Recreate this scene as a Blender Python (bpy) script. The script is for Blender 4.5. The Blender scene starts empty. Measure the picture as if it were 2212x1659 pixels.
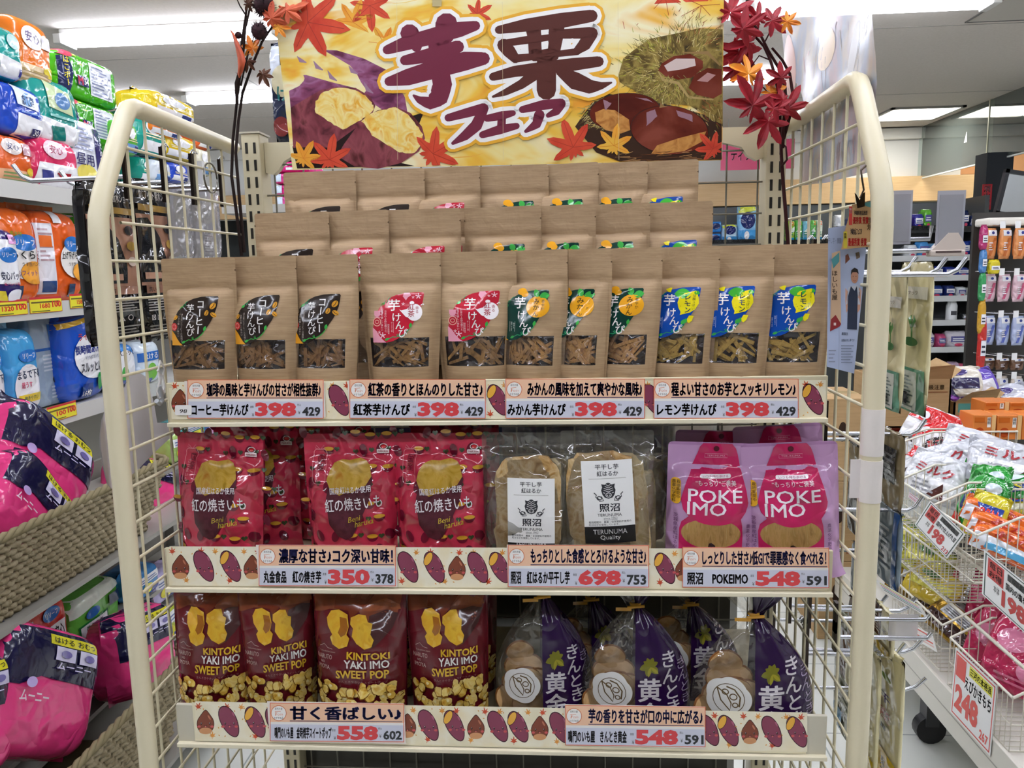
import bpy, bmesh, math, random
from mathutils import Vector, Matrix, noise
from mathutils.geometry import tessellate_polygon
PI = math.pi
SC = bpy.context.scene
COL = SC.collection

# ---------------------------------------------------------------- camera
FPX, IW, IH = 1700.0, 2212.0, 1659.0
CAM = Vector((0.1075, -1.0498, 1.5))
_yaw, _pit, _rol = -0.0705, -0.1463, -0.0213
_f = Vector((math.sin(_yaw) * math.cos(_pit), math.cos(_yaw) * math.cos(_pit), math.sin(_pit)))
_r0 = Vector((math.cos(_yaw), -math.sin(_yaw), 0))
_u0 = _r0.cross(_f)
_r = math.cos(_rol) * _r0 + math.sin(_rol) * _u0
_u = -math.sin(_rol) * _r0 + math.cos(_rol) * _u0
cd = bpy.data.cameras.new('camera')
cd.sensor_width = 36.0
cd.lens = 36.0 * FPX / IW
cd.clip_start = 0.02
cam = bpy.data.objects.new('camera', cd)
cam.matrix_world = Matrix(((_r.x, _u.x, -_f.x, CAM.x), (_r.y, _u.y, -_f.y, CAM.y), (_r.z, _u.z, -_f.z, CAM.z), (0, 0, 0, 1)))
COL.objects.link(cam)
SC.camera = cam

# ---------------------------------------------------------------- light and exposure
SC.view_settings.view_transform = 'Standard'
SC.view_settings.look = 'None'
SC.view_settings.exposure = 0.76
SC.view_settings.gamma = 1.0
SC.view_settings.use_curve_mapping = False
w = bpy.data.worlds.new('world')
SC.world = w
w.use_nodes = True
w.node_tree.nodes['Background'].inputs['Color'].default_value = (0.9, 0.95, 1.0, 1)
w.node_tree.nodes['Background'].inputs['Strength'].default_value = 0.08
SC.cycles.max_bounces = 7
SC.cycles.diffuse_bounces = 3
SC.cycles.glossy_bounces = 3
SC.cycles.transparent_max_bounces = 16
SC.cycles.caustics_reflective = False
TUBE = 11.0         # brightness of the fluorescent tubes
CEIL = 2.75


def ray(px, py):
    return _f + _r * ((px - IW / 2) / FPX) + _u * ((IH / 2 - py) / FPX)


def P(px, py, Y):
    d = ray(px, py)
    return CAM + d * ((Y - CAM.y) / d.y)


def PX(px, py, X):
    d = ray(px, py)
    return CAM + d * ((X - CAM.x) / d.x)


def PZ(px, py, Z):
    d = ray(px, py)
    return CAM + d * ((Z - CAM.z) / d.z)


# ---------------------------------------------------------------- materials
def lin(c):
    if isinstance(c, str):
        c = c.lstrip('#')
        c = [int(c[i:i + 2], 16) / 255 for i in (0, 2, 4)]
    return tuple(x / 12.92 if x <= 0.04045 else ((x + 0.055) / 1.055) ** 2.4 for x in c) + (1,)


_mats = {}


def newmat(name):
    m = bpy.data.materials.new(name)
    m.use_nodes = True
    nt = m.node_tree
    return m, nt, nt.nodes['Principled BSDF'], nt.nodes['Material Output']


FIN = {  # roughness, specular, coat, metallic, bump scale, bump strength
    'paper': (0.75, 0.3, 0, 0, 0, 0), 'card': (0.32, 0.5, 0, 0, 0, 0), 'gloss': (0.12, 0.5, 0, 0, 0, 0),
    'paint': (0.35, 0.5, 0, 0, 0, 0), 'metal': (0.25, 0.5, 0, 1, 0, 0), 'matte': (0.9, 0.2, 0, 0, 0, 0),
    'plastic': (0.4, 0.5, 0, 0, 0, 0), 'film': (0.1, 0.5, 0, 0, 18, 0.6), 'foil': (0.07, 0.5, 0, 0, 19, 0.8),
    'soft': (0.14, 0.5, 0, 0, 16, 0.4), 'wood': (0.55, 0.4, 0, 0, 0, 0)}


def crinkle(nt, bs, bst):
    """bump of soft dents with sharp creases, for wrapping film"""
    t = nt.nodes.new('ShaderNodeTexCoord')
    n = nt.nodes.new('ShaderNodeTexNoise')
    n.inputs['Scale'].default_value = bs
    n.inputs['Detail'].default_value = 2
    v = nt.nodes.new('ShaderNodeTexVoronoi')
    v.feature = 'DISTANCE_TO_EDGE'
    v.inputs['Scale'].default_value = bs * .6
    mx = nt.nodes.new('ShaderNodeVectorMath')
    mx.operation = 'MULTIPLY_ADD'
    mx.inputs[1].default_value = (.05, .05, .05)
    nt.links.new(n.outputs['Color'], mx.inputs[0])
    nt.links.new(t.outputs['Object'], mx.inputs[2])
    nt.links.new(t.outputs['Object'], n.inputs['Vector'])
    nt.links.new(mx.outputs[0], v.inputs['Vector'])
    mr = nt.nodes.new('ShaderNodeMapRange')
    mr.interpolation_type = 'SMOOTHSTEP'
    mr.inputs['From Max'].default_value = .2
    mr.inputs['To Min'].default_value = .45
    mr.inputs['To Max'].default_value = 0
    nt.links.new(v.outputs['Distance'], mr.inputs['Value'])
    ad = nt.nodes.new('ShaderNodeMath')
    nt.links.new(mr.outputs[0], ad.inputs[0])
    sc = nt.nodes.new('ShaderNodeMath')
    sc.operation = 'MULTIPLY'
    sc.inputs[1].default_value = .6
    nt.links.new(n.outputs['Fac'], sc.inputs[0])
    nt.links.new(sc.outputs[0], ad.inputs[1])
    bp = nt.nodes.new('ShaderNodeBump')
    bp.inputs['Strength'].default_value = bst
    bp.inputs['Distance'].default_value = .02
    nt.links.new(ad.outputs[0], bp.inputs['Height'])
    return bp.outputs['Normal']


def M(c, fin='paper'):
    k = (c, fin)
    if k in _mats:
        return _mats[k]
    m, nt, b, out = newmat('%s %s' % (fin, c))
    ro, sp, co, me, bs, bst = FIN[fin]
    b.inputs['Base Color'].default_value = lin(c)
    b.inputs['Roughness'].default_value = ro
    b.inputs['Specular IOR Level'].default_value = sp
    b.inputs['Metallic'].default_value = me
    if fin in ('foil', 'film', 'soft'):
        b.inputs['IOR'].default_value = 1.75 if fin == 'foil' else 1.6
    if bs:
        nt.links.new(crinkle(nt, bs, bst), b.inputs['Normal'])
    _mats[k] = m
    return m


def Mnoise(name, cols, scale=30, stretch=(1, 1, 1), rough=0.6, detail=4, bump=0, dist=0.5, spec=0.4, metal=0):
    """a material whose colour wanders between the given stops"""
    if name in _mats:
        return _mats[name]
    m, nt, b, out = newmat(name)
    t = nt.nodes.new('ShaderNodeTexCoord')
    mp = nt.nodes.new('ShaderNodeMapping')
    mp.inputs['Scale'].default_value = stretch
    n = nt.nodes.new('ShaderNodeTexNoise')
    n.inputs['Scale'].default_value = scale
    n.inputs['Detail'].default_value = detail
    n.inputs['Distortion'].default_value = dist
    cr = nt.nodes.new('ShaderNodeValToRGB')
    el = cr.color_ramp.elements
    k = len(cols)
    for i, c in enumerate(cols):
        p = 0.3 + 0.4 * i / max(1, k - 1)
        if i < 2:
            el[i].position = p
            el[i].color = lin(c)
        else:
            e = el.new(p)
            e.color = lin(c)
    nt.links.new(t.outputs['Object'], mp.inputs['Vector'])
    nt.links.new(mp.outputs['Vector'], n.inputs['Vector'])
    nt.links.new(n.outputs['Fac'], cr.inputs['Fac'])
    nt.links.new(cr.outputs['Color'], b.inputs['Base Color'])
    b.inputs['Roughness'].default_value = rough
    b.inputs['Specular IOR Level'].default_value = spec
    b.inputs['Metallic'].default_value = metal
    if bump:
        bp = nt.nodes.new('ShaderNodeBump')
        bp.inputs['Strength'].default_value = bump
        bp.inputs['Distance'].default_value = 0.004
        nt.links.new(n.outputs['Fac'], bp.inputs['Height'])
        nt.links.new(bp.outputs['Normal'], b.inputs['Normal'])
    _mats[name] = m
    return m


def Mclear(name, tint=(1, 1, 1), haze=0.06, hazecol='#ffffff', rough=0.1, bump=0.35, bscale=40, gl=0.1):
    """clear film: mostly see-through, a little haze, glossy"""
    if name in _mats:
        return _mats[name]
    m, nt, b, out = newmat(name)
    nt.nodes.remove(b)
    tr = nt.nodes.new('ShaderNodeBsdfTransparent')
    tr.inputs['Color'].default_value = (*tint, 1)
    df = nt.nodes.new('ShaderNodeBsdfDiffuse')
    df.inputs['Color'].default_value = lin(hazecol)
    gs = nt.nodes.new('ShaderNodeBsdfGlossy')
    gs.inputs['Roughness'].default_value = rough
    gs.inputs['Color'].default_value = (1, 1, 1, 1)
    lw = nt.nodes.new('ShaderNodeFresnel')
    lw.inputs['IOR'].default_value = 1.35
    ad = nt.nodes.new('ShaderNodeMath')
    ad.operation = 'MULTIPLY_ADD'
    ad.inputs[1].default_value = 0.9
    ad.inputs[2].default_value = gl * 0.3
    m1 = nt.nodes.new('ShaderNodeMixShader')
    m1.inputs[0].default_value = haze
    m2 = nt.nodes.new('ShaderNodeMixShader')
    nt.links.new(tr.outputs[0], m1.inputs[1])
    nt.links.new(df.outputs[0], m1.inputs[2])
    nt.links.new(lw.outputs[0], ad.inputs[0])
    nt.links.new(ad.outputs[0], m2.inputs[0])
    nt.links.new(m1.outputs[0], m2.inputs[1])
    nt.links.new(gs.outputs[0], m2.inputs[2])
    nt.links.new(m2.outputs[0], out.inputs['Surface'])
    if bump:
        nt.links.new(crinkle(nt, bscale * .7, bump * 1.6), gs.inputs['Normal'])
    _mats[name] = m
    return m


def Memit(name, col, s):
    if name in _mats:
        return _mats[name]
    m, nt, b, out = newmat(name)
    b.inputs['Base Color'].default_value = lin(col)
    b.inputs['Emission Color'].default_value = lin(col)
    b.inputs['Emission Strength'].default_value = s
    _mats[name] = m
    return m
# ---------------------------------------------------------------- scene helpers
def thing(name, label, cat, loc=(0, 0, 0), rz=0.0, group=None, rx=0.0, ry=0.0):
    o = bpy.data.objects.new(name, None)
    o.empty_display_size = 0.05
    COL.objects.link(o)
    o.location = loc
    o.rotation_euler = (rx, ry, rz)
    o['label'] = label
    o['category'] = cat
    if group:
        o['group'] = group
    return o


def tag(o, label, cat, group=None, kind=None):
    o['label'] = label
    o['category'] = cat
    if group:
        o['group'] = group
    if kind:
        o['kind'] = kind
    return o


def dup(root, label, loc=None, rz=None):
    r = root.copy()
    COL.objects.link(r)
    r['label'] = label
    if loc is not None:
        r.location = loc
    if rz is not None:
        r.rotation_euler.z = rz
    for ch in list(root.children):
        c = ch.copy()
        COL.objects.link(c)
        c.parent = r
        for g in ch.children:
            d = g.copy()
            COL.objects.link(d)
            d.parent = c
    return r


_tc = {}


def glyphs(s, bold=0.0):
    """text -> (list of 2-D points, list of faces), em = 1"""
    k = (s, round(bold, 3))
    if k not in _tc and bold > 0 and not s.isdigit():
        p, f = glyphs(s)
        n, q, g = len(p), [], []
        for i, (dx, dy) in enumerate(((0, 0), (1, 0), (-1, 0), (0, .8), (0, -.8), (.7, .6), (-.7, .6), (.7, -.6), (-.7, -.6))):
            q += [(a + dx * bold, b + dy * bold) for a, b in p]
            g += [tuple(j + i * n for j in t) for t in f]
        _tc[k] = (q, g)
    if k not in _tc:
        c = bpy.data.curves.new('t', 'FONT')
        c.body = s
        c.offset = bold
        c.resolution_u = 2
        o = bpy.data.objects.new('t', c)
        COL.objects.link(o)
        dg = bpy.context.evaluated_depsgraph_get()
        m = bpy.data.meshes.new_from_object(o.evaluated_get(dg))
        _tc[k] = ([(v.co.x, v.co.y) for v in m.vertices], [tuple(p.vertices) for p in m.polygons])
        bpy.data.objects.remove(o)
        bpy.data.curves.remove(c)
        bpy.data.meshes.remove(m)
    return _tc[k]


class Art:
    """flat printed artwork: coloured shapes in layers, later laid on a surface"""

    def __init__(s, fin='paper', flip=False):
        s.sh = []          # (pts, faces, material, layer)
        s.fin = fin
        s.f = -1.0 if flip else 1.0
        s.lay = 0

    def mat(s, c):
        return M(c, s.fin) if isinstance(c, str) else c

    def up(s, n=1):
        s.lay += n
        return s

    def poly(s, pts, c):
        pts = [tuple(p[:2]) for p in pts]
        t = tessellate_polygon([[Vector((x, y, 0)) for x, y in pts]])
        s.sh.append((pts, [tuple(i) for i in t], s.mat(c), s.lay))

    def rect(s, x0, y0, x1, y1, c):
        s.sh.append(([(x0, y0), (x1, y0), (x1, y1), (x0, y1)], [(0, 1, 2, 3)], s.mat(c), s.lay))

    def rrect(s, x0, y0, x1, y1, r, c, n=5):
        p = []
        for cx, cy, a in ((x1 - r, y1 - r, 0), (x0 + r, y1 - r, 90), (x0 + r, y0 + r, 180), (x1 - r, y0 + r, 270)):
            for i in range(n + 1):
                t = math.radians(a + 90 * i / n)
                p.append((cx + r * math.cos(t), cy + r * math.sin(t)))
        s.poly(p, c)

    def ell(s, x, y, rx, ry, c, rot=0, n=20, wob=0, seed=0, a0=0, a1=360):
        p = []
        rn = random.Random(seed)
        ca, sa = math.cos(math.radians(rot)), math.sin(math.radians(rot))
        for i in range(n):
            t = math.radians(a0 + (a1 - a0) * i / (n if a1 - a0 == 360 else n - 1))
            k = 1 + (rn.uniform(-wob, wob) if wob else 0)
            a, b = rx * k * math.cos(t), ry * k * math.sin(t)
            p.append((x + a * ca - b * sa, y + (a * sa + b * ca)))
        s.poly(p, c)

    def ring(s, x, y, rx, ry, wd, c, n=28):
        p = [(x + rx * math.cos(2 * PI * i / n), y + ry * math.sin(2 * PI * i / n)) for i in range(n)]
        q = [(x + (rx - wd) * math.cos(2 * PI * i / n), y + (ry - wd) * math.sin(2 * PI * i / n)) for i in range(n)]
        s.sh.append((p + q, [(i, (i + 1) % n, n + (i + 1) % n, n + i) for i in range(n)], s.mat(c), s.lay))

    def line(s, pts, wd, c, caps=True):
        """a stroke; wd is one width or one per point"""
        n = len(pts)
        ws = list(wd) if isinstance(wd, (list, tuple)) else [wd] * n
        L, R = [], []
        for i in range(n):
            a, b = pts[max(0, i - 1)], pts[min(n - 1, i + 1)]
            dx, dy = b[0] - a[0], b[1] - a[1]
            d = math.hypot(dx, dy) or 1
            nx, ny = -dy / d * ws[i] / 2, dx / d * ws[i] / 2
            L.append((pts[i][0] + nx, pts[i][1] + ny))
            R.append((pts[i][0] - nx, pts[i][1] - ny))
        s.sh.append((L + R, [(i, i + 1, n + i + 1, n + i) for i in range(n - 1)], s.mat(c), s.lay))
        if caps:
            for i in (0, n - 1):
                s.ell(pts[i][0], pts[i][1], ws[i] / 2, ws[i] / 2, c, n=10)

    def tb(s, t, x0, y0, x1, y1, c, bold=0.0, keep=False, rot=0, shear=0):
        """text fitted to a box; (y0 is the lower or upper edge, in either order)"""
        p, fc = glyphs(t, bold)
        if not p:
            return
        ax, bx = min(q[0] for q in p), max(q[0] for q in p)
        ay, by = min(q[1] for q in p), max(q[1] for q in p)
        lo, hi = (min(y0, y1), max(y0, y1))
        sx, sy = (x1 - x0) / (bx - ax), (hi - lo) / max(1e-6, by - ay)
        if keep:
            sx = sy = min(sx, sy)
        cx, cy = (x0 + x1) / 2, (lo + hi) / 2
        ca, sa = math.cos(math.radians(rot)), math.sin(math.radians(rot))
        o = []
        for q in p:
            a, b = (q[0] - (ax + bx) / 2) * sx, (q[1] - (ay + by) / 2) * sy * s.f
            a += shear * b * s.f
            o.append((cx + a * ca - b * sa, cy + a * sa + b * ca))
        s.sh.append((o, fc, s.mat(c), s.lay))

    def vt(s, t, x, y, em, c, bold=0.0, step=1.0, dx=0.0, rot=0):
        """vertical text, first character centred at (x, y)"""
        for i, ch in enumerate(t):
            if ch == ' ':
                continue
            cx, cy = x + dx * i, y - s.f * em * step * i
            if ch == 'ー':
                s.line([(cx, cy + em * .36), (cx, cy - em * .36)], em * (.09 + bold * 2), c)
                continue
            p, fc = glyphs(ch, bold)
            ca, sa = math.cos(math.radians(rot)), math.sin(math.radians(rot))
            o = []
            for q in p:
                a, b = (q[0] - .5) * em, (q[1] - .38) * em * s.f
                o.append((cx + a * ca - b * sa, cy + a * sa + b * ca))
            s.sh.append((o, fc, s.mat(c), s.lay))

    def xf(s, fn):
        a = Art(s.fin, s.f < 0)
        a.lay = s.lay
        a.sh = [([fn(*p) for p in q], f, m, l) for q, f, m, l in s.sh]
        return a

    def add(s, o, base=0):
        s.sh += [(p, f, m, l + base) for p, f, m, l in o.sh]
        return s


class MB:
    """mesh builder: gathers shapes and links them as ONE mesh object"""

    def __init__(s, fin='paper'):
        s.v, s.fc, s.mi, s.sm, s.ms = [], [], [], [], []
        s.fin = fin

    def m(s, c):
        c = M(c, s.fin) if isinstance(c, str) else c
        if c not in s.ms:
            s.ms.append(c)
        return s.ms.index(c)

    def add(s, vs, fs, c, smooth=False):
        b = len(s.v)
        k = s.m(c)
        s.v += [tuple(x) for x in vs]
        s.fc += [tuple(b + i for i in f) for f in fs]
        s.mi += [k] * len(fs)
        s.sm += [smooth] * len(fs)
        return s

    def box(s, x0, x1, y0, y1, z0, z1, c, bev=0.0):
        if bev:
            bm = bmesh.new()
            bmesh.ops.create_cube(bm, size=1)
            for v in bm.verts:
                v.co = ((x0 + x1) / 2 + v.co.x * (x1 - x0), (y0 + y1) / 2 + v.co.y * (y1 - y0), (z0 + z1) / 2 + v.co.z * (z1 - z0))
            bmesh.ops.bevel(bm, geom=list(bm.edges), offset=bev, segments=2, affect='EDGES', profile=.5)
            bm.verts.index_update()
            r = s.add([v.co for v in bm.verts], [[v.index for v in f.verts] for f in bm.faces], c)
            bm.free()
            return r
        vs = [(x, y, z) for x in (x0, x1) for y in (y0, y1) for z in (z0, z1)]
        return s.add(vs, [(0, 1, 3, 2), (4, 6, 7, 5), (0, 4, 5, 1), (2, 3, 7, 6), (0, 2, 6, 4), (1, 5, 7, 3)], c)

    def grid(s, fn, us, vs, c, smooth=True, skip=None, flip=False):
        """fn(u, v) -> xyz over the lists us, vs"""
        nu, nv = len(us), len(vs)
        V = [fn(u, v) for v in vs for u in us]
        F = []
        for j in range(nv - 1):
            for i in range(nu - 1):
                if skip and skip((us[i] + us[i + 1]) / 2, (vs[j] + vs[j + 1]) / 2):
                    continue
                q = (j * nu + i, j * nu + i + 1, (j + 1) * nu + i + 1, (j + 1) * nu + i)
                F.append(q[::-1] if flip else q)
        return s.add(V, F, c, smooth)

    def tube(s, pts, r, c, n=8, smooth=True, caps=True):
        pts = [Vector(p) for p in pts]
        rs = r if isinstance(r, (list, tuple)) else [r] * len(pts)
        V, F = [], []
        up = None
        for i, p in enumerate(pts):
            t = (pts[min(i + 1, len(pts) - 1)] - pts[max(i - 1, 0)]).normalized()
            if up is None:
                up = Vector((0, 0, 1)) if abs(t.z) < .9 else Vector((0, 1, 0))
            a = t.cross(up)
            a = a.normalized() if a.length > 1e-6 else Vector((1, 0, 0))
            b = a.cross(t).normalized()
            up = b
            for k in range(n):
                an = 2 * PI * k / n
                V.append(p + (a * math.cos(an) + b * math.sin(an)) * rs[i])
        for i in range(len(pts) - 1):
            for k in range(n):
                F.append((i * n + k, i * n + (k + 1) % n, (i + 1) * n + (k + 1) % n, (i + 1) * n + k))
        s.add(V, F, c, smooth)
        if caps:
            s.add(V[:n], [tuple(range(n))[::-1]], c)
            s.add(V[-n:], [tuple(range(n))], c)
        return s

    def art(s, a, fn, cut=0.0, step=0.00012, base=0.0003):
        """lay artwork on the surface fn(u, v, off)"""
        if cut:
            for lay in sorted({q[3] for q in a.sh}):
                bm = bmesh.new()
                mats = []
                for p, fcs, m, l in a.sh:
                    if l != lay:
                        continue
                    if m not in mats:
                        mats.append(m)
                    vs = [bm.verts.new((x, y, 0)) for x, y in p]
                    for f in fcs:
                        if len(set(f)) < 3:
                            continue
                        try:
                            bm.faces.new([vs[i] for i in f]).material_index = mats.index(m)
                        except ValueError:
                            pass
                if not bm.verts:
                    bm.free()
                    continue
                for ax in (0, 1):
                    lo, hi = min(v.co[ax] for v in bm.verts), max(v.co[ax] for v in bm.verts)
                    k = math.ceil(lo / cut)
                    no = (1, 0, 0) if ax == 0 else (0, 1, 0)
                    while k * cut < hi:
                        co = (k * cut, 0, 0) if ax == 0 else (0, k * cut, 0)
                        bmesh.ops.bisect_plane(bm, geom=bm.verts[:] + bm.edges[:] + bm.faces[:], plane_co=co, plane_no=no, dist=1e-6)
                        k += 1
                bm.verts.index_update()
                V = [fn(v.co.x, v.co.y, base + step * lay) for v in bm.verts]
                for i, m in enumerate(mats):
                    s.add(V, [[v.index for v in f.verts] for f in bm.faces if f.material_index == i], m, True)
                bm.free()
        else:
            for p, f, m, l in a.sh:
                s.add([fn(x, y, base + step * l) for x, y in p], f, m)
        return s

    def build(s, name, parent=None, loc=(0, 0, 0), rz=0.0, rx=0.0, ry=0.0):
        me = bpy.data.meshes.new(name)
        used = sorted({i for f in s.fc for i in f})
        mp = {a: i for i, a in enumerate(used)}
        me.from_pydata([s.v[i] for i in used], [], [[mp[i] for i in f] for f in s.fc])
        for m in s.ms:
            me.materials.append(m)
        me.polygons.foreach_set('material_index', s.mi)
        me.polygons.foreach_set('use_smooth', s.sm)
        me.update()
        o = bpy.data.objects.new(name, me)
        COL.objects.link(o)
        o.location = loc
        o.rotation_euler = (rx, ry, rz)
        if parent:
            o.parent = parent
        return o


def frange(a, b, n):
    return [a + (b - a) * i / (n - 1) for i in range(n)]


def sstep(a, b, x):
    t = max(0.0, min(1.0, (x - a) / (b - a)))
    return t * t * (3 - 2 * t)
# ---------------------------------------------------------------- the room
FARY = 7.0


def struct(name, mb, parent=None):
    o = mb.build(name, parent)
    if not parent:
        o['kind'] = 'structure'
    return o


def tile_floor():
    m, nt, b, out = newmat('floor tiles')
    t = nt.nodes.new('ShaderNodeTexCoord')
    br = nt.nodes.new('ShaderNodeTexBrick')
    br.offset = 0.0
    br.inputs['Color1'].default_value = lin('#d9dbd2')
    br.inputs['Color2'].default_value = lin('#d2d4cb')
    br.inputs['Mortar'].default_value = lin('#9aa09a')
    br.inputs['Scale'].default_value = 1
    br.inputs['Mortar Size'].default_value = 0.003
    br.inputs['Brick Width'].default_value = 0.45
    br.inputs['Row Height'].default_value = 0.45
    nt.links.new(t.outputs['Object'], br.inputs['Vector'])
    nt.links.new(br.outputs['Color'], b.inputs['Base Color'])
    b.inputs['Roughness'].default_value = 0.3
    return m


struct('floor', MB().box(-5.6, 5.6, -4.6, 8.0, -0.1, 0, tile_floor()))
cm = Mnoise('ceiling board', ['#dad2c9', '#e2dad2'], 60, rough=.9, bump=.05)
mb = MB().box(-5.6, 5.6, -4.6, 8.0, CEIL, CEIL + .1, cm)
for y in (2.2, 3.6, 5.4):                                    # board joints
    mb.box(-5.5, 5.5, y, y + .006, CEIL - .0015, CEIL + .01, '#a39f97')
mb.box(-1.95, -1.94, 4.0, 8, CEIL - .0015, CEIL + .01, '#a39f97')
struct('ceiling', mb)
wm = M('#e6e6e2', 'matte')
struct('wall_left', MB().box(-5.6, -5.5, -4.5, 8, 0, CEIL, wm))
struct('wall_right', MB().box(5.5, 5.6, -4.5, 8, 0, CEIL, wm))
struct('wall_front', MB().box(-5.5, 5.5, -4.6, -4.5, 0, CEIL, M('#8a877f', 'matte')))
mb = MB().box(-5.5, 3.9, FARY, FARY + .1, 2.05, CEIL, wm).box(-5.5, 5.5, 7.75, 7.85, 0, CEIL, '#3a3d3c').box(3.9, 5.5, FARY, FARY + .1, 2.3, CEIL, M('#d8a070', 'matte'))
struct('wall_back', mb)
wood = Mnoise('pale wood', ['#d9b483', '#e2c08f'], 6, (1, 1, 14), rough=.5)
struct('trim_1', MB().box(-5.5, 4.05, 6.88, 6.995, 2.05, 2.285, wood, .004))
struct('trim_2', MB('paint').box(-5.5, 3.5, 6.94, 6.995, 2.64, 2.74, '#e9e8e2', .003))
# clear smoke curtain hanging from the ceiling
gl = Mclear('glass sheet', (.86, .95, .93), .10, '#dff0ea', .02, 0, gl=.25)
sc = thing('smoke_curtain', 'clear glass smoke curtain hanging from the ceiling in two sheets', 'glass panel', (3.5, 5.2, 2.27))
for i, (a, b) in enumerate(((-.6, .52), (.53, 1.79))):
    MB().box(-.004, .004, a, b, 0, .475, gl).build('glass_sheet', sc)
MB('paint').box(-.008, .008, -.6, 1.79, -.012, 0, '#eef2ee').build('edge_strip', sc)
MB('paint').box(-.009, .009, .519, .531, 0, .475, '#b8b89c').build('joint_strip', sc)
tp = MB('paper')
tp.add([(-.006, .86, .2), (-.006, .91, .2), (-.006, .87, .29)], [(0, 1, 2)], '#ffffff')
tp.build('sticker', sc)

tube_m = Memit('fluorescent tube', '#eef2ff', TUBE)


def fixture(x0, x1, y, label, k=2):
    t = thing('ceiling_light', label, 'light', ((x0 + x1) / 2, y, CEIL), 0, 'long ceiling lights')
    h = (x1 - x0) / 2
    MB('paint').box(-h, h, -.05, .05, -.028, 0, '#dcdcda', .006).build('housing', t)
    mb = MB()
    for i in range(k):
        yy = (i - (k - 1) / 2) * .075
        mb.tube([(-h + .02, yy, -.05), (h - .02, yy, -.05)], .022, tube_m, 8)
    mb.build('tube', t)
    for sx in (-1, 1):
        MB('plastic').box(sx * h - .02, sx * h + .02, -.07, .07, -.075, -.028, '#e4e4e0', .004).build('end_cap', t)


for i, x in enumerate((-2.45, -1.3, -.15, 1.0)):
    nm = ('beyond the stacked diaper packs', 'running behind the maple branch with brown burrs', 'hidden above the autumn banner', 'behind the red maple leaves and the clear sheet')[i]
    fixture(x, x + 1.13, 3.05, 'bright long ceiling light ' + nm)
for x0, x1, nm in ((-4.1, -2.68, 'short glimpse of a farther ceiling light beside the green pack'), (-2.5, -1.2, 'farther ceiling light seen above the wire side panel'),
                   (-1.15, .1, 'farther ceiling light above the sales floor'), (.35, 1.6, 'farther ceiling light seen through the red maple leaves')):
    fixture(x0, x1, 4.5, nm)
for y in (1.45, -.15, -1.75):
    for x in (-3.9, -2.6, -1.3, 0.02, 1.34, 2.66):
        if y == 1.45 and x < -3: continue
        fixture(x, x + 1.26, y, 'ceiling light over the aisle outside the picture')


def troffer(x, y, wx, wy, label):
    t = thing('recessed_light', label, 'light', (x, y, CEIL), 0, 'square recessed ceiling lights')
    MB('paint').box(-wx, wx, -wy, -wy + .03, -.015, 0, '#8d8a84').box(-wx, wx, wy - .03, wy, -.015, 0, '#8d8a84').box(-wx, -wx + .03, -wy, wy, -.015, 0, '#8d8a84').box(wx - .03, wx, -wy, wy, -.015, 0, '#8d8a84').build('frame', t)
    MB().box(-wx + .03, wx - .03, -wy + .03, wy - .03, -.008, -.002, Memit('troffer', '#fffaf0', 9)).build('diffuser', t)


troffer(3.12, 6.24, .3, .3, 'square recessed ceiling light beyond the wire side panel')
troffer(4.1, 6.24, .3, .3, 'square recessed ceiling light seen through the smoke curtain')
t = thing('downlight', 'small round bright downlight near the ceiling hatch', 'light', (3.05, 4.05, CEIL))
MB('paint').tube([(0, 0, -.012), (0, 0, 0)], .07, '#e8e8e4', 20).build('rim', t)
MB().tube([(0, 0, -.02), (0, 0, -.012)], .055, Memit('downlight', '#ffffff', 10), 20).build('lamp', t)
t = thing('ceiling_hatch', 'square access hatch outlined in dark metal on the ceiling', 'hatch', (2.55, 3.25, CEIL))
mb = MB('paint')
for a in (-.3, .292):
    mb.box(a, a + .008, -.3, .3, -.006, 0, '#6c6a66')
    mb.box(-.3, .3, a, a + .008, -.006, 0, '#6c6a66')
mb.build('frame', t)
MB('matte').box(-.29, .29, -.29, .29, -.004, 0, '#c9c4bb').build('panel', t)
# ---------------------------------------------------------------- the display rack
CREAM = M('#ddd3b2', 'paint')
WIRE = M('#d8cfae', 'paint')
DWIRE = M('#7d7a6c', 'paint')
S1, S2, S3 = 1.2954, 1.0699, 0.8441        # lower edges of the three price rails
Y1, Y2, Y3 = 0.0, -0.0397, -0.0512         # their front planes
rack = thing('display_rack', 'cream metal end-of-aisle display rack with wire side panels and three shelves', 'shelving', (0, 0, 0))


def side_panel(sx):
    x = .48 * sx
    mb = MB()
    fr = [(x, .36, 1.722), (x, .1, 1.727), (x, .035, 1.728), (x, .018, 1.722), (x, .006, 1.708), (x, -.06, 1.605), (x, -.074, 1.575), (x, -.078, 1.54), (x, -.078, .02)]
    mb.tube(fr, .0125, CREAM, 14)
    o = mb.build('side_panel', rack)
    g = MB()
    xi = x
    for i in range(8):
        y = -.0425 + .05 * i
        zt = 1.722 if y > .03 else 1.60 + (y + .0425) * 1.5
        g.tube([(xi, y, .06), (xi, y, zt)], .0022, WIRE, 6, caps=False)
    z = 1.67
    while z > .05:
        g.tube([(xi - .003 * sx, -.078 if z < 1.56 else -.03, z), (xi - .003 * sx, .36, z)], .0022, WIRE, 6, caps=False)
        z -= .05
    g.build('wire_grid', o)


side_panel(-1)
side_panel(1)
for sx in (-1, 1):
    x = -.425 if sx < 0 else .452
    mb = MB('paint')
    mb.box(x - .016, x + .016, .3, .345, 0, 1.735, CREAM, .002)
    z = 1.72
    while z > .4:
        for dx in (-.007, .007):
            mb.box(x + dx - .0022, x + dx + .0022, .2992, .302, z - .018, z, '#26241f')
        z -= .0285
    o = mb.build('upright', rack)
    MB('paint').box(x - .018, x + .018, .298, .347, 1.735, 1.738, '#cfc8b2').build('end_cap', o)
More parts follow.
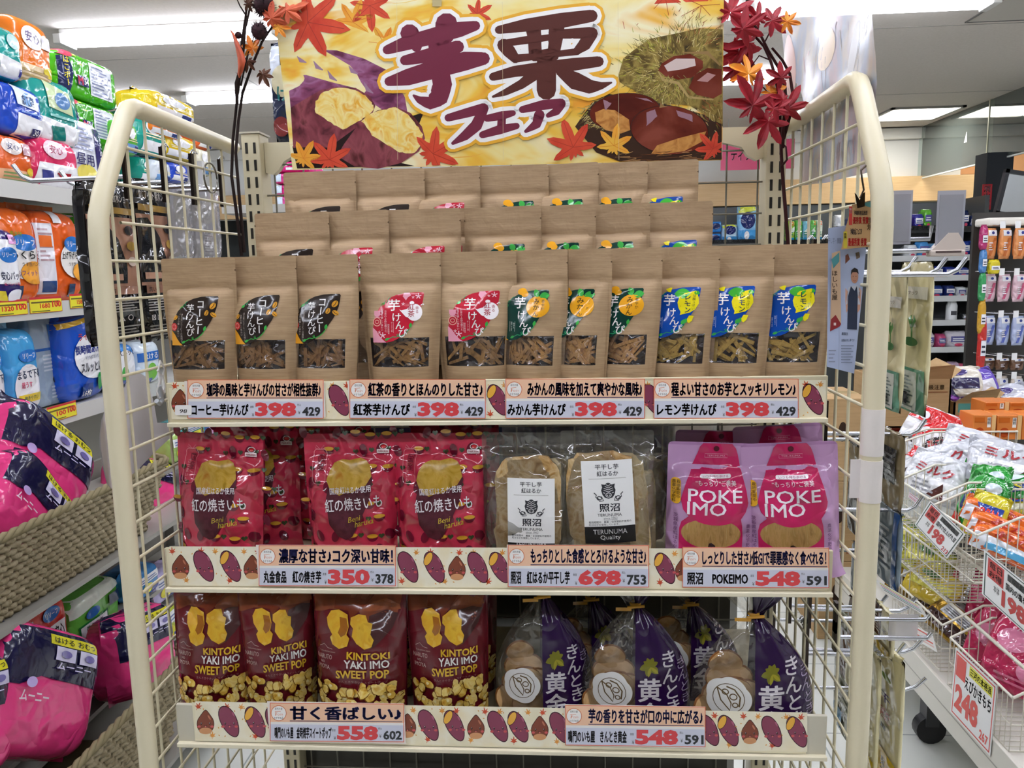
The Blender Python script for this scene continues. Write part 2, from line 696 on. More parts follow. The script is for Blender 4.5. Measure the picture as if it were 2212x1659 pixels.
# header plate with arched lower edge
a = Art('paint', False)
pts = [(-.408, 1.722), (-.408, 1.672), (-.395, 1.668), (-.385, 1.676), (-.375, 1.69), (-.35, 1.703), (.35, 1.703), (.40, 1.69), (.41, 1.676), (.425, 1.668), (.436, 1.672), (.436, 1.722)]
a.poly(pts, CREAM)
mb = MB('paint')
n = len(pts)
mb.art(a, lambda u, v, o: (u, .318, v))
mb.art(a, lambda u, v, o: (u, .333, v))
mb.add([(p[0], y, p[1]) for y in (.318, .333) for p in pts], [(i, (i + 1) % n, n + (i + 1) % n, n + i) for i in range(n)], CREAM)
mb.build('header_plate', rack)
g = MB()
for i in range(17):
    x = -.395 + .0515 * i
    g.tube([(x, .325, .12), (x, .325, 1.70)], .0016, DWIRE, 5, caps=False)
z = 1.685
while z > .12:
    g.tube([(-.41, .322, z), (.437, .322, z)], .0016, DWIRE, 5, caps=False)
    z -= .0515
g.build('back_mesh', rack)
for z, y, wd in ((S1, Y1, .45), (S2, Y2, .452), (S3, Y3, .449)):
    mb = MB('paint')
    mb.box(-.45, .45, y + .006, .315, z - .004, z + .003, CREAM, .001)
    for sx in (-1, 1):
        mb.add([(sx * .449, y + .05, z - .004), (sx * .449, .31, z - .004), (sx * .449, .31, z - .05)], [(0, 1, 2)], CREAM)
        mb.add([(sx * .446, y + .05, z - .004), (sx * .446, .31, z - .004), (sx * .446, .31, z - .05)], [(0, 1, 2)], CREAM)
    o = mb.build('shelf', rack)
    mb = MB('paint')
    mb.box(-wd, wd, y, y + .006, z - .0055, z + .056, CREAM if z != S3 else M('#d2ccb8', 'paint'), .001)
    mb.box(-wd, wd, y - .007, y + .001, z - .0055, z + .0005, M('#e8dfc2', 'paint'), .001)
    mb.build('price_rail', o)
mb = MB('paint')
mb.box(-.45, .45, -.08, .315, .30, .308, M('#6a6458', 'paint'))
o = mb.build('shelf', rack)
mb = MB('paint').box(-.46, .46, -.09, -.082, .25, .308, M('#5c574c', 'paint'))
mb.build('price_rail', o)
mb = MB('paint').box(-.46, .46, -.05, .34, .0, .12, M('#4c4840', 'paint'))
mb.build('plinth', rack)
# dark perforated panel low in the back
mb = MB('paint').box(-.41, .40, .335, .34, .12, 1.062, '#3a372f')
for i in range(24):
    mb.box(-.35 + .03 * i, -.338 + .03 * i, .3342, .336, .742, .747, '#151310')
mb.build('back_panel', rack)
# ---------------------------------------------------------------- pouches
class Pouch:
    """front surface of a stand-up pouch; front faces -y, origin at the bottom centre"""

    def __init__(s, w=.115, h=.224, D=.026, zp=.180, wb=.096, seed=0, wr=1.0, edge=.9, rc=.004, top=.0012, pw=2.4, zip_=(), flare=0.0, bk=.3):
        s.bk = bk
        s.w, s.h, s.D, s.zp, s.wb, s.edge, s.rc, s.top, s.pw, s.zip, s.flare = w, h, D, zp, wb, edge, rc, top, pw, zip_, flare
        rn = random.Random(seed)
        s.o = Vector((rn.uniform(-50, 50), rn.uniform(-50, 50), 0))
        s.wr = wr
        s.rg = []
        for i in range(7):        # creases: x, z, direction, length, width, depth
            sd = rn.choice((-1, 1))
            s.rg.append((sd * w * rn.uniform(.18, .42), zp - rn.uniform(.0, .16) * h, math.radians(rn.uniform(20, 75)) * sd, rn.uniform(.01, .03) * h / .2, rn.uniform(.0045, .009) * (1 if wr < 1.5 else 1.5), rn.uniform(-.0045, .003) * wr))
        s.lean = rn.uniform(-.15, .15)

    def W(s, z):
        t = z / s.h
        k = sstep(0, .85, t)
        W = (s.wb + (s.w - s.wb) * k) / 2
        if z > s.h - s.rc:
            q = (z - s.h + s.rc) / s.rc
            W -= s.rc * (1 - math.sqrt(max(0, 1 - q * q)))
        if s.flare and t < .18:
            W += s.flare * (1 - t / .18) ** 2
        return W

    def prof(s, z):
        t = z / s.zp
        if t >= 1:
            return s.top
        a = max(0, 1 - t ** 4.2) ** .36 if t > 0 else 1
        return s.top + s.D * a * (.88 + .12 * math.sin(PI * min(1, t * 1.1)))

    def y(s, x, z):
        W = s.W(z)
        q = min(1.0, abs(x) / W / s.edge)
        mask = 1 - q ** s.pw if q < 1 else 0
        # sharp shoulder corners under the zip
        d = s.top + (s.prof(z) - s.top) * mask ** .5
        k = mask * (1 if z < s.zp else .25)
        d += k * (s.wr * .0030 * noise.noise(Vector((x * 28, z * 22, 0)) + s.o) + min(s.wr, 1.25) * .0012 * noise.noise(Vector((x * 60, z * 45, 3)) + s.o))
        for rx, rz, an, L, wd, dp in s.rg:
            a = (x - rx) * math.cos(an) + (z - rz) * math.sin(an)
            b = -(x - rx) * math.sin(an) + (z - rz) * math.cos(an)
            d += dp * k * math.exp(-(a / L) ** 2 - (b / wd) ** 2)
        for zz, am in s.zip:
            d += am * math.exp(-((z - zz) / .0016) ** 2)
        return -d + .0015 * math.sin(z * 9 + s.lean * 20) * s.wr

    def fn(s, x, z, off=0.0):
        return (x, s.y(x, z) - off, z)

    def body(s, mb, c, nx=26, nz=44, win=None, zs=None, cback=None):
        zs = zs or frange(0, s.h, nz)
        if s.rc:
            zs = sorted(set(zs + [s.h - s.rc * k for k in (.15, .4, .7, 1)]))
        us = frange(-1, 1, nx)
        if win:
            us = sorted(set(us + [-win[0], win[0]]))
            us = [u for i, u in enumerate(us) if abs(abs(u) - win[0]) < 1e-9 or abs(abs(u) - win[0]) > .02]
            zs = sorted(set([z for z in zs if abs(z - win[1]) > .002 and abs(z - win[2]) > .002] + [win[1], win[2]]))
        f = lambda u, z: s.fn(u * s.W(z), z)
        mb.grid(f, us, zs, c, True, (lambda u, z: abs(u) < win[0] and win[1] < z < win[2]) if win else None)
        D2 = s.bk
        bk = lambda u, z: (u * s.W(z), -s.y(u * s.W(z), z) * D2 * (1 if z < s.zp else 0) + (.0004 if z >= s.zp else 0), z)
        mb.grid(bk, us[::2] + ([us[-1]] if us[::2][-1] != us[-1] else []), zs[::2] + ([zs[-1]] if zs[::2][-1] != zs[-1] else []), cback or c, True, None, True)
        # bottom gusset
        b = [s.fn(u * s.W(0), 0) for u in us]
        e = [bk(u, 0) for u in us]
        n = len(us)
        mb.add(b + e, [(i, n + i, n + i + 1, i + 1) for i in range(n - 1)], cback or c)
        if win:
            return [u for u in us if -win[0] - 1e-9 <= u <= win[0] + 1e-9], [z for z in zs if win[1] - 1e-9 <= z <= win[2] + 1e-9]


def Mkraft():
    if 'kraft' in _mats:
        return _mats['kraft']
    m, nt, b, out = newmat('kraft paper')
    t = nt.nodes.new('ShaderNodeTexCoord')
    mp = nt.nodes.new('ShaderNodeMapping')
    mp.inputs['Scale'].default_value = (30, 30, 600)
    n = nt.nodes.new('ShaderNodeTexNoise')
    n.inputs['Scale'].default_value = 1
    n.inputs['Detail'].default_value = 2
    n2 = nt.nodes.new('ShaderNodeTexNoise')
    n2.inputs['Scale'].default_value = 55
    n2.inputs['Distortion'].default_value = .8
    cr = nt.nodes.new('ShaderNodeValToRGB')
    cr.color_ramp.elements[0].position = .3
    cr.color_ramp.elements[1].position = .7
    cr.color_ramp.elements[0].color = lin('#a58765')
    cr.color_ramp.elements[1].color = lin('#b79b76')
    bp = nt.nodes.new('ShaderNodeBump')
    bp.inputs['Strength'].default_value = .14
    bp.inputs['Distance'].default_value = .006
    nt.links.new(t.outputs['Object'], mp.inputs['Vector'])
    nt.links.new(mp.outputs[0], n.inputs['Vector'])
    nt.links.new(t.outputs['Object'], n2.inputs['Vector'])
    nt.links.new(n.outputs['Fac'], cr.inputs['Fac'])
    nt.links.new(cr.outputs['Color'], b.inputs['Base Color'])
    nt.links.new(n2.outputs['Fac'], bp.inputs['Height'])
    nt.links.new(bp.outputs['Normal'], b.inputs['Normal'])
    b.inputs['Roughness'].default_value = .5
    b.inputs['Specular IOR Level'].default_value = .35
    _mats['kraft'] = m
    return m


KRAFT = Mkraft()
WINF = Mclear('window film', (.98, .97, .98), .02, '#b9aebb', .12, .35, 45, gl=.12)
STICKM = {'coffee': Mnoise('coffee sticks', ['#7a5228', '#ac7e46', '#8e6434'], 160, rough=.5), 'tea': Mnoise('tea sticks', ['#86602e', '#ba8c4c', '#9c723c'], 160, rough=.5),
          'mikan': Mnoise('mikan sticks', ['#a8743a', '#dca862', '#c08c48'], 160, rough=.5), 'lemon': Mnoise('lemon sticks', ['#a88438', '#dcb658', '#bf9842'], 160, rough=.5)}
GREENL = '#3fae49'


def leaf(a, x, y, L, an, c, wd=.42):
    p = []
    for i in range(9):
        t = i / 8
        p.append((t * L, math.sin(PI * t) ** .8 * L * wd * .6))
    for i in range(7, 0, -1):
        t = i / 8
        p.append((t * L, -math.sin(PI * t) ** .8 * L * wd * .6))
    ca, sa = math.cos(math.radians(an)), math.sin(math.radians(an))
    a.poly([(x + u * ca - v * sa, y + u * sa + v * ca) for u, v in p], c)


def bean(a, x, y, r, an):
    a.ell(x, y, r, r * .68, '#e2a033', an)
    ca, sa = math.cos(math.radians(an)), math.sin(math.radians(an))
    a.up()
    a.line([(x - r * .8 * ca, y - r * .8 * sa), (x + r * .15 * sa, y - r * .15 * ca), (x + r * .8 * ca, y + r * .8 * sa)], r * .16, '#3a2a22')
    a.lay -= 1


LEAFSHAPE = [(100, 97), (98, 100), (84, 100), (66, 99), (47, 95), (34, 89), (23, 80), (14, 69), (8, 58), (3, 44), (1, 30), (0, 14), (0, 0), (14, 0), (29, .5), (40, 2.5), (50, 7), (60, 14.5), (70, 24), (79, 36), (87, 49), (93, 62), (97, 75), (99, 86)]


def sticker_art(kind):
    a = Art('gloss')
    main, corner = {'coffee': ('#2c221e', '#e8a126'), 'tea': ('#c22338', '#eda0b4'), 'mikan': ('#0c3a30', '#efa51f'), 'lemon': ('#0f4aa8', '#f0dc1c')}[kind]
    a.poly(LEAFSHAPE, main)
    a.up()
    a.poly([(0, 0), (29, .5), (22, 6), (15, 14), (9, 23), (0, 31)] if kind in ('coffee', 'tea') else [(0, 0), (22, .5), (15, 5), (7, 9), (0, 13)], corner)
    # vine along the lower arc
    v = [(29, 7), (36, 9), (42, 12), (48, 11), (53, 13), (52, 18), (49, 16), (54, 12), (62, 16), (69, 22), (74, 28)]
    a.line(v, 1.5, GREENL if kind == 'coffee' else '#2f9a63', caps=False)
    leaf(a, 26, 5, 10, 25, GREENL)
    leaf(a, 74, 29, 11, 75, GREENL)
    if kind != 'mikan':
        leaf(a, 18, 75, 10, 30, GREENL)
        a.line([(24, 79), (28, 84), (31, 82), (29, 79), (33, 88), (36, 90)], 1.3, '#2f9a63', caps=False)
    else:
        leaf(a, 14, 66, 9, 40, '#23804f')
        a.line([(17, 74), (22, 80), (25, 78), (22, 76), (27, 84), (31, 87)], 1.2, '#23804f', caps=False)
    a.up()
    W = '#f6f2ee'
    if kind == 'coffee':
        a.vt('コーヒー', 65, 84, 19, W, .012, .92, -.8)
        a.vt('芋けんぴ', 42, 76, 18, W, .006, .9, 1.5)
        bean(a, 91, 80, 7, 60)
        bean(a, 79, 66, 6, 65)
        bean(a, 92, 62, 6.2, -40)
        bean(a, 10, 57, 5.5, 50)
        a.ell(8, 38, 8, 8, '#d23b3a')
        a.up()
        a.ring(8, 38, 5.5, 5, 1, '#f0a59a')
        a.vt('ほろ苦いコーヒーの風味と', 27, 63, 5, '#b8aca4', 0, .98)
        a.vt('お芋の優しい味わい', 19, 59, 5, '#b8aca4', 0, .98)
    else:
        a.vt('芋', 44, 75, 24, W, .016)
        a.vt('けんぴ', 49, 51, 19, W, .012, .84, 6)
        if kind == 'tea':
            T = '#fbf4f4'
            a.ell(83, 60, 15, 17, T)
            a.poly([(72, 68), (58, 64), (54, 66), (66, 52), (70, 50)], T)
            a.ell(78, 79, 4.5, 3.5, T)
            a.line([(95, 74), (99, 77), (100, 75)], 1.8, T)
            a.poly([(62, 99), (60, 92), (66, 84), (70, 90), (76, 94), (73, 99)], '#f0a9bb')
            a.rect(3, 57, 17, 64, '#ec9fb2'); a.ell(10, 57, 7, 5, '#ec9fb2'); a.ring(19, 60, 4, 4, 1.3, '#ec9fb2'); a.rect(3, 50.5, 18, 52, '#ec9fb2')
            a.ring(10, 42, 9, 9, 1.5, '#f0b0a0'); a.ring(10, 42, 5, 4, 1.2, '#f0b0a0')
            for x, y, r in ((90, 92, 5), (80, 90, 2.5), (61, 77, 3), (22, 15, 5.5), (15, 21, 3)):
                for k in range(5):
                    t = 2 * PI * k / 5 + .3
                    a.line([(x, y), (x + r * math.cos(t), y + r * math.sin(t))], r * .35, '#f4c6d0')
            a.up()
            a.vt('紅茶', 77, 71, 13.5, '#b02a3a', .01, 1.0)
            a.vt('香る', 88, 69, 7, '#b02a3a', 0, 1.1)
            a.vt('お茶の上品な香りと', 28, 63, 5, '#f4c9cd', 0, .98)
            a.vt('お芋の優しい味わい', 21, 65, 5, '#f4c9cd', 0, .98)
            a.line([(31, 20), (31, 38)], .5, '#f4c9cd', False); a.line([(43, 20), (43, 42)], .5, '#f4c9cd', False)
            a.vt('ダージリン茶', 40, 40, 3.4, '#f4c9cd'); a.vt('国産茶葉使用', 34, 36, 3.4, '#f4c9cd')
        elif kind == 'mikan':
            a.ell(80, 67, 23, 21, '#f2ab22', n=28)
            a.ell(46, 97, 9, 7, '#f2ab22'); a.ell(52, 92, 7, 6, '#f2ab22'); 
            leaf(a, 80, 86, 17, 118, GREENL, .6)
            leaf(a, 82, 87, 20, 8, GREENL, .6)
            a.ell(2, 44, 4, 7, '#e8832a')
            a.up()
            a.vt('みかん', 77, 78, 12.5, '#3a2f18', .006, .98, -.3)
            a.vt('香やか', 90, 78, 7, '#3a2f18', 0, 1.05)
            a.vt('爽やかなみかんの風味と', 15, 57, 5, '#8fb0a4', 0, .98); a.vt('お芋の優しい味わい', 8, 50, 5, '#8fb0a4', 0, .98)
            a.line([(24, 18), (24, 38)], .5, '#cfe0d8', False); a.line([(36, 18), (36, 38)], .5, '#cfe0d8', False)
            a.vt('みかん', 33, 34, 4, '#cfe0d8'); a.vt('使用してます', 28, 36, 3.2, '#cfe0d8')
        else:
            p = [(92, 93), (97, 80), (98, 68), (92, 57), (84, 51), (76, 49), (65, 46), (66, 52), (62, 60), (60, 70), (63, 80), (72, 88), (84, 91)]
            a.poly(p, '#f2e21c')
            leaf(a, 53, 87, 30, 2, '#48b83c', .55)
            leaf(a, 93, 84, 9, 80, '#48b83c', .9)
            a.poly([(36, 96), (44, 99), (48, 99), (46, 90), (40, 91)], '#f2e21c')
            a.poly([(78, 38), (82, 45), (90, 44), (87, 35), (82, 30), (79, 32)], '#f2e21c')
            leaf(a, 68, 27, 12, 60, GREENL, .5)
            for x, y in ((68, 58), (71, 54), (66, 63), (73, 60), (70, 51), (75, 55)):
                a.ell(x, y, .7, .7, '#7a7420', n=6)
            a.up()
            a.vt('レモン', 78, 81, 13, '#16324e', .018, .96, .2)
            a.vt('甘酸っぱい', 90, 83, 6, '#3a4a2a', 0, 1.0, -.4)
            a.vt('甘酸っぱいレモンの風味と', 12, 62, 5, '#8fb4e8', 0, .98); a.vt('お芋の優しい味わい', 4, 52, 5, '#8fb4e8', 0, .98)
            a.line([(21, 17), (21, 38)], .5, '#bcd0f0', False); a.line([(33, 20), (33, 42)], .5, '#bcd0f0', False)
            a.vt('国産レモン', 30, 39, 3.6, '#bcd0f0'); a.vt('使用してます', 25, 36, 3.2, '#bcd0f0')
    return a


def sticks(mb, kind, seed, x0, x1, z0, z1, y):
    rn = random.Random(seed)
    m = STICKM[kind]
    for i in range(30):
        L, t = rn.uniform(.012, .022), rn.uniform(.0018, .0028)
        cx, cz, cy = rn.uniform(x0 + .006, x1 - .006), rn.uniform(z0, z1 - .004), y + rn.uniform(.003, .011)
        an = math.radians(rn.choice((rn.uniform(55, 125), rn.uniform(10, 60), rn.uniform(-60, -10))))
        ca, sa = math.cos(an), math.sin(an)
        tl = rn.uniform(-.1, .1)
        V = []
        for a in (-L, L):
            for b in (-t, t):
                for c in (-t, t):
                    V.append((cx + a * ca - b * sa, cy + c + a * tl, cz + a * sa + b * ca))
        V = [(max(x0, min(x1, p[0])), p[1], max(z0, min(z1, p[2]))) for p in V]
        mb.add(V, [(0, 1, 3, 2), (4, 6, 7, 5), (0, 4, 5, 1), (2, 3, 7, 6), (0, 2, 6, 4), (1, 5, 7, 3)], m)


FLAV = {'coffee': 'black leaf sticker reading coffee', 'tea': 'red leaf sticker with a white teapot', 'mikan': 'dark green leaf sticker with a mandarin', 'lemon': 'blue leaf sticker with a yellow lemon'}


def kraft_pouch(kind, seed, loc, rz, rx, label, full=True, grp=None):
    t = thing('kraft_pouch', label, 'snack pouch', loc, rz, grp, rx)
    p = Pouch(seed=seed, zip_=((.1885, .0009), (.1935, .0006), (.1965, .0009), (.2065, .0005)), wr=1.25)
    mb = MB()
    win = (.78, .069, .109)
    uw, zw = p.body(mb, KRAFT, 30, 52, win)
    # tear notches
    for sx in (-1, 1):
        xx = sx * p.W(.206)
        mb.add([(xx + sx * .0002, p.y(xx, .206) - .0003, .2075), (xx - sx * .0022, p.y(xx, .206) - .0004, .206), (xx + sx * .0002, p.y(xx, .206) - .0003, .2045)], [(0, 1, 2)], '#5a442c')
    mb.build('body', t)
    if full:
        f = MB().grid(lambda u, z: p.fn(u * p.W(z), z, .0001), uw, zw, WINF)
        f.build('window_film', t)
        c = MB()
        x0, x1 = -.0375, .0375
        yb = -.004
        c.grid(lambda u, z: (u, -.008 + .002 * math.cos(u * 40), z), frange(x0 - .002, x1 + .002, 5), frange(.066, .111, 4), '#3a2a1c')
        sticks(c, kind, seed + 5, x0, x1, .070, .108, -.019)
        o = c.build('potato_sticks', t)
    s = MB()
    s.art(STK[kind], p.fn, .006, .00016, .0005)
    s.build('sticker', t)
    return t


def to_pouch(x, y):
    return (-.0365 + x * .00072, .1025 + y * .00068)


STK = {k: sticker_art(k).xf(to_pouch) for k in FLAV}
zb = S1 + .004
# front row: (flavour, right edge in the photograph, yaw in degrees, what singles it out)
row = [('coffee', 508, -7, 'kraft pouch with a black coffee sticker, beside the wire panel above the price card'),
       ('coffee', 641, -15, 'kraft pouch with a black coffee sticker, between two other front row coffee pouches'),
       ('coffee', 771, -13, 'kraft pouch with a black coffee sticker, next to the red teapot pouches in front'),
       ('tea', 949, -4, 'kraft pouch with a red teapot sticker, full front beside the coffee pouches'),
       ('tea', 1111, -3, 'kraft pouch with a red teapot sticker, beside the green mandarin pouches in front'),
       ('mikan', 1221, -22, 'kraft pouch with a green mandarin sticker, next to the red teapot pouch in front'),
       ('mikan', 1314, -27, 'kraft pouch with a green mandarin sticker half hidden by its neighbour in front row'),
       ('mikan', 1422, -23, 'kraft pouch with a green mandarin sticker, beside the blue lemon pouches in front'),
       ('lemon', 1545, -21, 'kraft pouch with a blue lemon sticker, next to the green mandarin pouch in front'),
       ('lemon', 1662, -19, 'kraft pouch with a blue lemon sticker, between two front row lemon pouches'),
       ('lemon', 1791, -14, 'kraft pouch with a blue lemon sticker, beside the hanging blue leaflet')]
for i, (k, xr, yw, lb) in enumerate(row):
    yc = .033
    a = math.radians(yw)
    e = P(xr, 700, yc - .0535 * math.sin(-a))
    kraft_pouch(k, 100 + i, (e.x - .0535 * math.cos(a), yc, zb), a, -.02, lb, True, 'sweet potato stick pouches in the front row')
# a pouch behind, glimpsed between coffee and tea
e = P(745, 700, .075)
kraft_pouch('coffee', 131, (e.x, .088, zb), 0, -.02, 'kraft pouch standing in the gap behind the coffee and teapot pouches', True)
zr2, zr3 = P(800, 452, .085).z - .2245, P(800, 362, .14).z - .2245
mid = [('coffee', 708, -5, 'black coffee', 'nearest the slotted upright'), ('tea', 836, -8, 'shiny pink', 'beside the coffee one'), ('tea', 991, -3, 'red teapot', 'broadest of all'),
       ('mikan', 1165, -12, 'green mandarin', 'beside red ones'), ('mikan', 1282, -14, 'green mandarin', 'between green ones'), ('mikan', 1399, -12, 'mandarin', 'beside the lemon one'), ('lemon', 1535, -6, 'blue lemon', 'at the row end')]
for i, (k, xr, yw, nm, wh) in enumerate(mid):
    a = math.radians(yw)
    yc = .098
    e = P(xr, 500, yc - .0545 * math.sin(-a))
    kraft_pouch(k, 200 + i, (e.x - .0545 * math.cos(a), yc, zr2), a, -.01, 'middle row kraft pouch, top of a %s sticker visible, %s' % (nm, wh), False, 'sweet potato stick pouches in the middle row')
e = P(1028, 500, .128)
kraft_pouch('tea', 219, (e.x - .0545, .128, zr2 + .0015), 0, -.01, 'middle row kraft pouch tucked behind the broad red teapot one', False)
back = [('coffee', 764, -4, 'black coffee', 'under the banner potatoes'), ('coffee', 913, -3, 'black coffee', 'second from the upright'), ('tea', 1033, -10, 'red', 'next to the coffee ones'),
        ('mikan', 1181, -4, 'green mandarin', 'beside red'), ('mikan', 1289, -12, 'green mandarin', 'between green ones'), ('mikan', 1395, -10, 'green mandarin', 'next to the blue'), ('lemon', 1504, -8, 'blue lemon', 'under the banner chestnuts')]
for i, (k, xr, yw, nm, wh) in enumerate(back):
    a = math.radians(yw)
    yc = .16
    e = P(xr, 400, yc - .0545 * math.sin(-a))
    kraft_pouch(k, 300 + i, (e.x - .0545 * math.cos(a), yc + (.0 if i != 5 else .004), zr3), a, -.005, 'top row kraft pouch, edge of a %s sticker showing, %s' % (nm, wh), False, 'sweet potato stick pouches in the top row')
# stepped riser that lifts the two rear rows
rs = thing('stepped_riser', 'brown cardboard stepped riser under the two rear rows of kraft pouches', 'display riser', (0, 0, S1 + .003))
mb = MB('matte').box(-.38, .40, .078, .1335, 0, zr2 - S1 - .0035, '#8a6f4e', .001)
mb.build('lower_step', rs)
MB('matte').box(-.36, .38, .134, .20, 0, zr3 - S1 - .0035, '#8a6f4e', .001).build('upper_step', rs)
# ---------------------------------------------------------------- decorated strips and price cards on the rails
BROWN, POT, YEL, FACE = '#86442e', '#8e3f58', '#f0b544', '#3a1420'


def maple(a, x, y, r, c, rot=0, c2=None):
    """small seven-lobed maple leaf, y downwards"""
    p = []
    lobes = (-150, -100, -50, 0, 50, 100, 150)
    L = (.55, .8, .95, 1.1, .95, .8, .55)
    for i, (d, l) in enumerate(zip(lobes, L)):
        for dd, k in ((-25, .36), (-7, l * .72), (0, l), (7, l * .72)):
            t = math.radians(d + dd + rot - 90)
            p.append((x + r * k * math.cos(t), y + r * k * math.sin(t)))
    a.poly(p, c)
    t = math.radians(90 + rot)
    a.line([(x, y), (x + r * .8 * math.cos(t), y + r * .8 * math.sin(t))], r * .1, c2 or c, False)


def face(a, x, y, k, smile=True):
    a.up()
    for sx in (-1, 1):
        a.ell(x + sx * 11 * k, y, 2.2 * k, 3.2 * k, '#3a1a1a', n=10)
        a.ell(x + sx * 17 * k, y + 8 * k, 4.5 * k, 3.2 * k, '#d0595a', n=10)
    a.up()
    for sx in (-1, 1):
        a.ell(x + sx * 11 * k - .5 * k, y - 1.2 * k, .8 * k, .9 * k, '#ffffff', n=6)
    a.lay -= 1
    a.line([(x - 4 * k, y + 4 * k), (x - 2 * k, y + 6.5 * k), (x, y + 5 * k), (x + 2 * k, y + 6.5 * k), (x + 4 * k, y + 4 * k)], 1.2 * k, '#3a1a1a', False)
    a.ell(x, y + 8 * k, 1.8 * k, 1.8 * k, '#e4736e', n=8)
    a.lay -= 1


def chestnut(a, x, y):
    o = []
    for i in range(25):
        t = 2 * PI * i / 24
        r = 1.0
        px, py = 19 * math.sin(t), -22 * math.cos(t)
        if py < -12:
            px *= .55 + .45 * (22 + py) / 10
            py = -12 + (py + 12) * 1.9
        o.append((x + px, y + 6 + py))
    a.poly(o, '#40160f')
    a.up()
    a.poly([(x + (q[0] - x) * .93, y + 6 + (q[1] - y - 6) * .94) for q in o], BROWN)
    a.up()
    a.ell(x, y + 21, 14, 7, '#d79a68')
    a.ell(x + 8, y - 8, 1.8, 6, '#c47a5c', rot=-30, n=10)
    face(a, x, y + 5, .82)
    a.lay -= 2


def potato(a, x, y, cut):
    o, q = [], []
    for i in range(28):
        t = 2 * PI * i / 28
        u, v = 37 * math.cos(t), 18 * math.sin(t) * (1 - .12 * math.cos(t))
        an = math.radians(64)
        o.append((x + u * math.cos(an) - v * math.sin(an), y + u * math.sin(an) + v * math.cos(an)))
        q.append((x + .94 * u * math.cos(an) - .9 * v * math.sin(an), y + .94 * u * math.sin(an) + .9 * v * math.cos(an)))
    a.poly(o, '#3f1022')
    a.up()
    a.poly(q, POT)
    a.up()
    if cut:
        a.ell(x - 14, y - 18, 16, 8.5, '#40121f', rot=-64)
        a.up()
        a.ell(x - 14, y - 18, 14.8, 7.3, YEL, rot=-64)
        a.lay -= 1
        face(a, x + 5, y + 2, .85)
    else:
        face(a, x + 1, y + 4, .85)
    a.ell(x + 9, y - 16, 1.8, 6, '#b3607c', rot=-28, n=10)
    a.lay -= 2


STRIPBG = Mnoise('strip paper', ['#efe6c4', '#f6efd6', '#f3e3b8'], 22, rough=.35)


def strip(name, label, Y, quad, items, leaves):
    """quad: x0, y0 top at x0, x1, y0 top at x1, bottom at x0, bottom at x1 (photograph pixels on plane Y)"""
    x0, t0, x1, t1, b0, b1 = quad
    a = Art('card', True)
    a.poly([(x0, t0), (x1, t1), (x1, b1), (x0, b0)], STRIPBG)
    a.up()
    n = lambda x: (t0 + b0) / 2 + ((t1 + b1) - (t0 + b0)) / 2 * (x - x0) / (x1 - x0)
    for x, dy, c, r in leaves:
        maple(a, x, n(x) + dy, r, c, rot=(x * 7) % 60 - 30)
    rn = random.Random(int(x0))
    for i in range(int((x1 - x0) / 12)):
        xx = rn.uniform(x0 + 4, x1 - 4)
        a.ell(xx, n(xx) + rn.uniform(-36, 36), 1.2, 2.2, '#e8a94f', rn.uniform(0, 180), 6)
    for x, k in items:
        (chestnut(a, x, n(x)) if k == 'c' else potato(a, x, n(x), k == 'o'))
    mb = MB('card')
    mb.art(a, lambda u, v, o: P(u, v, Y - o), 0, .00008, .0006)
    A, B = P(x0, b0, Y), P(x1, t1, Y)
    mb.box(A.x, B.x, Y - .0005, Y - .0001, A.z, B.z - .001, '#efe6c4')
    o = mb.build(name)
    return tag(o, label, 'shelf strip', 'autumn shelf strips')


R_, O_ = '#d9542f', '#eda044'


def lv(x0, x1):
    out, i, x = [], 0, x0 + 6
    while x < x1:
        out.append((x, -31 if i % 3 != 1 else 31, (R_, O_, R_, O_)[i % 4], 10 if i % 2 == 0 else 9))
        x += 31
        i += 1
    return out


strip('shelf_strip', 'cream autumn strip with potato characters along the upper rail, under the kraft pouches', Y1 - .0008, (371, 825, 1784, 821, 906, 904),
      [(389, 'c'), (733, 'p'), (1076, 'o'), (1410, 'p'), (1757, 'o')], lv(371, 1780))
strip('shelf_strip', 'cream autumn strip with potato characters along the middle rail, under the red pouches', Y2 - .0008, (366, 1180, 1790, 1186, 1265, 1273),
      [(390, 'c'), (441, 'p'), (499, 'o'), (545, 'c'), (882, 'p'), (939, 'o'), (987, 'c'), (1033, 'p'), (1080, 'o'), (1437, 'o'), (1477, 'c')], lv(366, 1780))
strip('shelf_strip', 'cream autumn strip with potato characters along the lowest rail, under the popcorn bags', Y3 - .0012, (422, 1515, 1744, 1539, 1600, 1624),
      [(444, 'c'), (495, 'p'), (552, 'o'), (596, 'p'), (880, 'c'), (926, 'p'), (982, 'o'), (1028, 'c'), (1076, 'p'), (1120, 'o'), (1166, 'c'), (1210, 'p'), (1532, 'p'), (1574, 'o'), (1620, 'c'), (1668, 'p'), (1722, 'o')], lv(422, 1740))

PEACH = '#f8caa6'


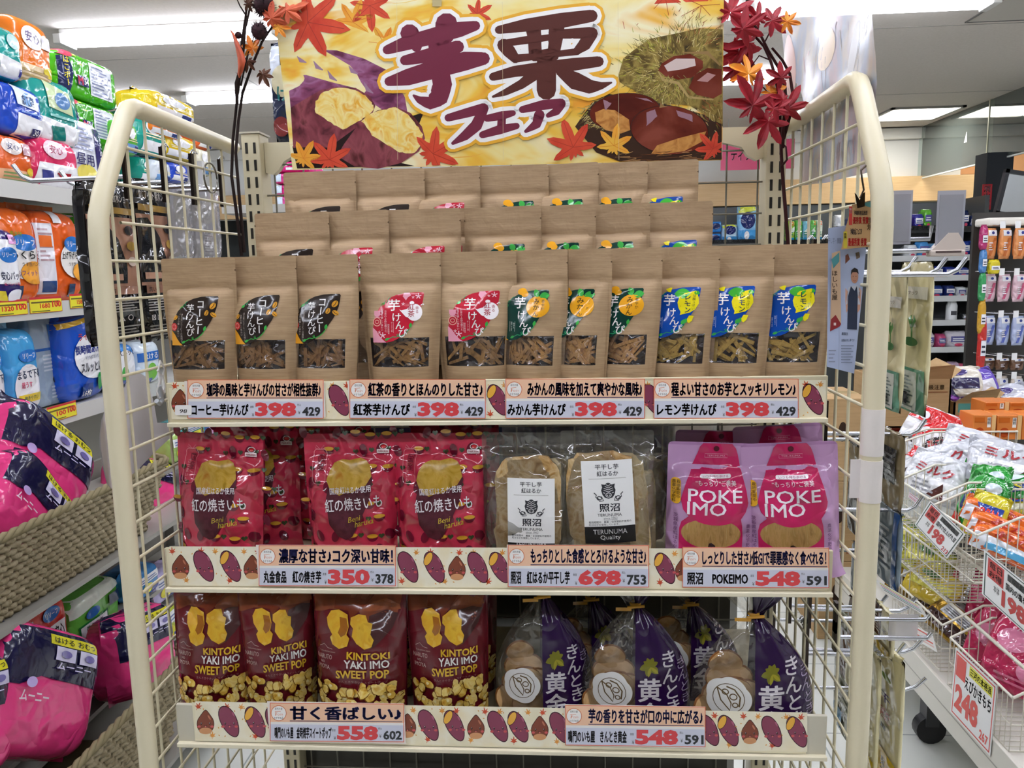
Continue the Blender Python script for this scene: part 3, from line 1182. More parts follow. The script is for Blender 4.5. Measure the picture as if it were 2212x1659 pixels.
def card(label, Y, x0, y0, x1, y1, slope, head, hx0, name, nx0, nx1, price, px0, px1, tax, tx0, tx1):
    """one price card; all x in photograph pixels, slope = rise of y per x"""
    a = Art('card', True)
    sh = lambda u, v: (u, v + slope * (u - x0))
    hgt = y1 - y0
    a.rect(x0, y0, x1, y1, '#e8714d')
    a.up()
    a.rect(x0 + 1.5, y0 + 1.5, x1 - 1.5, y0 + hgt * .50, PEACH)
    a.rect(x0 + 1.5, y0 + hgt * .50, x1 - 1.5, y0 + hgt * .56, '#efece8')
    a.rect(x0 + 1.5, y0 + hgt * .56, x1 - 1.5, y1 - 1.5, '#d6d8e6')
    a.up()
    cx, cy, r = x0 + 19, y0 + hgt * .27, 17
    a.ell(cx, cy, r, r, '#e07a4c', n=28)
    a.up()
    a.ell(cx, cy, r - 1.4, r - 1.4, '#fbf6f0', n=28)
    a.up()
    a.tb('目利き屋', cx - 8, cy - 12, cx + 8, cy - 7, '#333333')
    a.tb('おすすめ品', cx - 10, cy + 8, cx + 10, cy + 13, '#333333')
    a.line([(cx - 8, cy - 3), (cx + 4, cy - 4)], .8, '#e07a4c'); a.line([(cx - 6, cy - 3), (cx - 7, cy + 5)], .9, '#e07a4c')
    a.tb('Foin', cx - 6, cy - 1, cx + 9, cy + 5, '#e07a4c', -.01, shear=.2)
    N = '#262863'
    a.tb(head, hx0, y0 + 7, x1 - 6, y0 + hgt * .44, N, .042)
    a.rect(hx0, y0 + hgt * .462, x1 - 4, y0 + hgt * .478, N)
    a.tb(name, nx0, y0 + hgt * .62, nx1, y0 + hgt * .93, '#353337', .038)
    a.tb(price, px0, y0 + hgt * .585, px1, y1 - 3.5, '#e2484d', .055)
    a.tb(tax, tx0, y0 + hgt * .70, tx1, y1 - 5, '#2f3135', .035)
    a.tb('本体', px0 - 11, y0 + hgt * .67, px0 - 3, y0 + hgt * .74, '#555555'); a.tb('¥', px0 - 7, y0 + hgt * .86, px0 - 2, y0 + hgt * .95, '#555555')
    a.tb('税込', tx0 - 11, y0 + hgt * .62, tx0 - 3, y0 + hgt * .68, '#555555'); a.tb('¥', tx0 - 9, y0 + hgt * .80, tx0 - 4, y0 + hgt * .89, '#555555')
    a = a.xf(sh)
    mb = MB('card')
    mb.art(a, lambda u, v, o: P(u, v, Y - o), 0, .00008, .0004)
    A, B = P(x0, y1, Y), P(x1, y0 + slope * (x1 - x0), Y)
    mb.box(A.x, B.x, Y - .0002, Y + .0006, A.z, B.z, '#f2e6dc')
    return tag(mb.build('price_card'), label, 'price card', 'peach price cards on the rails')


Yc = Y1 - .0035
card('peach price card for coffee sticks priced 398, under the black sticker pouches', Yc, 405, 820, 699, 904, 0, '珈琲の風味と芋けんぴの甘さが相性抜群♪', 446, 'コーヒー芋けんぴ', 413, 537, '398', 551, 640, '429', 653, 692)
card('peach price card for black tea sticks priced 398, under the red teapot pouches', Yc, 755, 819, 1049, 904, 0, '紅茶の香りとほんのりした甘さ♪', 795, '紅茶芋けんぴ', 763, 886, '398', 902, 992, '429', 1004, 1044)
card('peach price card for mandarin sticks priced 398, under the green sticker pouches', Yc, 1092, 818, 1393, 904, 0, 'みかんの風味を加えて爽やかな風味♪', 1139, 'みかん芋けんぴ', 1096, 1222, '398', 1242, 1333, '429', 1346, 1387)
card('peach price card for lemon sticks priced 398, under the blue sticker pouches', Yc, 1412, 818, 1725, 904, 0, '程よい甘さのお芋とスッキリレモン♪', 1450, 'レモン芋けんぴ', 1419, 1548, '398', 1568, 1662, '429', 1676, 1719)
Yc = Y2 - .0035
card('peach price card priced 350, under the glossy red baked sweet potato pouches', Yc, 559, 1178, 855, 1266, .001, '濃厚な甘さ♪コク深い甘味！', 602, '丸金食品　紅の焼き芋', 569, 694, '350', 708, 799, '378', 811, 850)
card('peach price card priced 698, under the clear bags of dried potato slices', Yc, 1097, 1177, 1402, 1268, .003, 'もっちりとした食感ととろけるような甘さ♪', 1146, '照沼　紅はるか平干し芋', 1103, 1231, '698', 1249, 1342, '753', 1354, 1396)
card('peach price card priced 548, under the lilac and magenta pouches', Yc, 1474, 1182, 1791, 1269, .004, 'しっとりした甘さ♪低GIで罪悪感なく食べれる！', 1517, '照沼　POKEIMO', 1484, 1616, '548', 1632, 1729, '591', 1742, 1786)
Yc = Y3 - .0045
card('peach price card priced 558, under the maroon popcorn bags', Yc, 583, 1518, 873, 1601, .008, '甘く香ばしい♪', 626, '鳴門のいも屋　金時焼芋スイートポップ', 593, 716, '558', 728, 817, '602', 828, 868)
card('peach price card priced 548, under the purple bags tied with gold', Yc, 1221, 1523, 1524, 1610, .013, '芋の香りを甘さが口の中に広がる♪', 1271, '鳴門のいも屋　きんとき黄金', 1227, 1354, '548', 1372, 1465, '591', 1479, 1520)
a = Art('card', True)
a.rrect(378, 875, 414, 897, 4, '#f7f5f2')
a.up()
a.tb('98', 388, 884, 404, 892, '#1f1c1c', .01, shear=.15)
mb = MB('card').art(a, lambda u, v, o: P(u, v, Y1 - .0048 - o), 0, .0001, .0003)
A, B = P(380, 896, Y1 - .0048), P(412, 876, Y1 - .0048)
mb.box(A.x, B.x, Y1 - .0049, Y1 - .0043, A.z, B.z, '#f7f5f2')
tag(mb.build('number_sticker'), 'small white sticker with black digits stuck over the coffee price card', 'sticker')
# ---------------------------------------------------------------- autumn banner
YB = .237
SKIN = Mnoise('potato skin print', ['#5a2440', '#8e4a6c', '#a86c92', '#6a2e4a'], 26, (1, 1, 2.2), rough=.3)
SKIN2 = Mnoise('roasted skin print', ['#4a1e24', '#7e3a44', '#9a5058', '#5a2628'], 24, (1.6, 1, 1), rough=.3)
FLESH = Mnoise('potato flesh print', ['#f2a92e', '#f8d26a', '#fbe79c', '#f0b23c'], 38, rough=.3, dist=1.5)
BGP = Mnoise('banner ground print', ['#f4a63a', '#f8c94e', '#fbe89a', '#fdf3c8', '#f6bb48'], 5, (1, 1, 2.6), rough=.28, detail=3, dist=1.2)
NUT = Mnoise('chestnut print', ['#4a1610', '#6d2a1c', '#8c4636'], 14, (1, 1, 1), rough=.25)
TAN = Mnoise('chestnut base print', ['#a8662c', '#d69a52', '#b87838'], 60, rough=.3)
LRED = Mnoise('red leaf print', ['#c8382a', '#e0573c', '#d2452f'], 20, rough=.28)
LORG = Mnoise('orange leaf print', ['#ee8a2c', '#f4ab3e', '#f2c04c'], 20, rough=.28)
a = Art('card', True)
z2 = lambda *q: [(500 + x / 3.95, y / 3.95) for x, y in q]
z3 = lambda *q: [(1060 + x / 3.95, y / 3.95) for x, y in q]
BQ = [(585, -45), (1564, -45), (1560, 346), (632, 367)]
a.poly(BQ, BGP)
a.up()
rn = random.Random(4)
for i in range(46):          # brush streaks of the ground
    x, y = rn.uniform(640, 1520), rn.uniform(-30, 340)
    L, an = rn.uniform(40, 150), rn.uniform(-.28, -.05)
    c = rn.choice(('#f8dd86', '#fbecb4', '#f29f34', '#f6b94c', '#fdf4d4', '#ee9330'))
    w_ = rn.uniform(2, 9)
    pts = [(min(1556, max(634, x + L * t)), min(340, y + L * t * math.tan(an) + 5 * math.sin(t * 3))) for t in (0, .33, .66, 1)]
    a.line(pts, [w_ * .4, w_, w_ * .8, w_ * .2], c, False)
a.up()


def clipx(pts):
    return [(min(max(x, 590 + max(0, y) * .115), 1559), min(y, 364 - (x - 632) * .0215)) for x, y in pts]


def bmaple(x, y, r, rot, m, vein):
    p = []
    for d, l in ((-150, .5), (-104, .85), (-52, 1.0), (0, 1.12), (52, 1.0), (104, .85), (150, .5)):
        for dd, k in ((-25, .40), (-17, l * .56), (-9, l * .80), (0, l), (9, l * .80), (17, l * .56)):
            t = math.radians(d + dd + rot - 90)
            p.append((x + r * k * math.cos(t), y + r * k * math.sin(t)))
    a.poly(clipx(p), m)
    a.up()
    for d, l in ((-104, .7), (-52, .85), (0, .95), (52, .85), (104, .7)):
        t = math.radians(d + rot - 90)
        a.line(clipx([(x, y), (x + r * l * math.cos(t), y + r * l * math.sin(t))]), 1.1, vein, False)
    a.lay -= 1


# leaves behind
bmaple(763, 48, 48, 20, LORG, '#e07a2a')
bmaple(799, 12, 52, 175, LRED, '#b83a28')
bmaple(1030, 30, 34, 60, LRED, '#b83a28')
bmaple(1353, 81, 42, 40, LRED, '#b83a28')
bmaple(1437, -8, 44, 170, LRED, '#b83a28')
bmaple(1515, 12, 58, 190, LRED, '#a8302a')
bmaple(830, 95, 40, -30, LORG, '#e07a2a')
a.up(2)
# sweet potatoes
a.poly(z2((470, 480), (650, 420), (900, 430), (1130, 500), (1350, 610), (1480, 830), (1500, 950), (1350, 980), (1000, 740), (700, 650), (485, 640)), SKIN)
a.up()
a.poly(z2((480, 640), (640, 640), (850, 700), (1050, 750), (900, 800), (700, 850), (505, 925)), SKIN)
for x, y, l in ((700, 520, 130), (820, 600, 150), (1130, 700, 160), (560, 480, 90), (1000, 560, 120)):
    a.line(z2((x, y), (x + 30, y + l * .4), (x + 80, y + l * .6)), [1, 9, 2], '#a58198', False)
a.up()
a.poly(clipx(z2((520, 1250), (700, 1240), (950, 1080), (1100, 1040), (1500, 1000), (1640, 960), (1600, 1060), (1400, 1380), (1560, 1440), (560, 1470))), '#24110f')
a.up()
a.poly(z2((505, 920), (620, 850), (760, 770), (900, 740), (1060, 750), (1180, 820), (1228, 900), (1205, 965), (1050, 1100), (830, 1260), (650, 1255), (527, 1262)), SKIN2)
a.up()
rnd = random.Random(2)


def ragged(pts, k):
    o = []
    for i, p in enumerate(pts):
        q = pts[(i + 1) % len(pts)]
        for t in (0, .25, .5, .75):
            o.append((p[0] + (q[0] - p[0]) * t + rnd.uniform(-k, k), p[1] + (q[1] - p[1]) * t + rnd.uniform(-k, k)))
    return o


a.poly(ragged(z2((710, 890), (760, 800), (850, 757), (1000, 750), (1120, 800), (1195, 870), (1215, 930), (1150, 1000), (1060, 1050), (950, 1105), (850, 1050), (720, 970)), 1.6), FLESH)
a.up()
a.poly(z2((1120, 1010), (1250, 940), (1400, 908), (1530, 965), (1625, 1080), (1652, 1180), (1600, 1290), (1450, 1390), (1250, 1440), (1050, 1420), (900, 1330), (960, 1230)), SKIN2)
a.up()
a.poly(ragged(z2((1110, 1030), (1200, 960), (1330, 932), (1400, 912), (1500, 972), (1580, 1070), (1630, 1150), (1618, 1250), (1540, 1310), (1430, 1300), (1330, 1240), (1200, 1150)), 1.6), FLESH)
a.up()
bmaple(665, 48, 84, 100, LRED, '#a8302a')
bmaple(655, 342, 40, 30, LORG, '#e8902a')
bmaple(712, 345, 52, 10, LRED, '#b83a28')
bmaple(935, 332, 60, 60, LRED, '#b83a28')
# chestnuts in their burrs
a.poly(z3((1090, 640), (1130, 500), (1230, 420), (1360, 330), (1560, 290), (1780, 240), (1980, 250), (1980, 1080), (1700, 900), (1400, 880), (1240, 780), (1100, 700)), Mnoise('burr print', ['#3a2d14', '#6e5a2a', '#a08a48', '#55481e'], 55, rough=.3))
a.poly(clipx(z3((720, 1080), (860, 880), (1000, 800), (1400, 860), (1980, 1020), (1980, 1390), (1100, 1400), (900, 1300))), '#3c2416')
a.up()
for i in range(760):
    t = rn.random()
    if i < 660:
        cx, cy = rn.choice(((1330, 480), (1500, 380), (1780, 330), (1400, 740), (1500, 800), (1250, 620), (1850, 950), (1700, 250)))
        x, y = cx + rn.gauss(0, 105), cy + rn.gauss(0, 85)
        an = math.atan2(y - 620, x - 1600) + rn.uniform(-.7, .7)
    else:
        x, y = rn.uniform(780, 1000), rn.uniform(830, 1100)
        an = rn.uniform(2.2, 3.4)
    L = rn.uniform(30, 75)
    c = rn.choice(('#c8b266', '#8f8a3a', '#a99452', '#5e4c22', '#d9c98a', '#a2562e' if x > 1600 else '#b4b23e'))
    p = clipx(z3((x, y), (x + L * math.cos(an), y + L * math.sin(an))))
    a.line(p, [1.6, .4], c, False)
a.up()
a.poly(z3((1430, 600), (1460, 540), (1560, 480), (1700, 460), (1810, 520), (1810, 580), (1720, 660), (1600, 680), (1490, 650)), NUT)
a.poly(clipx(z3((1690, 750), (1740, 640), (1850, 580), (1990, 590), (1990, 800), (1900, 840), (1760, 810))), NUT)
a.up()
a.poly(z3((1480, 560), (1580, 500), (1740, 500), (1750, 560), (1640, 590), (1510, 610)), '#d9c4bc')
a.poly(z3((1760, 690), (1850, 620), (1920, 640), (1850, 700)), '#b98a86')
a.line(z3((1430, 610), (1470, 680), (1600, 710), (1690, 830), (1900, 850)), [2, 6, 7, 5, 3], '#b59a62', False)
a.line(z3((1640, 450), (1850, 450), (1960, 560)), [2, 8, 3], '#9a7a4a', False)
for i in range(90):
    x, y = rn.uniform(1240, 1680), rn.uniform(640, 860)
    an = rn.uniform(.4, 2.6)
    a.line(z3((x, y), (x + 50 * math.cos(an), y + 50 * math.sin(an))), [1.5, .4], rn.choice(('#c8b266', '#8f8a4a', '#6e5c2a')), False)
a.up()
for cx, cy, rx, ry, rot in ((1145, 955, 300, 158, -4), (1525, 1110, 330, 205, 6)):
    a.ell(1060 + cx / 3.95, cy / 3.95, rx / 3.95 + 1.2, ry / 3.95 + 1.2, '#2a0d0a', rot, 30)
    a.up()
    a.ell(1060 + cx / 3.95, cy / 3.95, rx / 3.95, ry / 3.95, NUT, rot, 30)
    a.up()
    a.lay -= 0
a.poly(z3((890, 960), (960, 930), (1060, 940), (1180, 1020), (1190, 1110), (1110, 1140), (980, 1110), (900, 1040)), TAN)
a.poly(z3((1370, 1310), (1420, 1240), (1600, 1180), (1840, 1120), (1800, 1210), (1650, 1290), (1450, 1318)), TAN)
a.poly(z3((1440, 920), (1450, 875), (1470, 900), (1510, 910)), '#a07a4a')
for pts in (((960, 850), (1030, 880), (980, 950)), ((1230, 830), (1330, 840), (1400, 880)), ((1330, 960), (1400, 930), (1420, 990), (1330, 1080)), ((1580, 940), (1720, 980), (1720, 1040), (1600, 990))):
    a.poly(ragged(z3(*pts), .8), '#a07884')
a.up()
for i in range(40):
    x, y = rn.uniform(1050, 1900), rn.uniform(1300, 1380)
    a.line(clipx(z3((x, y), (x + rn.uniform(60, 160), y + rn.uniform(-25, 15)))), [.6, 1.2], rn.choice(('#a8784a', '#7a4a2a', '#c89a62', '#4a2a1a')), False)
a.up()
bmaple(1238, 318, 60, -20, LRED, '#b83a28')
bmaple(1326, 315, 44, 10, LORG, '#e8902a')
bmaple(1540, 322, 40, -40, LRED, '#b83a28')
a.up(2)
# brush lettering: each stroke a list of (x, y, width)
DK1, DK2 = '#7a2b42', '#5c2d26'
imo = [[(1330, 425, 80), (1500, 365, 125), (1750, 300, 140), (1950, 250, 130), (2080, 220, 85)], [(1520, 285, 160), (1560, 350, 140), (1580, 400, 90)], [(1835, 205, 190), (1820, 300, 170), (1800, 360, 120)],
       [(1480, 515, 85), (1700, 470, 125), (1930, 400, 110)], [(1345, 695, 80), (1500, 660, 140), (1750, 585, 160), (2000, 520, 160), (2150, 500, 110)],
       [(1740, 330, 130), (1770, 560, 150), (1800, 720, 165), (1770, 830, 160), (1690, 880, 110), (1600, 850, 60), (1555, 815, 20)]]
kuri = [[(70, 255, 70), (300, 215, 110), (600, 175, 130), (860, 135, 105)], [(110, 385, 110), (160, 440, 110), (210, 500, 80)], [(110, 370, 60), (350, 335, 70), (600, 290, 80), (850, 280, 100)], [(860, 285, 110), (800, 380, 110), (740, 430, 70)],
        [(210, 500, 70), (480, 470, 50), (740, 440, 60)], [(360, 220, 135), (375, 330, 115), (380, 470, 110)], [(565, 190, 140), (555, 330, 120), (530, 470, 110)],
        [(20, 655, 70), (200, 610, 95), (450, 580, 110), (700, 550, 110), (920, 525, 90)], [(475, 470, 160), (475, 640, 165), (475, 770, 165)],
        [(420, 600, 110), (260, 720, 80), (120, 790, 55), (20, 825, 20)], [(600, 610, 90), (720, 690, 150), (850, 740, 120), (950, 730, 60), (1030, 705, 15)]]
fe = [[(1850, 1005, 65), (2000, 965, 80), (2150, 925, 90)], [(2150, 935, 80), (2090, 1070, 100), (1990, 1160, 80), (1890, 1222, 30)]]
fe3 = [[(-30, 1010, 60), (100, 985, 75), (190, 965, 50)], [(95, 1000, 70), (90, 1100, 75)], [(-70, 1150, 60), (80, 1105, 80), (220, 1075, 55)], [(270, 935, 60), (450, 895, 85), (600, 880, 80)], [(605, 890, 70), (560, 950, 70), (490, 985, 40)],
       [(415, 980, 90), (390, 1060, 80), (300, 1120, 30)]]
for grow, col in ((128, '#f7b93a'), (74, '#fdfbf6'), (0, None)):
    for zz, ss, c in ((z2, imo, DK1), (z3, kuri, DK2), (z2, fe, DK1), (z3, fe3, DK1)):
        for st in ss:
            pts = zz(*[(q[0], q[1]) for q in st])
            # smooth the stroke
            P2, W2 = [], []
            for i in range(len(st) - 1):
                for t in (0, .34, .67):
                    P2.append((pts[i][0] + (pts[i + 1][0] - pts[i][0]) * t, pts[i][1] + (pts[i + 1][1] - pts[i][1]) * t))
                    W2.append((st[i][2] + (st[i + 1][2] - st[i][2]) * t + grow) / 3.95)
            P2.append(pts[-1]); W2.append((st[-1][2] + grow) / 3.95)
            a.line(P2, W2, col or c)
    a.up()
for q in (((428, 268), (492, 256), (494, 292), (432, 300)), ((252, 408), (312, 398), (325, 442), (270, 455)), ((432, 368), (494, 358), (488, 414), (435, 424)), ((632, 338), (704, 326), (682, 388), (612, 396))):
    a.poly(z3(*q), '#fdfbf6')
for x in (857, 1085, 1335):
    a.line([(x, 4), (x + 2, 345)], .6, '#e8d9b0', False)
bn = thing('autumn_banner', 'wide autumn banner with big brush lettering, sweet potatoes and chestnuts above the kraft pouches', 'banner', P(1096, 356, YB))
loc = Vector(bn.location)
bfn = lambda u, v, o: P(u, v, YB - o - (346 - v) * .00006) - loc
mb = MB('card')
mb.art(a, bfn, 0, .00006, .0002)
b2 = Art('paper', True)
b2.poly(BQ, '#e9e2d2')
mb.art(b2, lambda u, v, o: bfn(u, v, -.0006))
mb.build('printed_sheet', bn)
tp = Art('gloss', True)
tp.rect(934, -10, 954, 14, '#c9b98a')
MB().art(tp, bfn, 0, 0, .0016).build('tape', bn)
# ---------------------------------------------------------------- middle shelf: red pouches, clear bags, lilac pouches
B2 = S2 + .0035
B3 = S3 + .0035
k2 = .149


def tf(cx, top, h, k=.149):
    """zoomed-photo pixels -> metres on the bag front"""
    return lambda x, y: ((x - cx) * k * .001, h - (y - top) * k * .001)


def zp(t, *q):
    return [t(x, y) for x, y in q]


FOILFLESH = Mnoise('foil flesh print', ['#8a6a1c', '#b8922e', '#c8a248', '#b87a24'], 45, rough=.22, dist=1.2)
FOILSKIN = Mnoise('foil skin print', ['#3c1820', '#5a2a34', '#4a2028'], 60, rough=.25)


def red_art():
    t = tf(1778, 150, .198)
    a = Art('foil')
    rn = random.Random(11)
    gx = 0
    for r in range(9):
        for c in range(6):
            x, y = -.066 + c * .0245 + (r % 2) * .012 + rn.uniform(-.003, .003), .008 + r * .0238 + rn.uniform(-.003, .003)
            k = rn.random()
            if k < .42:
                a.ell(x, y, .0056, .0088, '#6e0f2c', rn.uniform(-25, 25), 14)
            elif k < .75:
                a.ell(x, y, .0076, .0076, '#6e0f2c', 0, 14, a0=180, a1=360)
                a.up(); a.ell(x, y + .0004, .0076, .003, '#d8a030', 0, 12); a.lay -= 1
            if rn.random() < .55:
                x += .012
                a.poly([(x, y - .004), (x + .004, y), (x + .0034, y + .0026), (x + .0013, y + .0032), (x, y + .0018), (x - .0013, y + .0032), (x - .0034, y + .0026), (x - .004, y)], '#35482c')
    a.up(2)
    a.poly(zp(t, (1590, 620), (1570, 760), (1600, 1000), (1680, 1110), (1760, 1140), (1820, 1110), (1900, 950), (1990, 760), (2020, 560), (1980, 460), (1700, 410)), FOILSKIN)
    a.up()
    a.poly(zp(t, (1600, 650), (1572, 580), (1600, 490), (1640, 420), (1680, 400), (1720, 385), (1800, 392), (1900, 372), (1960, 395), (1990, 440), (2010, 540), (1960, 620), (1900, 640), (1830, 690), (1770, 690), (1700, 722), (1640, 690)), FOILFLESH)
    a.up()
    W = '#f6eef0'
    x0, y0 = t(1605, 725); x1, y1 = t(2005, 640)
    a.tb('国産紅はるか使用', x0, y0 + .004, x1, y1 + .001, W, .01, rot=5)
    x0, y0 = t(1560, 860); x1, y1 = t(2100, 735)
    a.tb('紅の焼きいも', x0, y0, x1, y1, W, .012, rot=5)
    x0, y0 = t(1785, 1005); x1, y1 = t(2010, 915)
    a.tb('Beni', x0, y0 + .006, (x0 + x1) / 2, y1, '#d8bc3a', 0, rot=12, shear=.3)
    a.tb('haruka', (x0 + x1) / 2 - .008, y0, x1 + .002, y1 - .005, '#d8bc3a', 0, rot=12, shear=.3)
    # tag with a bow
    x0, y0 = t(1432, 615); x1, y1 = t(1560, 300)
    n = []
    for cx, cy, s0 in ((x1 - .004, y1 - .006, 0), (x0 + .004, y1 - .006, 90), (x0 + .004, y0 + .006, 180), (x1 - .004, y0 + .006, 270)):
        for i in range(4):
            q = math.radians(s0 + 30 * i)
            n.append((cx + .004 * math.cos(q), cy + .006 * math.sin(q)))
    a.line(n + [n[0]], .0007, '#e8919c', False)
    mx = (x0 + x1) / 2
    a.line([(mx, y1), (mx - .006, y1 + .006), (mx - .007, y1 + .002), (mx, y1), (mx + .006, y1 + .006), (mx + .007, y1 + .002), (mx, y1)], .0006, '#e8919c', False)
    a.vt('国産', mx + .002, y1 - .012, .011, '#7a1630', .01)
    a.vt('さつまいも', mx - .003, y1 - .018, .006, '#e8919c', .0)
    x, y = t(2105, 320)
    a.rrect(x - .009, y - .003, x + .009, y + .003, .0012, '#f3dfe0')
    a.ring(x + .001, y + .007, .006, .0042, .001, '#f3dfe0')
    a.up()
    a.ell(x + .001, y + .007, .0036, .0024, '#d8262c')
    a.tb('MARUKIN', x - .007, y - .0016, x + .007, y + .0016, '#a03a40', .01)
    return a


RED = M('#cc3450', 'foil')
RA = red_art()


def red_pouch(seed, loc, rz, ry, label):
    t = thing('red_pouch', label, 'snack pouch', loc, rz, 'red baked sweet potato pouches', -.03, ry)
    p = Pouch(w=.133, h=.198, D=.027, zp=.167, wb=.126, seed=seed, wr=2.0, edge=.94, rc=.006, pw=2.2, flare=.006, bk=.35, zip_=((.173, .0007), (.177, .0007)))
    mb = MB()
    p.body(mb, RED, 30, 46)
    mb.art(RA, p.fn, .0042, .0003, .0013)
    mb.build('body', t)
    e = MB()
    us = frange(-1, 1, 12)
    e.grid(lambda u, z: p.fn(u * p.W(z), z, .0003), us, frange(.190, .1978, 3), M('#b82a44', 'foil'))
    e.build('top_seal', t)
    return t


def place(px, py, Y, z, dx=0):
    q = P(px, py, Y)
    return (q.x + dx, Y, z)


ra = red_pouch(1, place(470, 1070, .025, B2 + .001), -.1, .05, 'glossy red baked sweet potato pouch at the shelf end beside the wire panel')
rc = red_pouch(2, place(760, 1070, .03, B2), 0, 0, 'glossy red baked sweet potato pouch above the 350 price card')
rd = red_pouch(3, place(953, 1070, .028, B2), -.05, 0, 'glossy red baked sweet potato pouch beside the clear dried potato bags')
dup(rc, 'glossy red baked sweet potato pouch squeezed between and behind two front ones', place(560, 1070, .088, B2), -.04)
dup(ra, 'red pouch barely showing behind the pouch above the 350 card', place(705, 1040, .16, B2), 0)
dup(rd, 'red pouch barely showing behind the pouch beside the clear bags', place(985, 1040, .10, B2), 0)

# clear bags with dried potato slices
CLR = Mclear('clear bag', (.95, .95, .93), .05, '#d8d4c8', .05, .5, 26, gl=.2)
SLICE = Mnoise('dried potato', ['#a87c40', '#cda468', '#dcc08e', '#b88c4c'], 42, rough=.45, bump=.5, dist=1.4)
SLICE2 = Mnoise('dried potato pale', ['#c0a468', '#e0ca9c', '#ccb078'], 50, rough=.5, bump=.5, dist=1.0)


def boar(a, cx, cy, r, c, bg):
    """crest: boar head over two scrolls"""
    a.poly([(cx + r * x, cy + r * y) for x, y in ((-.9, .95), (-.45, .85), (-.2, 1.05), (0, 1.1), (.2, 1.05), (.45, .85), (.9, .95), (.8, .5), (.95, .1), (.8, -.5), (.5, -.9), (0, -1.05), (-.5, -.9), (-.8, -.5), (-.95, .1), (-.8, .5))], c)
    a.up()
    for y, w_ in ((.75, .3), (.5, .45), (.25, .6), (-.02, .62)):
        a.line([(cx - r * w_, cy + r * (y + .14)), (cx, cy + r * (y - .1)), (cx + r * w_, cy + r * (y + .14))], r * .07, bg, False)
    a.ring(cx, cy - r * .55, r * .4, r * .32, r * .08, bg)
    for sx in (-1, 1):
        a.line([(cx + sx * r * .7, cy - r * .2), (cx + sx * r * .45, cy - r * .3)], r * .09, bg, False)
        a.ell(cx + sx * r * .15, cy - r * .58, r * .07, r * .07, bg, n=8)
        a.ring(cx + sx * r * 1.25, cy - r * .95, r * .34, r * .3, r * .12, c)
        a.line([(cx + sx * r * 1.1, cy - r * 1.2), (cx + sx * r * 1.7, cy - r * .8), (cx + sx * r * 1.6, cy - r * .5), (cx + sx * r * 1.9, cy - r * .2)], r * .12, c, False)
        a.line([(cx + sx * r * .95, cy - r * .7), (cx + sx * r * .7, cy - r * 1.3), (cx + sx * r * 1.3, cy - r * 1.35)], r * .1, c, False)
    a.lay -= 1


def label_art(band):
    a = Art('card')
    w_, h = 67, 112
    a.rect(0, 0, w_, h, '#f3f3f0')
    a.up()
    if not band: a.rect(0, 0, w_, 18, '#1b1b1d')
    else: a.rect(0, 0, w_, 23, '#1b1b1d')
    a.up()
    K = '#33343a'
    a.tb('平干し芋', 18, 100, 49, 107, K, .012)
    a.tb('紅はるか', 20, 91, 48, 98, K, .012)
    a.rect(9, 87.5, 58, 88, '#9a958a')
    boar(a, 34, 71, 10, K, '#f3f3f0')
    a.tb('照沼', 21, 43, 48, 54, K, .02)
    a.tb('TERUNUMA', 18, 36.5, 50, 40.5, '#6a6a6c', .005)
    a.tb('since 1962', 26, 32.5, 44, 35.5, '#8a8a8a')
    a.rect(26, 31.6, 44, 31.9, '#8a8a8a')
    a.tb('栽培期間中　農薬・化学肥料不使用の', 6, 27.5, 62, 30.5, K)
    a.tb('紅はるかを使用しています。', 6, 24, 46, 27, K)
    a.tb('TERUNUMA', 11, 12.5, 56, 19, '#f0f0ee', .012)
    a.tb('Quality', 20, 3.5, 47, 11, '#f0f0ee', .012)
    return a


def clear_bag(seed, loc, rz, label, lab, slices, tall=.205):
    t = thing('dried_potato_bag', label, 'snack pouch', loc, rz, 'clear dried potato bags', -.03)
    p = Pouch(w=.128, h=tall, D=.022, zp=tall - .022, wb=.122, seed=seed, wr=2.2, edge=.95, rc=.003, bk=.3, zip_=((tall - .018, .0008), (tall - .014, .0008)))
    mb = MB()
    p.body(mb, CLR, 26, 40)
    mb.build('clear_bag', t)
    rn = random.Random(seed)
    for x0, x1, z0, z1, y, an, m in slices:
        o = []
        n = 26
        cx, cz = (x0 + x1) / 2, (z0 + z1) / 2
        for i in range(n):
            q = 2 * PI * i / n
            ex = lambda v: math.copysign(abs(v) ** .45, v)
            k = 1 + rn.uniform(-.045, .045)
            o.append((ex(math.cos(q)) * (x1 - x0) / 2 * k, ex(math.sin(q)) * (z1 - z0) / 2 * k))
        ca, sa = math.cos(an), math.sin(an)
        V = []
        for yy, s in ((y, .95), (y + .0015, 1), (y + .007, 1)):
            for a_, b_ in o:
                V.append((cx + (a_ * ca - b_ * sa) * s, yy + .0012 * math.sin(a_ * 90) , cz + (a_ * sa + b_ * ca) * s))
        F = [(j * n + i, j * n + (i + 1) % n, (j + 1) * n + (i + 1) % n, (j + 1) * n + i) for j in (0, 1) for i in range(n)] + [tuple(range(n))]
        MB().add(V, F, m, False).build('potato_slice', t)
    if lab:
        band, lx, lz, rot, sc = lab
        a = label_art(band)
        ca, sa = math.cos(rot), math.sin(rot)
        s_ = .00097 * sc
        b = a.xf(lambda x, y: (lx + ((x - 33) * ca - (y - 56) * sa) * s_, lz + ((x - 33) * sa + (y - 56) * ca) * s_))
        yl = min(p.y(lx + i * .008, lz + j * .012) for i in range(-4, 5) for j in range(-4, 5))
        MB().art(b, lambda u, v, o: (u, yl + 9 * (u - lx) ** 2 * .3 - o, v), .012, .0001, .0006).build('label', t)
    return t


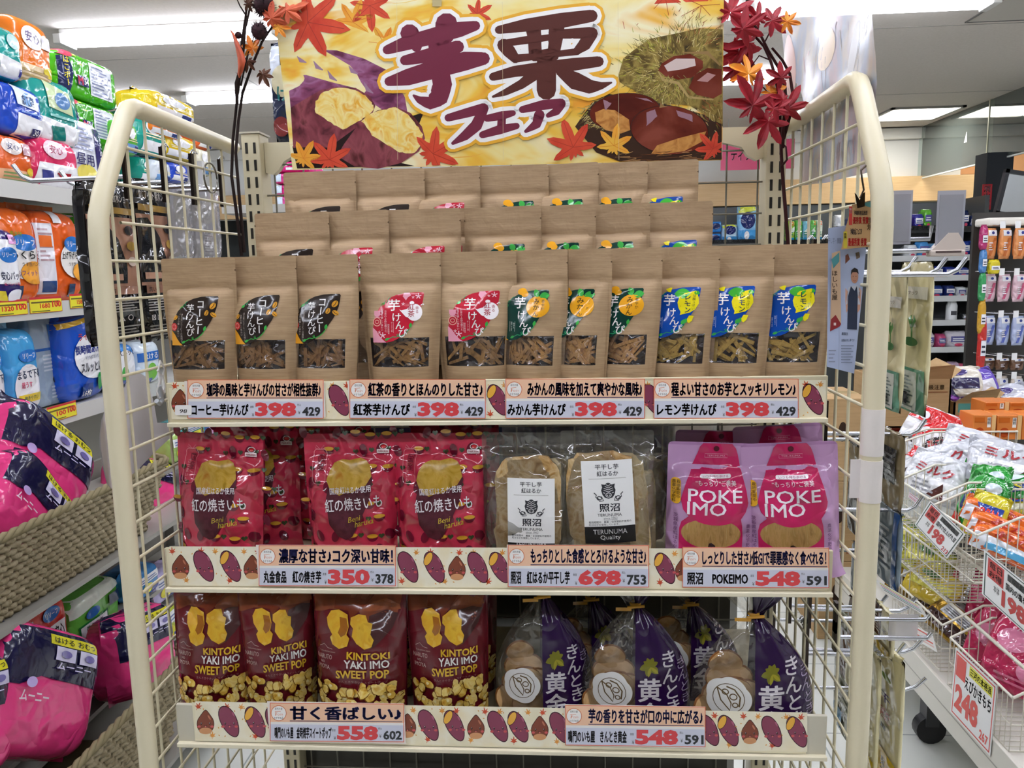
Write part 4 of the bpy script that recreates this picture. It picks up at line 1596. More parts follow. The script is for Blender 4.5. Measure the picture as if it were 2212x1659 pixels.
clear_bag(21, place(1140, 1080, .015, B2), -.05, 'clear dried potato bag with a low white crest label, beside the red pouches', (False, .006, .087, -.01, 1.0),
          [(-.045, .048, .03, .168, -.012, .02, SLICE), (-.047, .03, .012, .08, -.004, .1, SLICE2), (.0, .05, .04, .162, -.003, -.06, SLICE2)], .2)
clear_bag(22, place(1312, 1080, .012, B2 + .003), .0, 'clear dried potato bag with a white label ending in a black band', (True, -.0, .106, .05, 1.06),
          [(-.055, .04, .04, .172, -.012, .05, SLICE), (-.048, .05, .008, .08, -.006, -.05, SLICE2), (.028, .058, .02, .11, -.010, .08, SLICE2), (-.03, .055, .06, .165, -.002, .1, SLICE2)], .2)
clear_bag(23, place(1180, 1040, .075, B2), 0, 'taller clear dried potato bag standing behind the crest label bags', None, [(-.045, .045, .02, .150, -.008, 0, SLICE)], .215)
clear_bag(24, place(1362, 1040, .075, B2), 0, 'clear dried potato bag behind the black band label, next to the lilac pouches', None, [(-.045, .05, .02, .155, -.008, 0, SLICE2)], .215)
clear_bag(25, place(1395, 1050, .045, B2), .5, 'narrow clear bag of potato strips turned sideways beside the lilac pouches', None, [(-.02, .015, .01, .14, -.008, 0, SLICE2)], .16)

# lilac and magenta pouches
LILAC, MAG = M('#c79cc6', 'film'), M('#c92560', 'film')
PCS = Mnoise('potato strips', ['#8a6a3a', '#b8925a', '#a9864c', '#c8aa74'], 30, (4, 1, .8), rough=.2, dist=.8)


def poke_art():
    t = tf(645, 270, .184)
    a = Art('film')
    a.poly(zp(t, (540, 278), (800, 278), (835, 320), (855, 380), (872, 460), (890, 560), (925, 690), (945, 800), (925, 880), (880, 945), (895, 1010), (900, 1100), (895, 1300), (332, 1300), (332, 1050), (350, 985), (410, 930), (362, 875), (340, 785), (390, 600), (440, 480), (490, 370), (510, 310)), MAG)
    a.up()
    x, y = t(615, 1080)
    a.ell(x, y, 265 * k2 * .001, 140 * k2 * .001, PCS, n=36)
    a.up()
    n = [(645 + 300 * math.cos(q), 790 + 210 * math.sin(q)) for q in [math.radians(d) for d in range(0, 181, 12)]]
    a.poly(zp(t, *n), MAG)
    x, y = t(620, 1215)
    a.ell(x, y, .006, .007, '#2a1418', n=12, wob=.25, seed=3)
    a.up()
    W = '#f6edf2'
    T = lambda s, x0, y0, x1, y1, c=W, b=0.0: (lambda p, q: a.tb(s, p[0], p[1], q[0], q[1], c, b))(t(x0, y1), t(x1, y0))
    x, y = t(660, 325)
    a.ell(x, y, .0038, .0038, '#5a1226', n=16)
    p, q = t(555, 408), t(760, 373)
    a.line([p, (q[0], p[1]), q, (p[0], q[1]), p], .0004, '#e8a3bd', False)
    T('TERUNUMA', 575, 383, 742, 399, '#e8a3bd')
    p, q = t(505, 582), t(790, 545)
    a.rrect(p[0], p[1], q[0], q[1], .0025, W)
    a.up()
    T('いつも持ち歩ける', 530, 552, 765, 575, '#b05a7c', .005)
    a.lay -= 1
    T('“もっちり”ご褒美', 468, 600, 832, 650, W, .0)
    T('POKE', 402, 680, 885, 795, W, .012)
    T('IMO', 395, 795, 742, 912, W, .012)
    p, q = t(252, 828), t(338, 590)
    a.rrect(p[0], p[1], q[0], q[1], .006, '#f0b42c')
    a.up()
    x, y = t(316, 625); a.vt('栽培期間中', x, y, .0052, '#5a3a1a', .005, 1.0)
    x, y = t(278, 625); a.vt('農薬化学肥料', x, y, .0052, '#5a3a1a', .005, 1.0)
    x, y = t(300, 930); a.vt('茨城県産紅はるか使用', x, y, .006, '#6a3a6a', 0, 1.05)
    x, y = t(950, 1010); a.vt('農薬化学肥料不使用', x, y, .006, '#6a3a6a', 0, 1.05)
    return a


PA = poke_art()


def lilac_pouch(seed, loc, rz, ry, label):
    t = thing('lilac_pouch', label, 'snack pouch', loc, rz, 'lilac and magenta dried potato pouches', -.03, ry)
    p = Pouch(w=.126, h=.184, D=.026, zp=.151, wb=.124, seed=seed, wr=1.8, edge=.95, rc=.006, pw=2.2, flare=.008, bk=.35, zip_=((.155, .0008), (.159, .0008)))
    mb = MB()
    p.body(mb, LILAC, 30, 44)
    mb.art(PA, p.fn, .0042, .0003, .0013)
    mb.build('body', t)
    MB().grid(lambda u, z: p.fn(u * p.W(z), z, .0003), frange(-1, 1, 12), frange(.180, .1838, 2), M('#b285b2', 'film')).build('top_seal', t)
    return t


pg = lilac_pouch(31, place(1535, 1080, .018, B2), -.03, .03, 'lilac and magenta potato pouch beside the clear bags, glare across its lettering')
ph = lilac_pouch(32, place(1716, 1080, .012, B2 + .001), -.08, -.05, 'lilac and magenta potato pouch at the shelf end, leaning toward the wire panel')
dup(pg, 'lilac pouch hidden behind the pouch beside the clear bags', place(1546, 1060, .078, B2 + .004), 0)
dup(ph, 'lilac pouch showing its top behind the leaning one at the shelf end', place(1690, 1060, .078, B2 + .012), 0)

# ---------------------------------------------------------------- lowest shelf: popcorn and gold-tied bags
MAROON = M('#6a1822', 'soft')
CORN = Mnoise('popcorn print', ['#c88a1e', '#e8c45a', '#f0d888', '#d6a032'], 60, rough=.3, dist=1)
CSKIN = Mnoise('popcorn potato skin', ['#5a2a1c', '#8a4428', '#6e3420'], 20, rough=.3)
CFLESH = Mnoise('popcorn potato flesh', ['#c88a1c', '#e8bc3a', '#e0a62a', '#f0d060'], 40, rough=.3)


def corn_art(narrow=False):
    t = tf(520, 160, .207, .158)
    a = Art('soft')
    a.poly(zp(t, (60, 150), (980, 150), (950, 260), (900, 420), (820, 540), (700, 640), (620, 660), (600, 400), (560, 330), (420, 330), (250, 330), (60, 380)), CSKIN)
    a.up()
    a.poly(zp(t, (300, 170), (560, 190), (700, 200), (560, 330), (470, 400), (440, 340), (300, 320)), '#7a3018')
    a.poly(zp(t, (580, 320), (680, 260), (800, 240), (940, 290), (950, 330), (760, 340)), '#9a5230')
    a.poly(zp(t, (660, 370), (820, 345), (930, 360), (880, 480), (800, 560), (700, 640), (640, 640)), '#4e2c2c')
    a.up()
    a.poly(zp(t, (230, 400), (270, 340), (350, 330), (440, 370), (455, 470), (435, 540), (465, 570), (440, 640), (360, 665), (290, 630), (265, 570), (290, 540), (240, 470)), CFLESH)
    a.poly(zp(t, (475, 390), (560, 350), (630, 360), (650, 420), (690, 440), (680, 520), (712, 570), (690, 630), (620, 650), (540, 610), (490, 550), (500, 480), (470, 450)), CFLESH)
    a.up()
    a.poly(zp(t, (360, 390), (430, 400), (450, 480), (420, 540), (380, 560), (350, 520), (370, 470)), '#a8661c')
    a.up()
    Y_, W = '#e6b52e', '#efe6e0'
    T = lambda s, x0, y0, x1, y1, c, b: (lambda p, q: a.tb(s, p[0], p[1], q[0], q[1], c, b))(t(x0, y1), t(x1, y0))
    T('KINTOKI', 440, 682, 858, 748, Y_, .03)
    T('YAKI IMO', 412, 756, 852, 830, W, .02)
    T('SWEET POP', 330, 846, 846, 924, Y_, .03)
    T('きんときやきいもスイートポップ', 350, 945, 830, 968, '#a5706c', 0)
    T('NARUTO', 120, 725, 285, 765, '#c9a09a', .0)
    T('NO', 165, 780, 205, 802, '#c9a09a', .0)
    T('IMOYA', 130, 815, 262, 852, '#c9a09a', .0)
    x, y = t(150, 660)
    a.line([(x, y), (x + .008, y + .004), (x + .014, y - .001), (x + .022, y - .002)], .0006, '#c9a09a', False)
    T('Tokushima Japan', 150, 690, 320, 708, '#b98a84', 0)
    rn = random.Random(5)
    for i in range(72):
        x, y = rn.uniform(130, 930), 1000 + 330 * rn.random() ** 1.5
        cx, cy = t(x, y)
        r = rn.uniform(.0055, .0085)
        a.ell(cx, cy, r, r * rn.uniform(.8, 1.1), '#8a5a1a', 0, 12, .15, i)
        a.up()
        a.ell(cx + .0004, cy + .0008, r * .9, r * rn.uniform(.75, 1.0), CORN, 0, 12, .18, i)
        if i % 3 == 0:
            a.up(); a.ell(cx - r * .2, cy + r * .3, r * .4, r * .35, '#f6e6a8', 0, 8, .2, i); a.lay -= 1
        a.lay -= 1
        if i % 12 == 11: a.up(3)
    return a


CA = corn_art()


def corn_bag(seed, loc, rz, ry, label, w=.132):
    t = thing('popcorn_bag', label, 'snack bag', loc, rz, 'maroon popcorn bags', -.02, ry)
    p = Pouch(w=w, h=.207, D=.032, zp=.195, wb=w * .93, seed=seed, wr=2.6, edge=.97, rc=.003, pw=1.9, bk=.4)
    k = w / .148
    ca = CA.xf(lambda x, y: (max(-p.W(y) * .99, min(p.W(y) * .99, x * k)), y))
    mb = MB()
    p.body(mb, MAROON, 30, 46)
    mb.art(ca, p.fn, .0042, .0003, .0013)
    mb.build('body', t)
    MB().grid(lambda u, z: p.fn(u * p.W(z), z, .0003), frange(-1, 1, 12), frange(.197, .2068, 4), M('#5a2018', 'soft')).build('top_seal', t)
    return t


ci = corn_bag(41, place(462, 1420, .0, B3), .16, .03, 'maroon popcorn bag at the shelf end beside the wire panel', .112)
cj = corn_bag(42, place(604, 1420, .01, B3), .30, .01, 'maroon popcorn bag half turned, second from the wire panel', .108)
ck = corn_bag(43, place(782, 1420, -.002, B3 - .000), -.05, .0, 'maroon popcorn bag, broadest front, above the 558 price card', .136)
cl = corn_bag(44, place(972, 1420, .005, B3), .10, -.01, 'maroon popcorn bag beside the purple bags tied with gold', .116)
for i, (src, px) in enumerate(((ck, 520), (cl, 700), (ci, 860), (cj, 1000))):
    dup(src, 'dark maroon popcorn bag standing behind the front ones, ' + ('near the wire panel', 'behind the second gap', 'behind the broadest one', 'nearest the purple bags')[i], place(px, 1400, .10, B3), 0)

PURP = M('#2a0c40', 'soft')
PCLR = Mclear('cracker bag film', (.94, .93, .90), .05, '#c8c0b0', .04, .6, 24, gl=.25)
CRK = Mnoise('rice cracker', ['#b8844a', '#d8a868', '#e6bc84', '#c89456'], 26, rough=.5, bump=.3)

CRIMB = Mnoise('cracker edge', ['#8a5426', '#a86c34'], 60, rough=.5)


class Sack(Pouch):
    def __init__(s, hw, zt, D, seed, fan=.05):
        Pouch.__init__(s, w=hw * 2, h=zt + fan, D=D, zp=zt, wb=hw * 2, seed=seed, wr=1.6, edge=1.0, rc=0, pw=2.2)
        s.hw, s.zt, s.fan = hw, zt, fan

    def W(s, z):
        if z <= s.zt:
            t = z / s.zt
            return s.hw * (1 - .93 * max(0, (t - .30) / .70) ** 2.1) * (1 - .10 * t)
        t = (z - s.zt) / s.fan
        return s.hw * (.07 + .62 * t ** .7)

    def prof(s, z):
        if z <= s.zt:
            t = min(1, max(0, z / s.zt))
            return .004 + s.D * (1 - t ** 2.4) ** .6
        return .004 + .008 * (z - s.zt) / s.fan

    def y(s, x, z):
        W = s.W(z)
        q = min(1.0, abs(x) / W)
        d = s.prof(z) * (1 - q ** 2.2) ** .6
        near = math.exp(-abs(z - s.zt) / .04)
        d += near * .0035 * math.sin(math.atan2(x, abs(z - s.zt) + .01) * 17 + s.o.x)
        d += (1 - q) * .003 * noise.noise(Vector((x * 40, z * 30, 0)) + s.o)
        return -d


def gold_bag(seed, px, ptie, hw, Yc, rz, label, zbase=B3):
    q = P(px, ptie, Yc)
    zt = q.z - zbase
    t = thing('gold_tied_bag', label, 'snack bag', (q.x, Yc, zbase), rz, 'rice cracker bags tied with gold')
    p = Sack(hw, zt, .034, seed)
    zs = sorted(set(frange(0, zt, 34) + frange(zt, zt + p.fan, 8)))
    cut = -.04
    ul, ur = frange(-1, cut, 14), frange(cut, 1, 18)
    f = lambda u, z: p.fn(u * p.W(z), z)
    bk = lambda u, z: (u * p.W(z), -p.y(u * p.W(z), z) * .45 + .001, z)
    MB().grid(f, ul, zs, PCLR).grid(bk, ul, zs[::2], PCLR).build('clear_front', t)
    mb = MB().grid(f, ur, zs, PURP).grid(bk, ur, zs[::2], PURP)
    a = Art('soft')
    W_ = '#dcd6da'
    s_ = hw / .078
    a.vt('黄金', .017 * s_, .068, .034 * s_, W_, .022, .98)
    a.vt('きんとき', .043 * s_, .108, .024 * s_, W_, .014, .92, .0022)
    a.vt('きんとき', .0615 * s_, .098, .017 * s_, '#a99cb0', .0, .95, .0026)
    for an in (70, 115, 150, 200, 250, 310, 20):
        leaf(a, .018 * s_, .103, .016 if an > 180 else .011, an, '#7d7a22', .5)
    a.up()
    for an in (250, 310):
        leaf(a, .018 * s_, .101, .015, an + 8, '#a39a2c', .25)
    mb.art(a, lambda u, v, o: p.fn(max(-p.W(v), min(p.W(v) * .99, u)), v, o), .008, .0001, .0005)
    mb.build('purple_panel', t)
    rn = random.Random(seed)
    for i, (cx, cz, r) in enumerate(((-.030, .078, .030), (-.046, .036, .030), (-.020, .030, .032), (-.035, .105, .022), (-.012, .06, .026), (-.03, .058, .033))):
        cx, r = cx * s_, r * s_
        yy = -.010 - .003 * (i % 3)
        V, F = [], []
        n = 22
        for k, (rr, dy) in enumerate(((0, -.002), (.6, -.003), (.93, -.001), (1, .002))):
            for j in range(n):
                an = 2 * PI * j / n
                w2 = 1 + .06 * math.sin(3 * an + i)
                V.append((cx + r * rr * w2 * math.cos(an), yy + dy + .004 * math.sin(an + i), cz + .8 * r * rr * w2 * math.sin(an)))
        for k in range(3):
            F += [(k * n + j, k * n + (j + 1) % n, (k + 1) * n + (j + 1) % n, (k + 1) * n + j) for j in range(n)]
        MB().add(V, F[:2 * n], CRK, True).add(V, F[2 * n:], CRIMB, True).build('rice_cracker', t)
    # white flower seal
    sx, sz, sr = -.034 * s_, .064, .027 * s_
    b = Art('card')
    o = []
    for j in range(60):
        an = 2 * PI * j / 60
        rr = sr * (.93 + .09 * abs(math.cos(2.5 * an)))
        o.append((sx + rr * math.cos(an), sz + rr * math.sin(an)))
    b.poly(o, '#ecebe6')
    b.up()
    b.ring(sx, sz, sr * .7, sr * .7, sr * .035, '#6a5a3a')
    B_ = '#6a5530'
    b.line([(sx - sr * .5, sz + sr * .45), (sx - sr * .35, sz - sr * .1), (sx + sr * .05, sz - sr * .55), (sx + sr * .1, sz - sr * .2), (sx - sr * .1, sz + sr * .2), (sx - sr * .5, sz + sr * .45)], sr * .06, B_, False)
    b.line([(sx - sr * .1, sz + sr * .55), (sx + sr * .25, sz + sr * .45), (sx + sr * .5, sz + sr * .1), (sx + sr * .45, sz - sr * .35)], sr * .07, B_, False)
    b.ring(sx + sr * .2, sz + sr * .1, sr * .18, sr * .16, sr * .05, B_)
    b.ring(sx + sr * .28, sz - sr * .28, sr * .14, sr * .13, sr * .05, B_)
    b.ring(sx - sr * .15, sz + sr * .3, sr * .16, sr * .14, sr * .05, B_)
    MB().art(b, lambda u, v, o: p.fn(max(-p.W(v) * .98, u), v, o), .008, .0001, .0006).build('flower_seal', t)
    g = MB('gloss')
    g.tube([(-.012, -.012, zt - .001), (.012, -.012, zt + .001)], .0022, M('#c8922e', 'gloss'), 8)
    g.tube([(.0 + .006 * math.cos(2 * PI * i / 14), .006 * math.sin(2 * PI * i / 14), zt) for i in range(15)], .0024, M('#c8922e', 'gloss'), 8)
    g.box(-.028, -.006, -.013, -.0125, zt - .006, zt - .001, M('#c8922e', 'gloss'))
    g.build('gold_tie', t)
    return t


gold_bag(51, 1170, 1283, .074, .03, .1, 'rice cracker bag with purple half, beside the popcorn bags')
gold_bag(52, 1372, 1303, .080, .015, .0, 'rice cracker bag with purple half, behind the 548 cracker card')
gold_bag(53, 1628, 1325, .086, .0, -.02, 'rice cracker bag with purple half, at the shelf end with fanned top')
q = P(1270, 1330, .11)
gold_bag(54, 1275, 1290, .075, .105, .1, 'dark rice cracker bag standing behind between the two near the popcorn')
gold_bag(55, 1490, 1300, .078, .11, .0, 'dark rice cracker bag standing behind between the two at the shelf end')
# ---------------------------------------------------------------- left: diaper shelves seen across and through the wire panel
XG = -1.5


class Soft:
    """a plump rectangular pack; front faces -y, origin at bottom centre of the front"""

    def __init__(s, w, h, d, n=5.0, seed=0, wr=.5):
        s.w, s.h, s.d, s.n, s.wr = w, h, d, n, wr
        s.o = Vector((seed * 3.7, seed * 1.3, 0))

    def y(s, x, z):
        a, c = abs(x) / (s.w / 2), abs(z - s.h / 2) / (s.h / 2)
        k = max(0, 1 - min(1, a) ** s.n - min(1, c) ** s.n) ** (1 / s.n)
        b = s.d / 2
        return b - b * k - s.wr * .03 * min(s.w, s.h) * noise.noise(Vector((x, z, 0)) * 3 / min(s.w, s.h) + s.o) * min(1, k * 1.3)

    def fn(s, x, z, off=0.0):
        return (x, s.y(x, z) - off, z)

    def body(s, mb, c, n=26):
        us = [math.sin(PI / 2 * t) for t in frange(-1, 1, n)]
        f = lambda u, v: s.fn(u * s.w / 2, s.h / 2 + v * s.h / 2)
        g = lambda u, v: (u * s.w / 2, s.d - s.y(u * s.w / 2, s.h / 2 + v * s.h / 2), s.h / 2 + v * s.h / 2)
        mb.grid(f, us, us, c).grid(g, us, us, c, True, None, True)


def draw(spec, w, h, fin):
    """spec in 0..1 units of the pack front"""
    a = Art(fin)
    X, Y = lambda v: (v - .5) * w, lambda v: v * h
    for q in spec:
        k = q[0]
        if k == 'r':
            a.rect(X(q[1]), Y(q[2]), X(q[3]), Y(q[4]), q[5])
        elif k == 'e':
            a.ell(X(q[1]), Y(q[2]), q[3] * w, q[4] * h, q[5], n=22)
        elif k == 'p':
            a.poly([(X(x), Y(y)) for x, y in q[1]], q[2])
        elif k == 't':
            a.tb(q[1], X(q[2]), Y(q[3]), X(q[4]), Y(q[5]), q[6], q[7] if len(q) > 7 else .01)
        elif k == 'v':
            a.vt(q[1], X(q[2]), Y(q[3]), q[4] * h, q[5], q[6] if len(q) > 6 else .01)
        elif k == 'l':
            for i in range(q[5]):
                yy = q[2] + (q[4] - q[2]) * i / q[5]
                a.rect(X(q[1]), Y(yy), X(q[3] - .07 * ((i * 7) % 3)), Y(yy + (q[4] - q[2]) / q[5] * .45), q[6])
        a.up()
    return a


def soft_pack(name, label, cat, loc, rz, w, h, d, col, spec, fin='soft', seal=None, grp=None, rx=0, ry=0, seed=0, n=5.0, part='wrapper', wr=.5):
    t = thing(name, label, cat, loc, rz, grp, rx, ry)
    p = Soft(w, h, d, n, seed, wr)
    mb = MB(fin)
    p.body(mb, M(col, fin) if isinstance(col, str) else col)
    cl = lambda u, v, o: p.fn(max(-w * .495, min(w * .495, u)), max(h * .005, min(h * .995, v)), o)
    if spec:
        mb.art(draw(spec, w * .97, h, fin), cl, max(.008, w / 20), .0004 * max(1, w / .15), .0022)
    mb.build(part, t)
    if seal:
        sm = MB(fin)
        sc_, sh = seal if isinstance(seal, tuple) else (seal, .1)
        sm.grid(lambda u, v: (u * w * .47, d / 2 + .006 * math.sin(u * 9 + seed) * v, h * .97 + v * sh * h), frange(-1, 1, 14), frange(0, 1, 4), M(sc_, fin))
        sm.build('top_fold', t)
    return t


def side(px0, px1, pt, pb, X):
    """extent on the plane X: near y, far y, bottom z, height (taken at the middle)"""
    xm, ym = (px0 + px1) / 2, (pt + pb) / 2
    y0, y1 = PX(px0, ym, X).y, PX(px1, ym, X).y
    z1, z0 = PX(xm, pt, X).z, PX(xm, pb, X).z
    return y0, y1, z0, z1 - z0


def left_pack(label, px0, px1, pt, pb, col, spec, X=XG, d=.2, name='diaper_pack', cat='diaper pack', grp='packs on the diaper shelves', fin='soft', seal=None, seed=0, rx=0, rz=0, ry=0, z=None, n=5.0, part='wrapper'):
    y0, y1, z0, h = side(px0, px1, pt, pb, X)
    if z is not None:
        h += z0 - z
        z0 = z
    return soft_pack(name, label, cat, (X, (y0 + y1) / 2, z0), PI / 2 + rz, y1 - y0, h, d, col, spec, fin, seal, grp, rx, ry, seed or int(px0 + pt), n, part)


# shelving
gd = thing('gondola_shelving', 'long white gondola shelving of diaper packs beyond the wire panel', 'shelving', (XG, 1.4, 0))
ZA, ZB, ZC = PX(100, 408, XG).z, PX(100, 655, XG).z, PX(100, 892, XG).z
GY0, GY1 = .18, 2.45
m = MB('paint')
m.box(-.47, -.45, GY0 - 1.4, GY1 - 1.4, 0, 2.25, '#b9b6ae')
m.build('back_panel', gd)
for y in (GY0, GY1 - .03):
    MB('paint').box(-.47, -.41, y - 1.4, y + .03 - 1.4, 0, 2.25, '#cfccc4').build('upright', gd)
for i, z in enumerate((ZA, ZB, ZC, .12)):
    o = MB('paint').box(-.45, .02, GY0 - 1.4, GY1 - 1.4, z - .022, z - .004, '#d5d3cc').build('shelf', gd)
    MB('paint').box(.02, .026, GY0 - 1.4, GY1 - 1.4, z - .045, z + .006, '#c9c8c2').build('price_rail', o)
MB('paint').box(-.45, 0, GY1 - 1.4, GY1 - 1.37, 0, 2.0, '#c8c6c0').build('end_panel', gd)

WT = '#f2f2f4'
# upper stack
P1, P2 = '#2c3a78', '#e8e8ee'
zA = ZA - .002
left_pack('orange pad pack lying at the near end of the upper diaper shelf', 0, 79, 292, 400, '#e8672a', [('r', .05, .05, .95, .3, '#f0b68a'), ('e', .35, .75, .25, .16, '#efe4de'), ('t', '安心', .2, .68, .5, .82, P1), ('l', .1, .08, .9, .28, 3, '#7f9a5a'), ('e', .8, .3, .12, .08, '#e6c23a'), ('r', .6, .62, .95, .85, '#d8b0b8')], z=zA, seal='#e8672a')
left_pack('pink and white pad pack next to the orange one on the upper diaper shelf', 76, 178, 298, 398, '#e02a62', [('p', [(0, 0), (1, 0), (1, .5), (.1, .5)], WT), ('e', .42, .76, .24, .17, '#f2d8e2'), ('t', '安心', .3, .68, .55, .84, '#b02050'), ('r', .12, .18, .32, .36, '#3a3f86'), ('p', [(.4, .34), (.7, .36), (.65, .26), (.46, .26)], '#a81f2e')], z=zA, seal=WT)
z2_ = PX(50, 296, XG).z
left_pack('deep blue pad pack resting on the orange pack', 0, 102, 182, 300, '#1b4bc4', [('p', [(.3, .02), (1, 0), (1, .38), (.35, .45)], WT), ('p', [(.3, .95), (.75, .85), (.8, .55), (.35, .6)], '#dfe8f2'), ('e', .58, .72, .12, .12, '#6fa0d8'), ('t', 'あて楽', .45, .6, .7, .8, '#26345e'), ('r', .62, .06, .8, .2, '#2e2a66'), ('t', '30', .66, .08, .77, .18, WT), ('l', .4, .46, .95, .52, 1, '#8fb0e8')], seal='#1b4bc4', z=z2_)
left_pack('teal and white pad pack beside the deep blue pack', 60, 178, 168, 292, '#149a90', [('p', [(.0, 0), (1, 0), (1, .33), (.1, .4)], WT), ('p', [(.3, .92), (.75, .82), (.8, .5), (.35, .55)], '#cfe0b0'), ('e', .6, .68, .14, .12, '#5a8ac0'), ('p', [(.35, .28), (.6, .3), (.62, .1), (.4, .08)], '#0f7a72'), ('l', .35, .42, .9, .5, 1, '#8fd0c8')], X=XG - .01, seal='#149a90', z=z2_)
z3_ = PX(50, 180, XG).z
left_pack('teal pad pack topmost at the picture edge above the deep blue pack', -30, 56, 52, 182, '#17a099', [('p', [(.3, 0), (1, 0), (1, .35), (.3, .42)], WT), ('e', .7, .72, .18, .14, '#bfe0dc'), ('r', .78, .1, .96, .24, '#3a3a86')], seal='#17a099', z=z3_)
left_pack('orange and yellow pad pack topmost beside the teal one', 30, 118, 42, 172, '#ee7a1e', [('r', .1, .08, .95, .34, '#f1d9b2'), ('e', .45, .72, .26, .16, '#f2f0ea'), ('t', '安心', .28, .65, .6, .8, '#7a6a9a'), ('r', .66, .62, .95, .8, '#e8e4ee'), ('e', .8, .3, .16, .08, '#f0d84a'), ('l', .12, .1, .9, .3, 3, '#b9a06a')], X=XG - .02, seal='#ee7a1e', z=z3_)
gz = PX(200, 222, XG - .08).z
GS = [('r', .44, .16, .84, .88, '#e6eaf2'), ('l', .47, .2, .82, .86, 9, '#8f96b8'), ('p', [(0, .1), (.1, .1), (.16, .5), (.1, .85), (0, .8)], '#1e2a5a'), ('v', 'はこボー', .07, .75, .16, '#e8d83a', .02), ('e', .08, .9, .09, .08, '#e8506a'), ('l', .22, .72, .3, .95, 3, '#d6e86a'), ('r', .2, .28, .38, .5, '#26346e'), ('t', 'M', .21, .3, .29, .48, '#e8506a', .03), ('t', '34', .3, .32, .37, .46, WT)]
g1 = left_pack('shiny green wipe pack on top, tied with clear tape', 136, 258, 126, 224, '#4cb81e', GS, X=XG - .08, d=.22, seal=None, z=gz, n=7)
g2 = left_pack('shiny green wipe pack beneath the tied one', 150, 262, 224, 300, '#44ae1a', GS, X=XG - .08, d=.22, seal=None, n=7, z=PX(200, 308, XG - .08).z)
left_pack('white and navy pad pack standing under the green packs', 148, 232, 258, 395, '#e6e8f0', [('r', .68, 0, 1, .9, '#2a2468'), ('v', 'まとめ買い', .84, .8, .1, WT, .01), ('e', .4, .3, .25, .12, '#e8d860'), ('t', '昼用', .15, .4, .6, .55, '#2a2468'), ('l', .1, .6, .6, .9, 6, '#9aa0c0')], X=XG - .03, seal='#2a2468', z=zA)
FX = [('green and white wipe pack seen through the wire panel', 266, 303, 262, 335, '#5cbf3a', 'g'), ('teal pad pack seen through the wire panel', 303, 366, 246, 335, '#1aa292', 't'), ('yellow wipe pack on top of the far stack through the panel', 330, 428, 208, 256, '#f0cf2a', 'y'),
      ('orange pad pack under the yellow one through the panel', 322, 400, 256, 296, '#ee8326', 'o'), ('yellow bag with a white flap through the wire panel', 357, 432, 292, 345, '#eecb26', 'y'), ('small orange pack at the far end of the upper shelf', 430, 462, 288, 322, '#ea6a2a', 'o'),
      ('white and yellow pack at the far end under the small orange one', 430, 462, 322, 380, '#e6e2c8', 'w'), ('deep blue pack on the upper shelf through the panel', 372, 412, 352, 394, '#2048c0', 'b'), ('teal pack on the upper shelf through the wire panel', 305, 340, 340, 394, '#189a88', 't'), ('pale wipe pack with blue print through the wire panel', 336, 374, 346, 394, '#dfe6ee', 'w')]
for i, (lb, a0, a1, b0, b1, c, k) in enumerate(FX):
    sp = [('e', .45, .65, .25, .18, WT), ('r', .1, .08, .9, .32, WT if k in 'toby' else '#6a9ad0'), ('r', .6, .1, .82, .28, '#34407e'), ('l', .15, .4, .85, .52, 2, '#f6f0c0')]
    left_pack(lb, a0, a1, b0, b1, c, sp, X=XG - .02 - .015 * (i % 3), d=.18, seal=c if k != 'g' else None, seed=i)
# middle shelf
zB = ZB - .002
RL = [('r', 0, .86, .25, 1, WT), ('e', .66, .46, .52, .2, '#f1ece6'), ('e', .64, .64, .3, .085, '#2f78c8'), ('t', 'リリーフ', .42, .61, .86, .67, WT, .02), ('t', '高支持', .34, .70, .58, .75, '#6aa02a'), ('e', .78, .33, .3, .12, '#f2a63a'), ('t', '安心フィット', .3, .3, .85, .36, '#7a4a8a'), ('r', .3, .06, .5, .2, '#20406e'), ('t', 'L', .33, .13, .46, .19, WT)]
left_pack('orange pants diaper pack at the near end of the middle shelf', -18, 92, 446, 640, '#ef6a1c', RL + [('t', 'らくらく', .3, .47, .98, .56, '#30302e', .03), ('t', 'うす型パンツ', .5, .4, .95, .44, '#4a4a48')], z=zB, seal='#ea7a2e')
left_pack('orange pants diaper pack beside the narrow green one on the middle shelf', 80, 186, 455, 640, '#ee611c', [('r', .05, .1, .32, .85, '#e6e4ea'), ('l', .08, .45, .3, .82, 8, '#b89aa0'), ('r', .08, .6, .28, .72, '#e8702c'), ('r', .08, .12, .3, .24, '#2a4a80')] + [(q[0],) + tuple((.36 + .64 * v if j % 2 == 0 else v) if isinstance(v, float) or isinstance(v, int) else v for j, v in enumerate(q[1:5])) + tuple(q[5:]) for q in RL if q[0] == 'r'] + [('e', .72, .46, .32, .2, '#f1ece6'), ('e', .7, .64, .2, .085, '#2f78c8'), ('t', 'リリーフ', .56, .61, .84, .67, WT, .02), ('t', '上げ下げらくらく', .42, .47, .99, .555, '#30302e', .02), ('t', 'うす型パンツ', .55, .4, .9, .44, '#4a4a48'), ('e', .8, .33, .18, .1, '#f2a63a')], X=XG - .01, z=zB, seal='#ea7a2e')
left_pack('narrow strip of a green diaper pack beside the cream rack post', 184, 222, 460, 640, '#3fae2e', [('p', [(0, 1), (.6, 1), (0, .6)], WT), ('r', .5, .2, 1, .5, '#d8e03a')], X=XG - .02, z=zB)
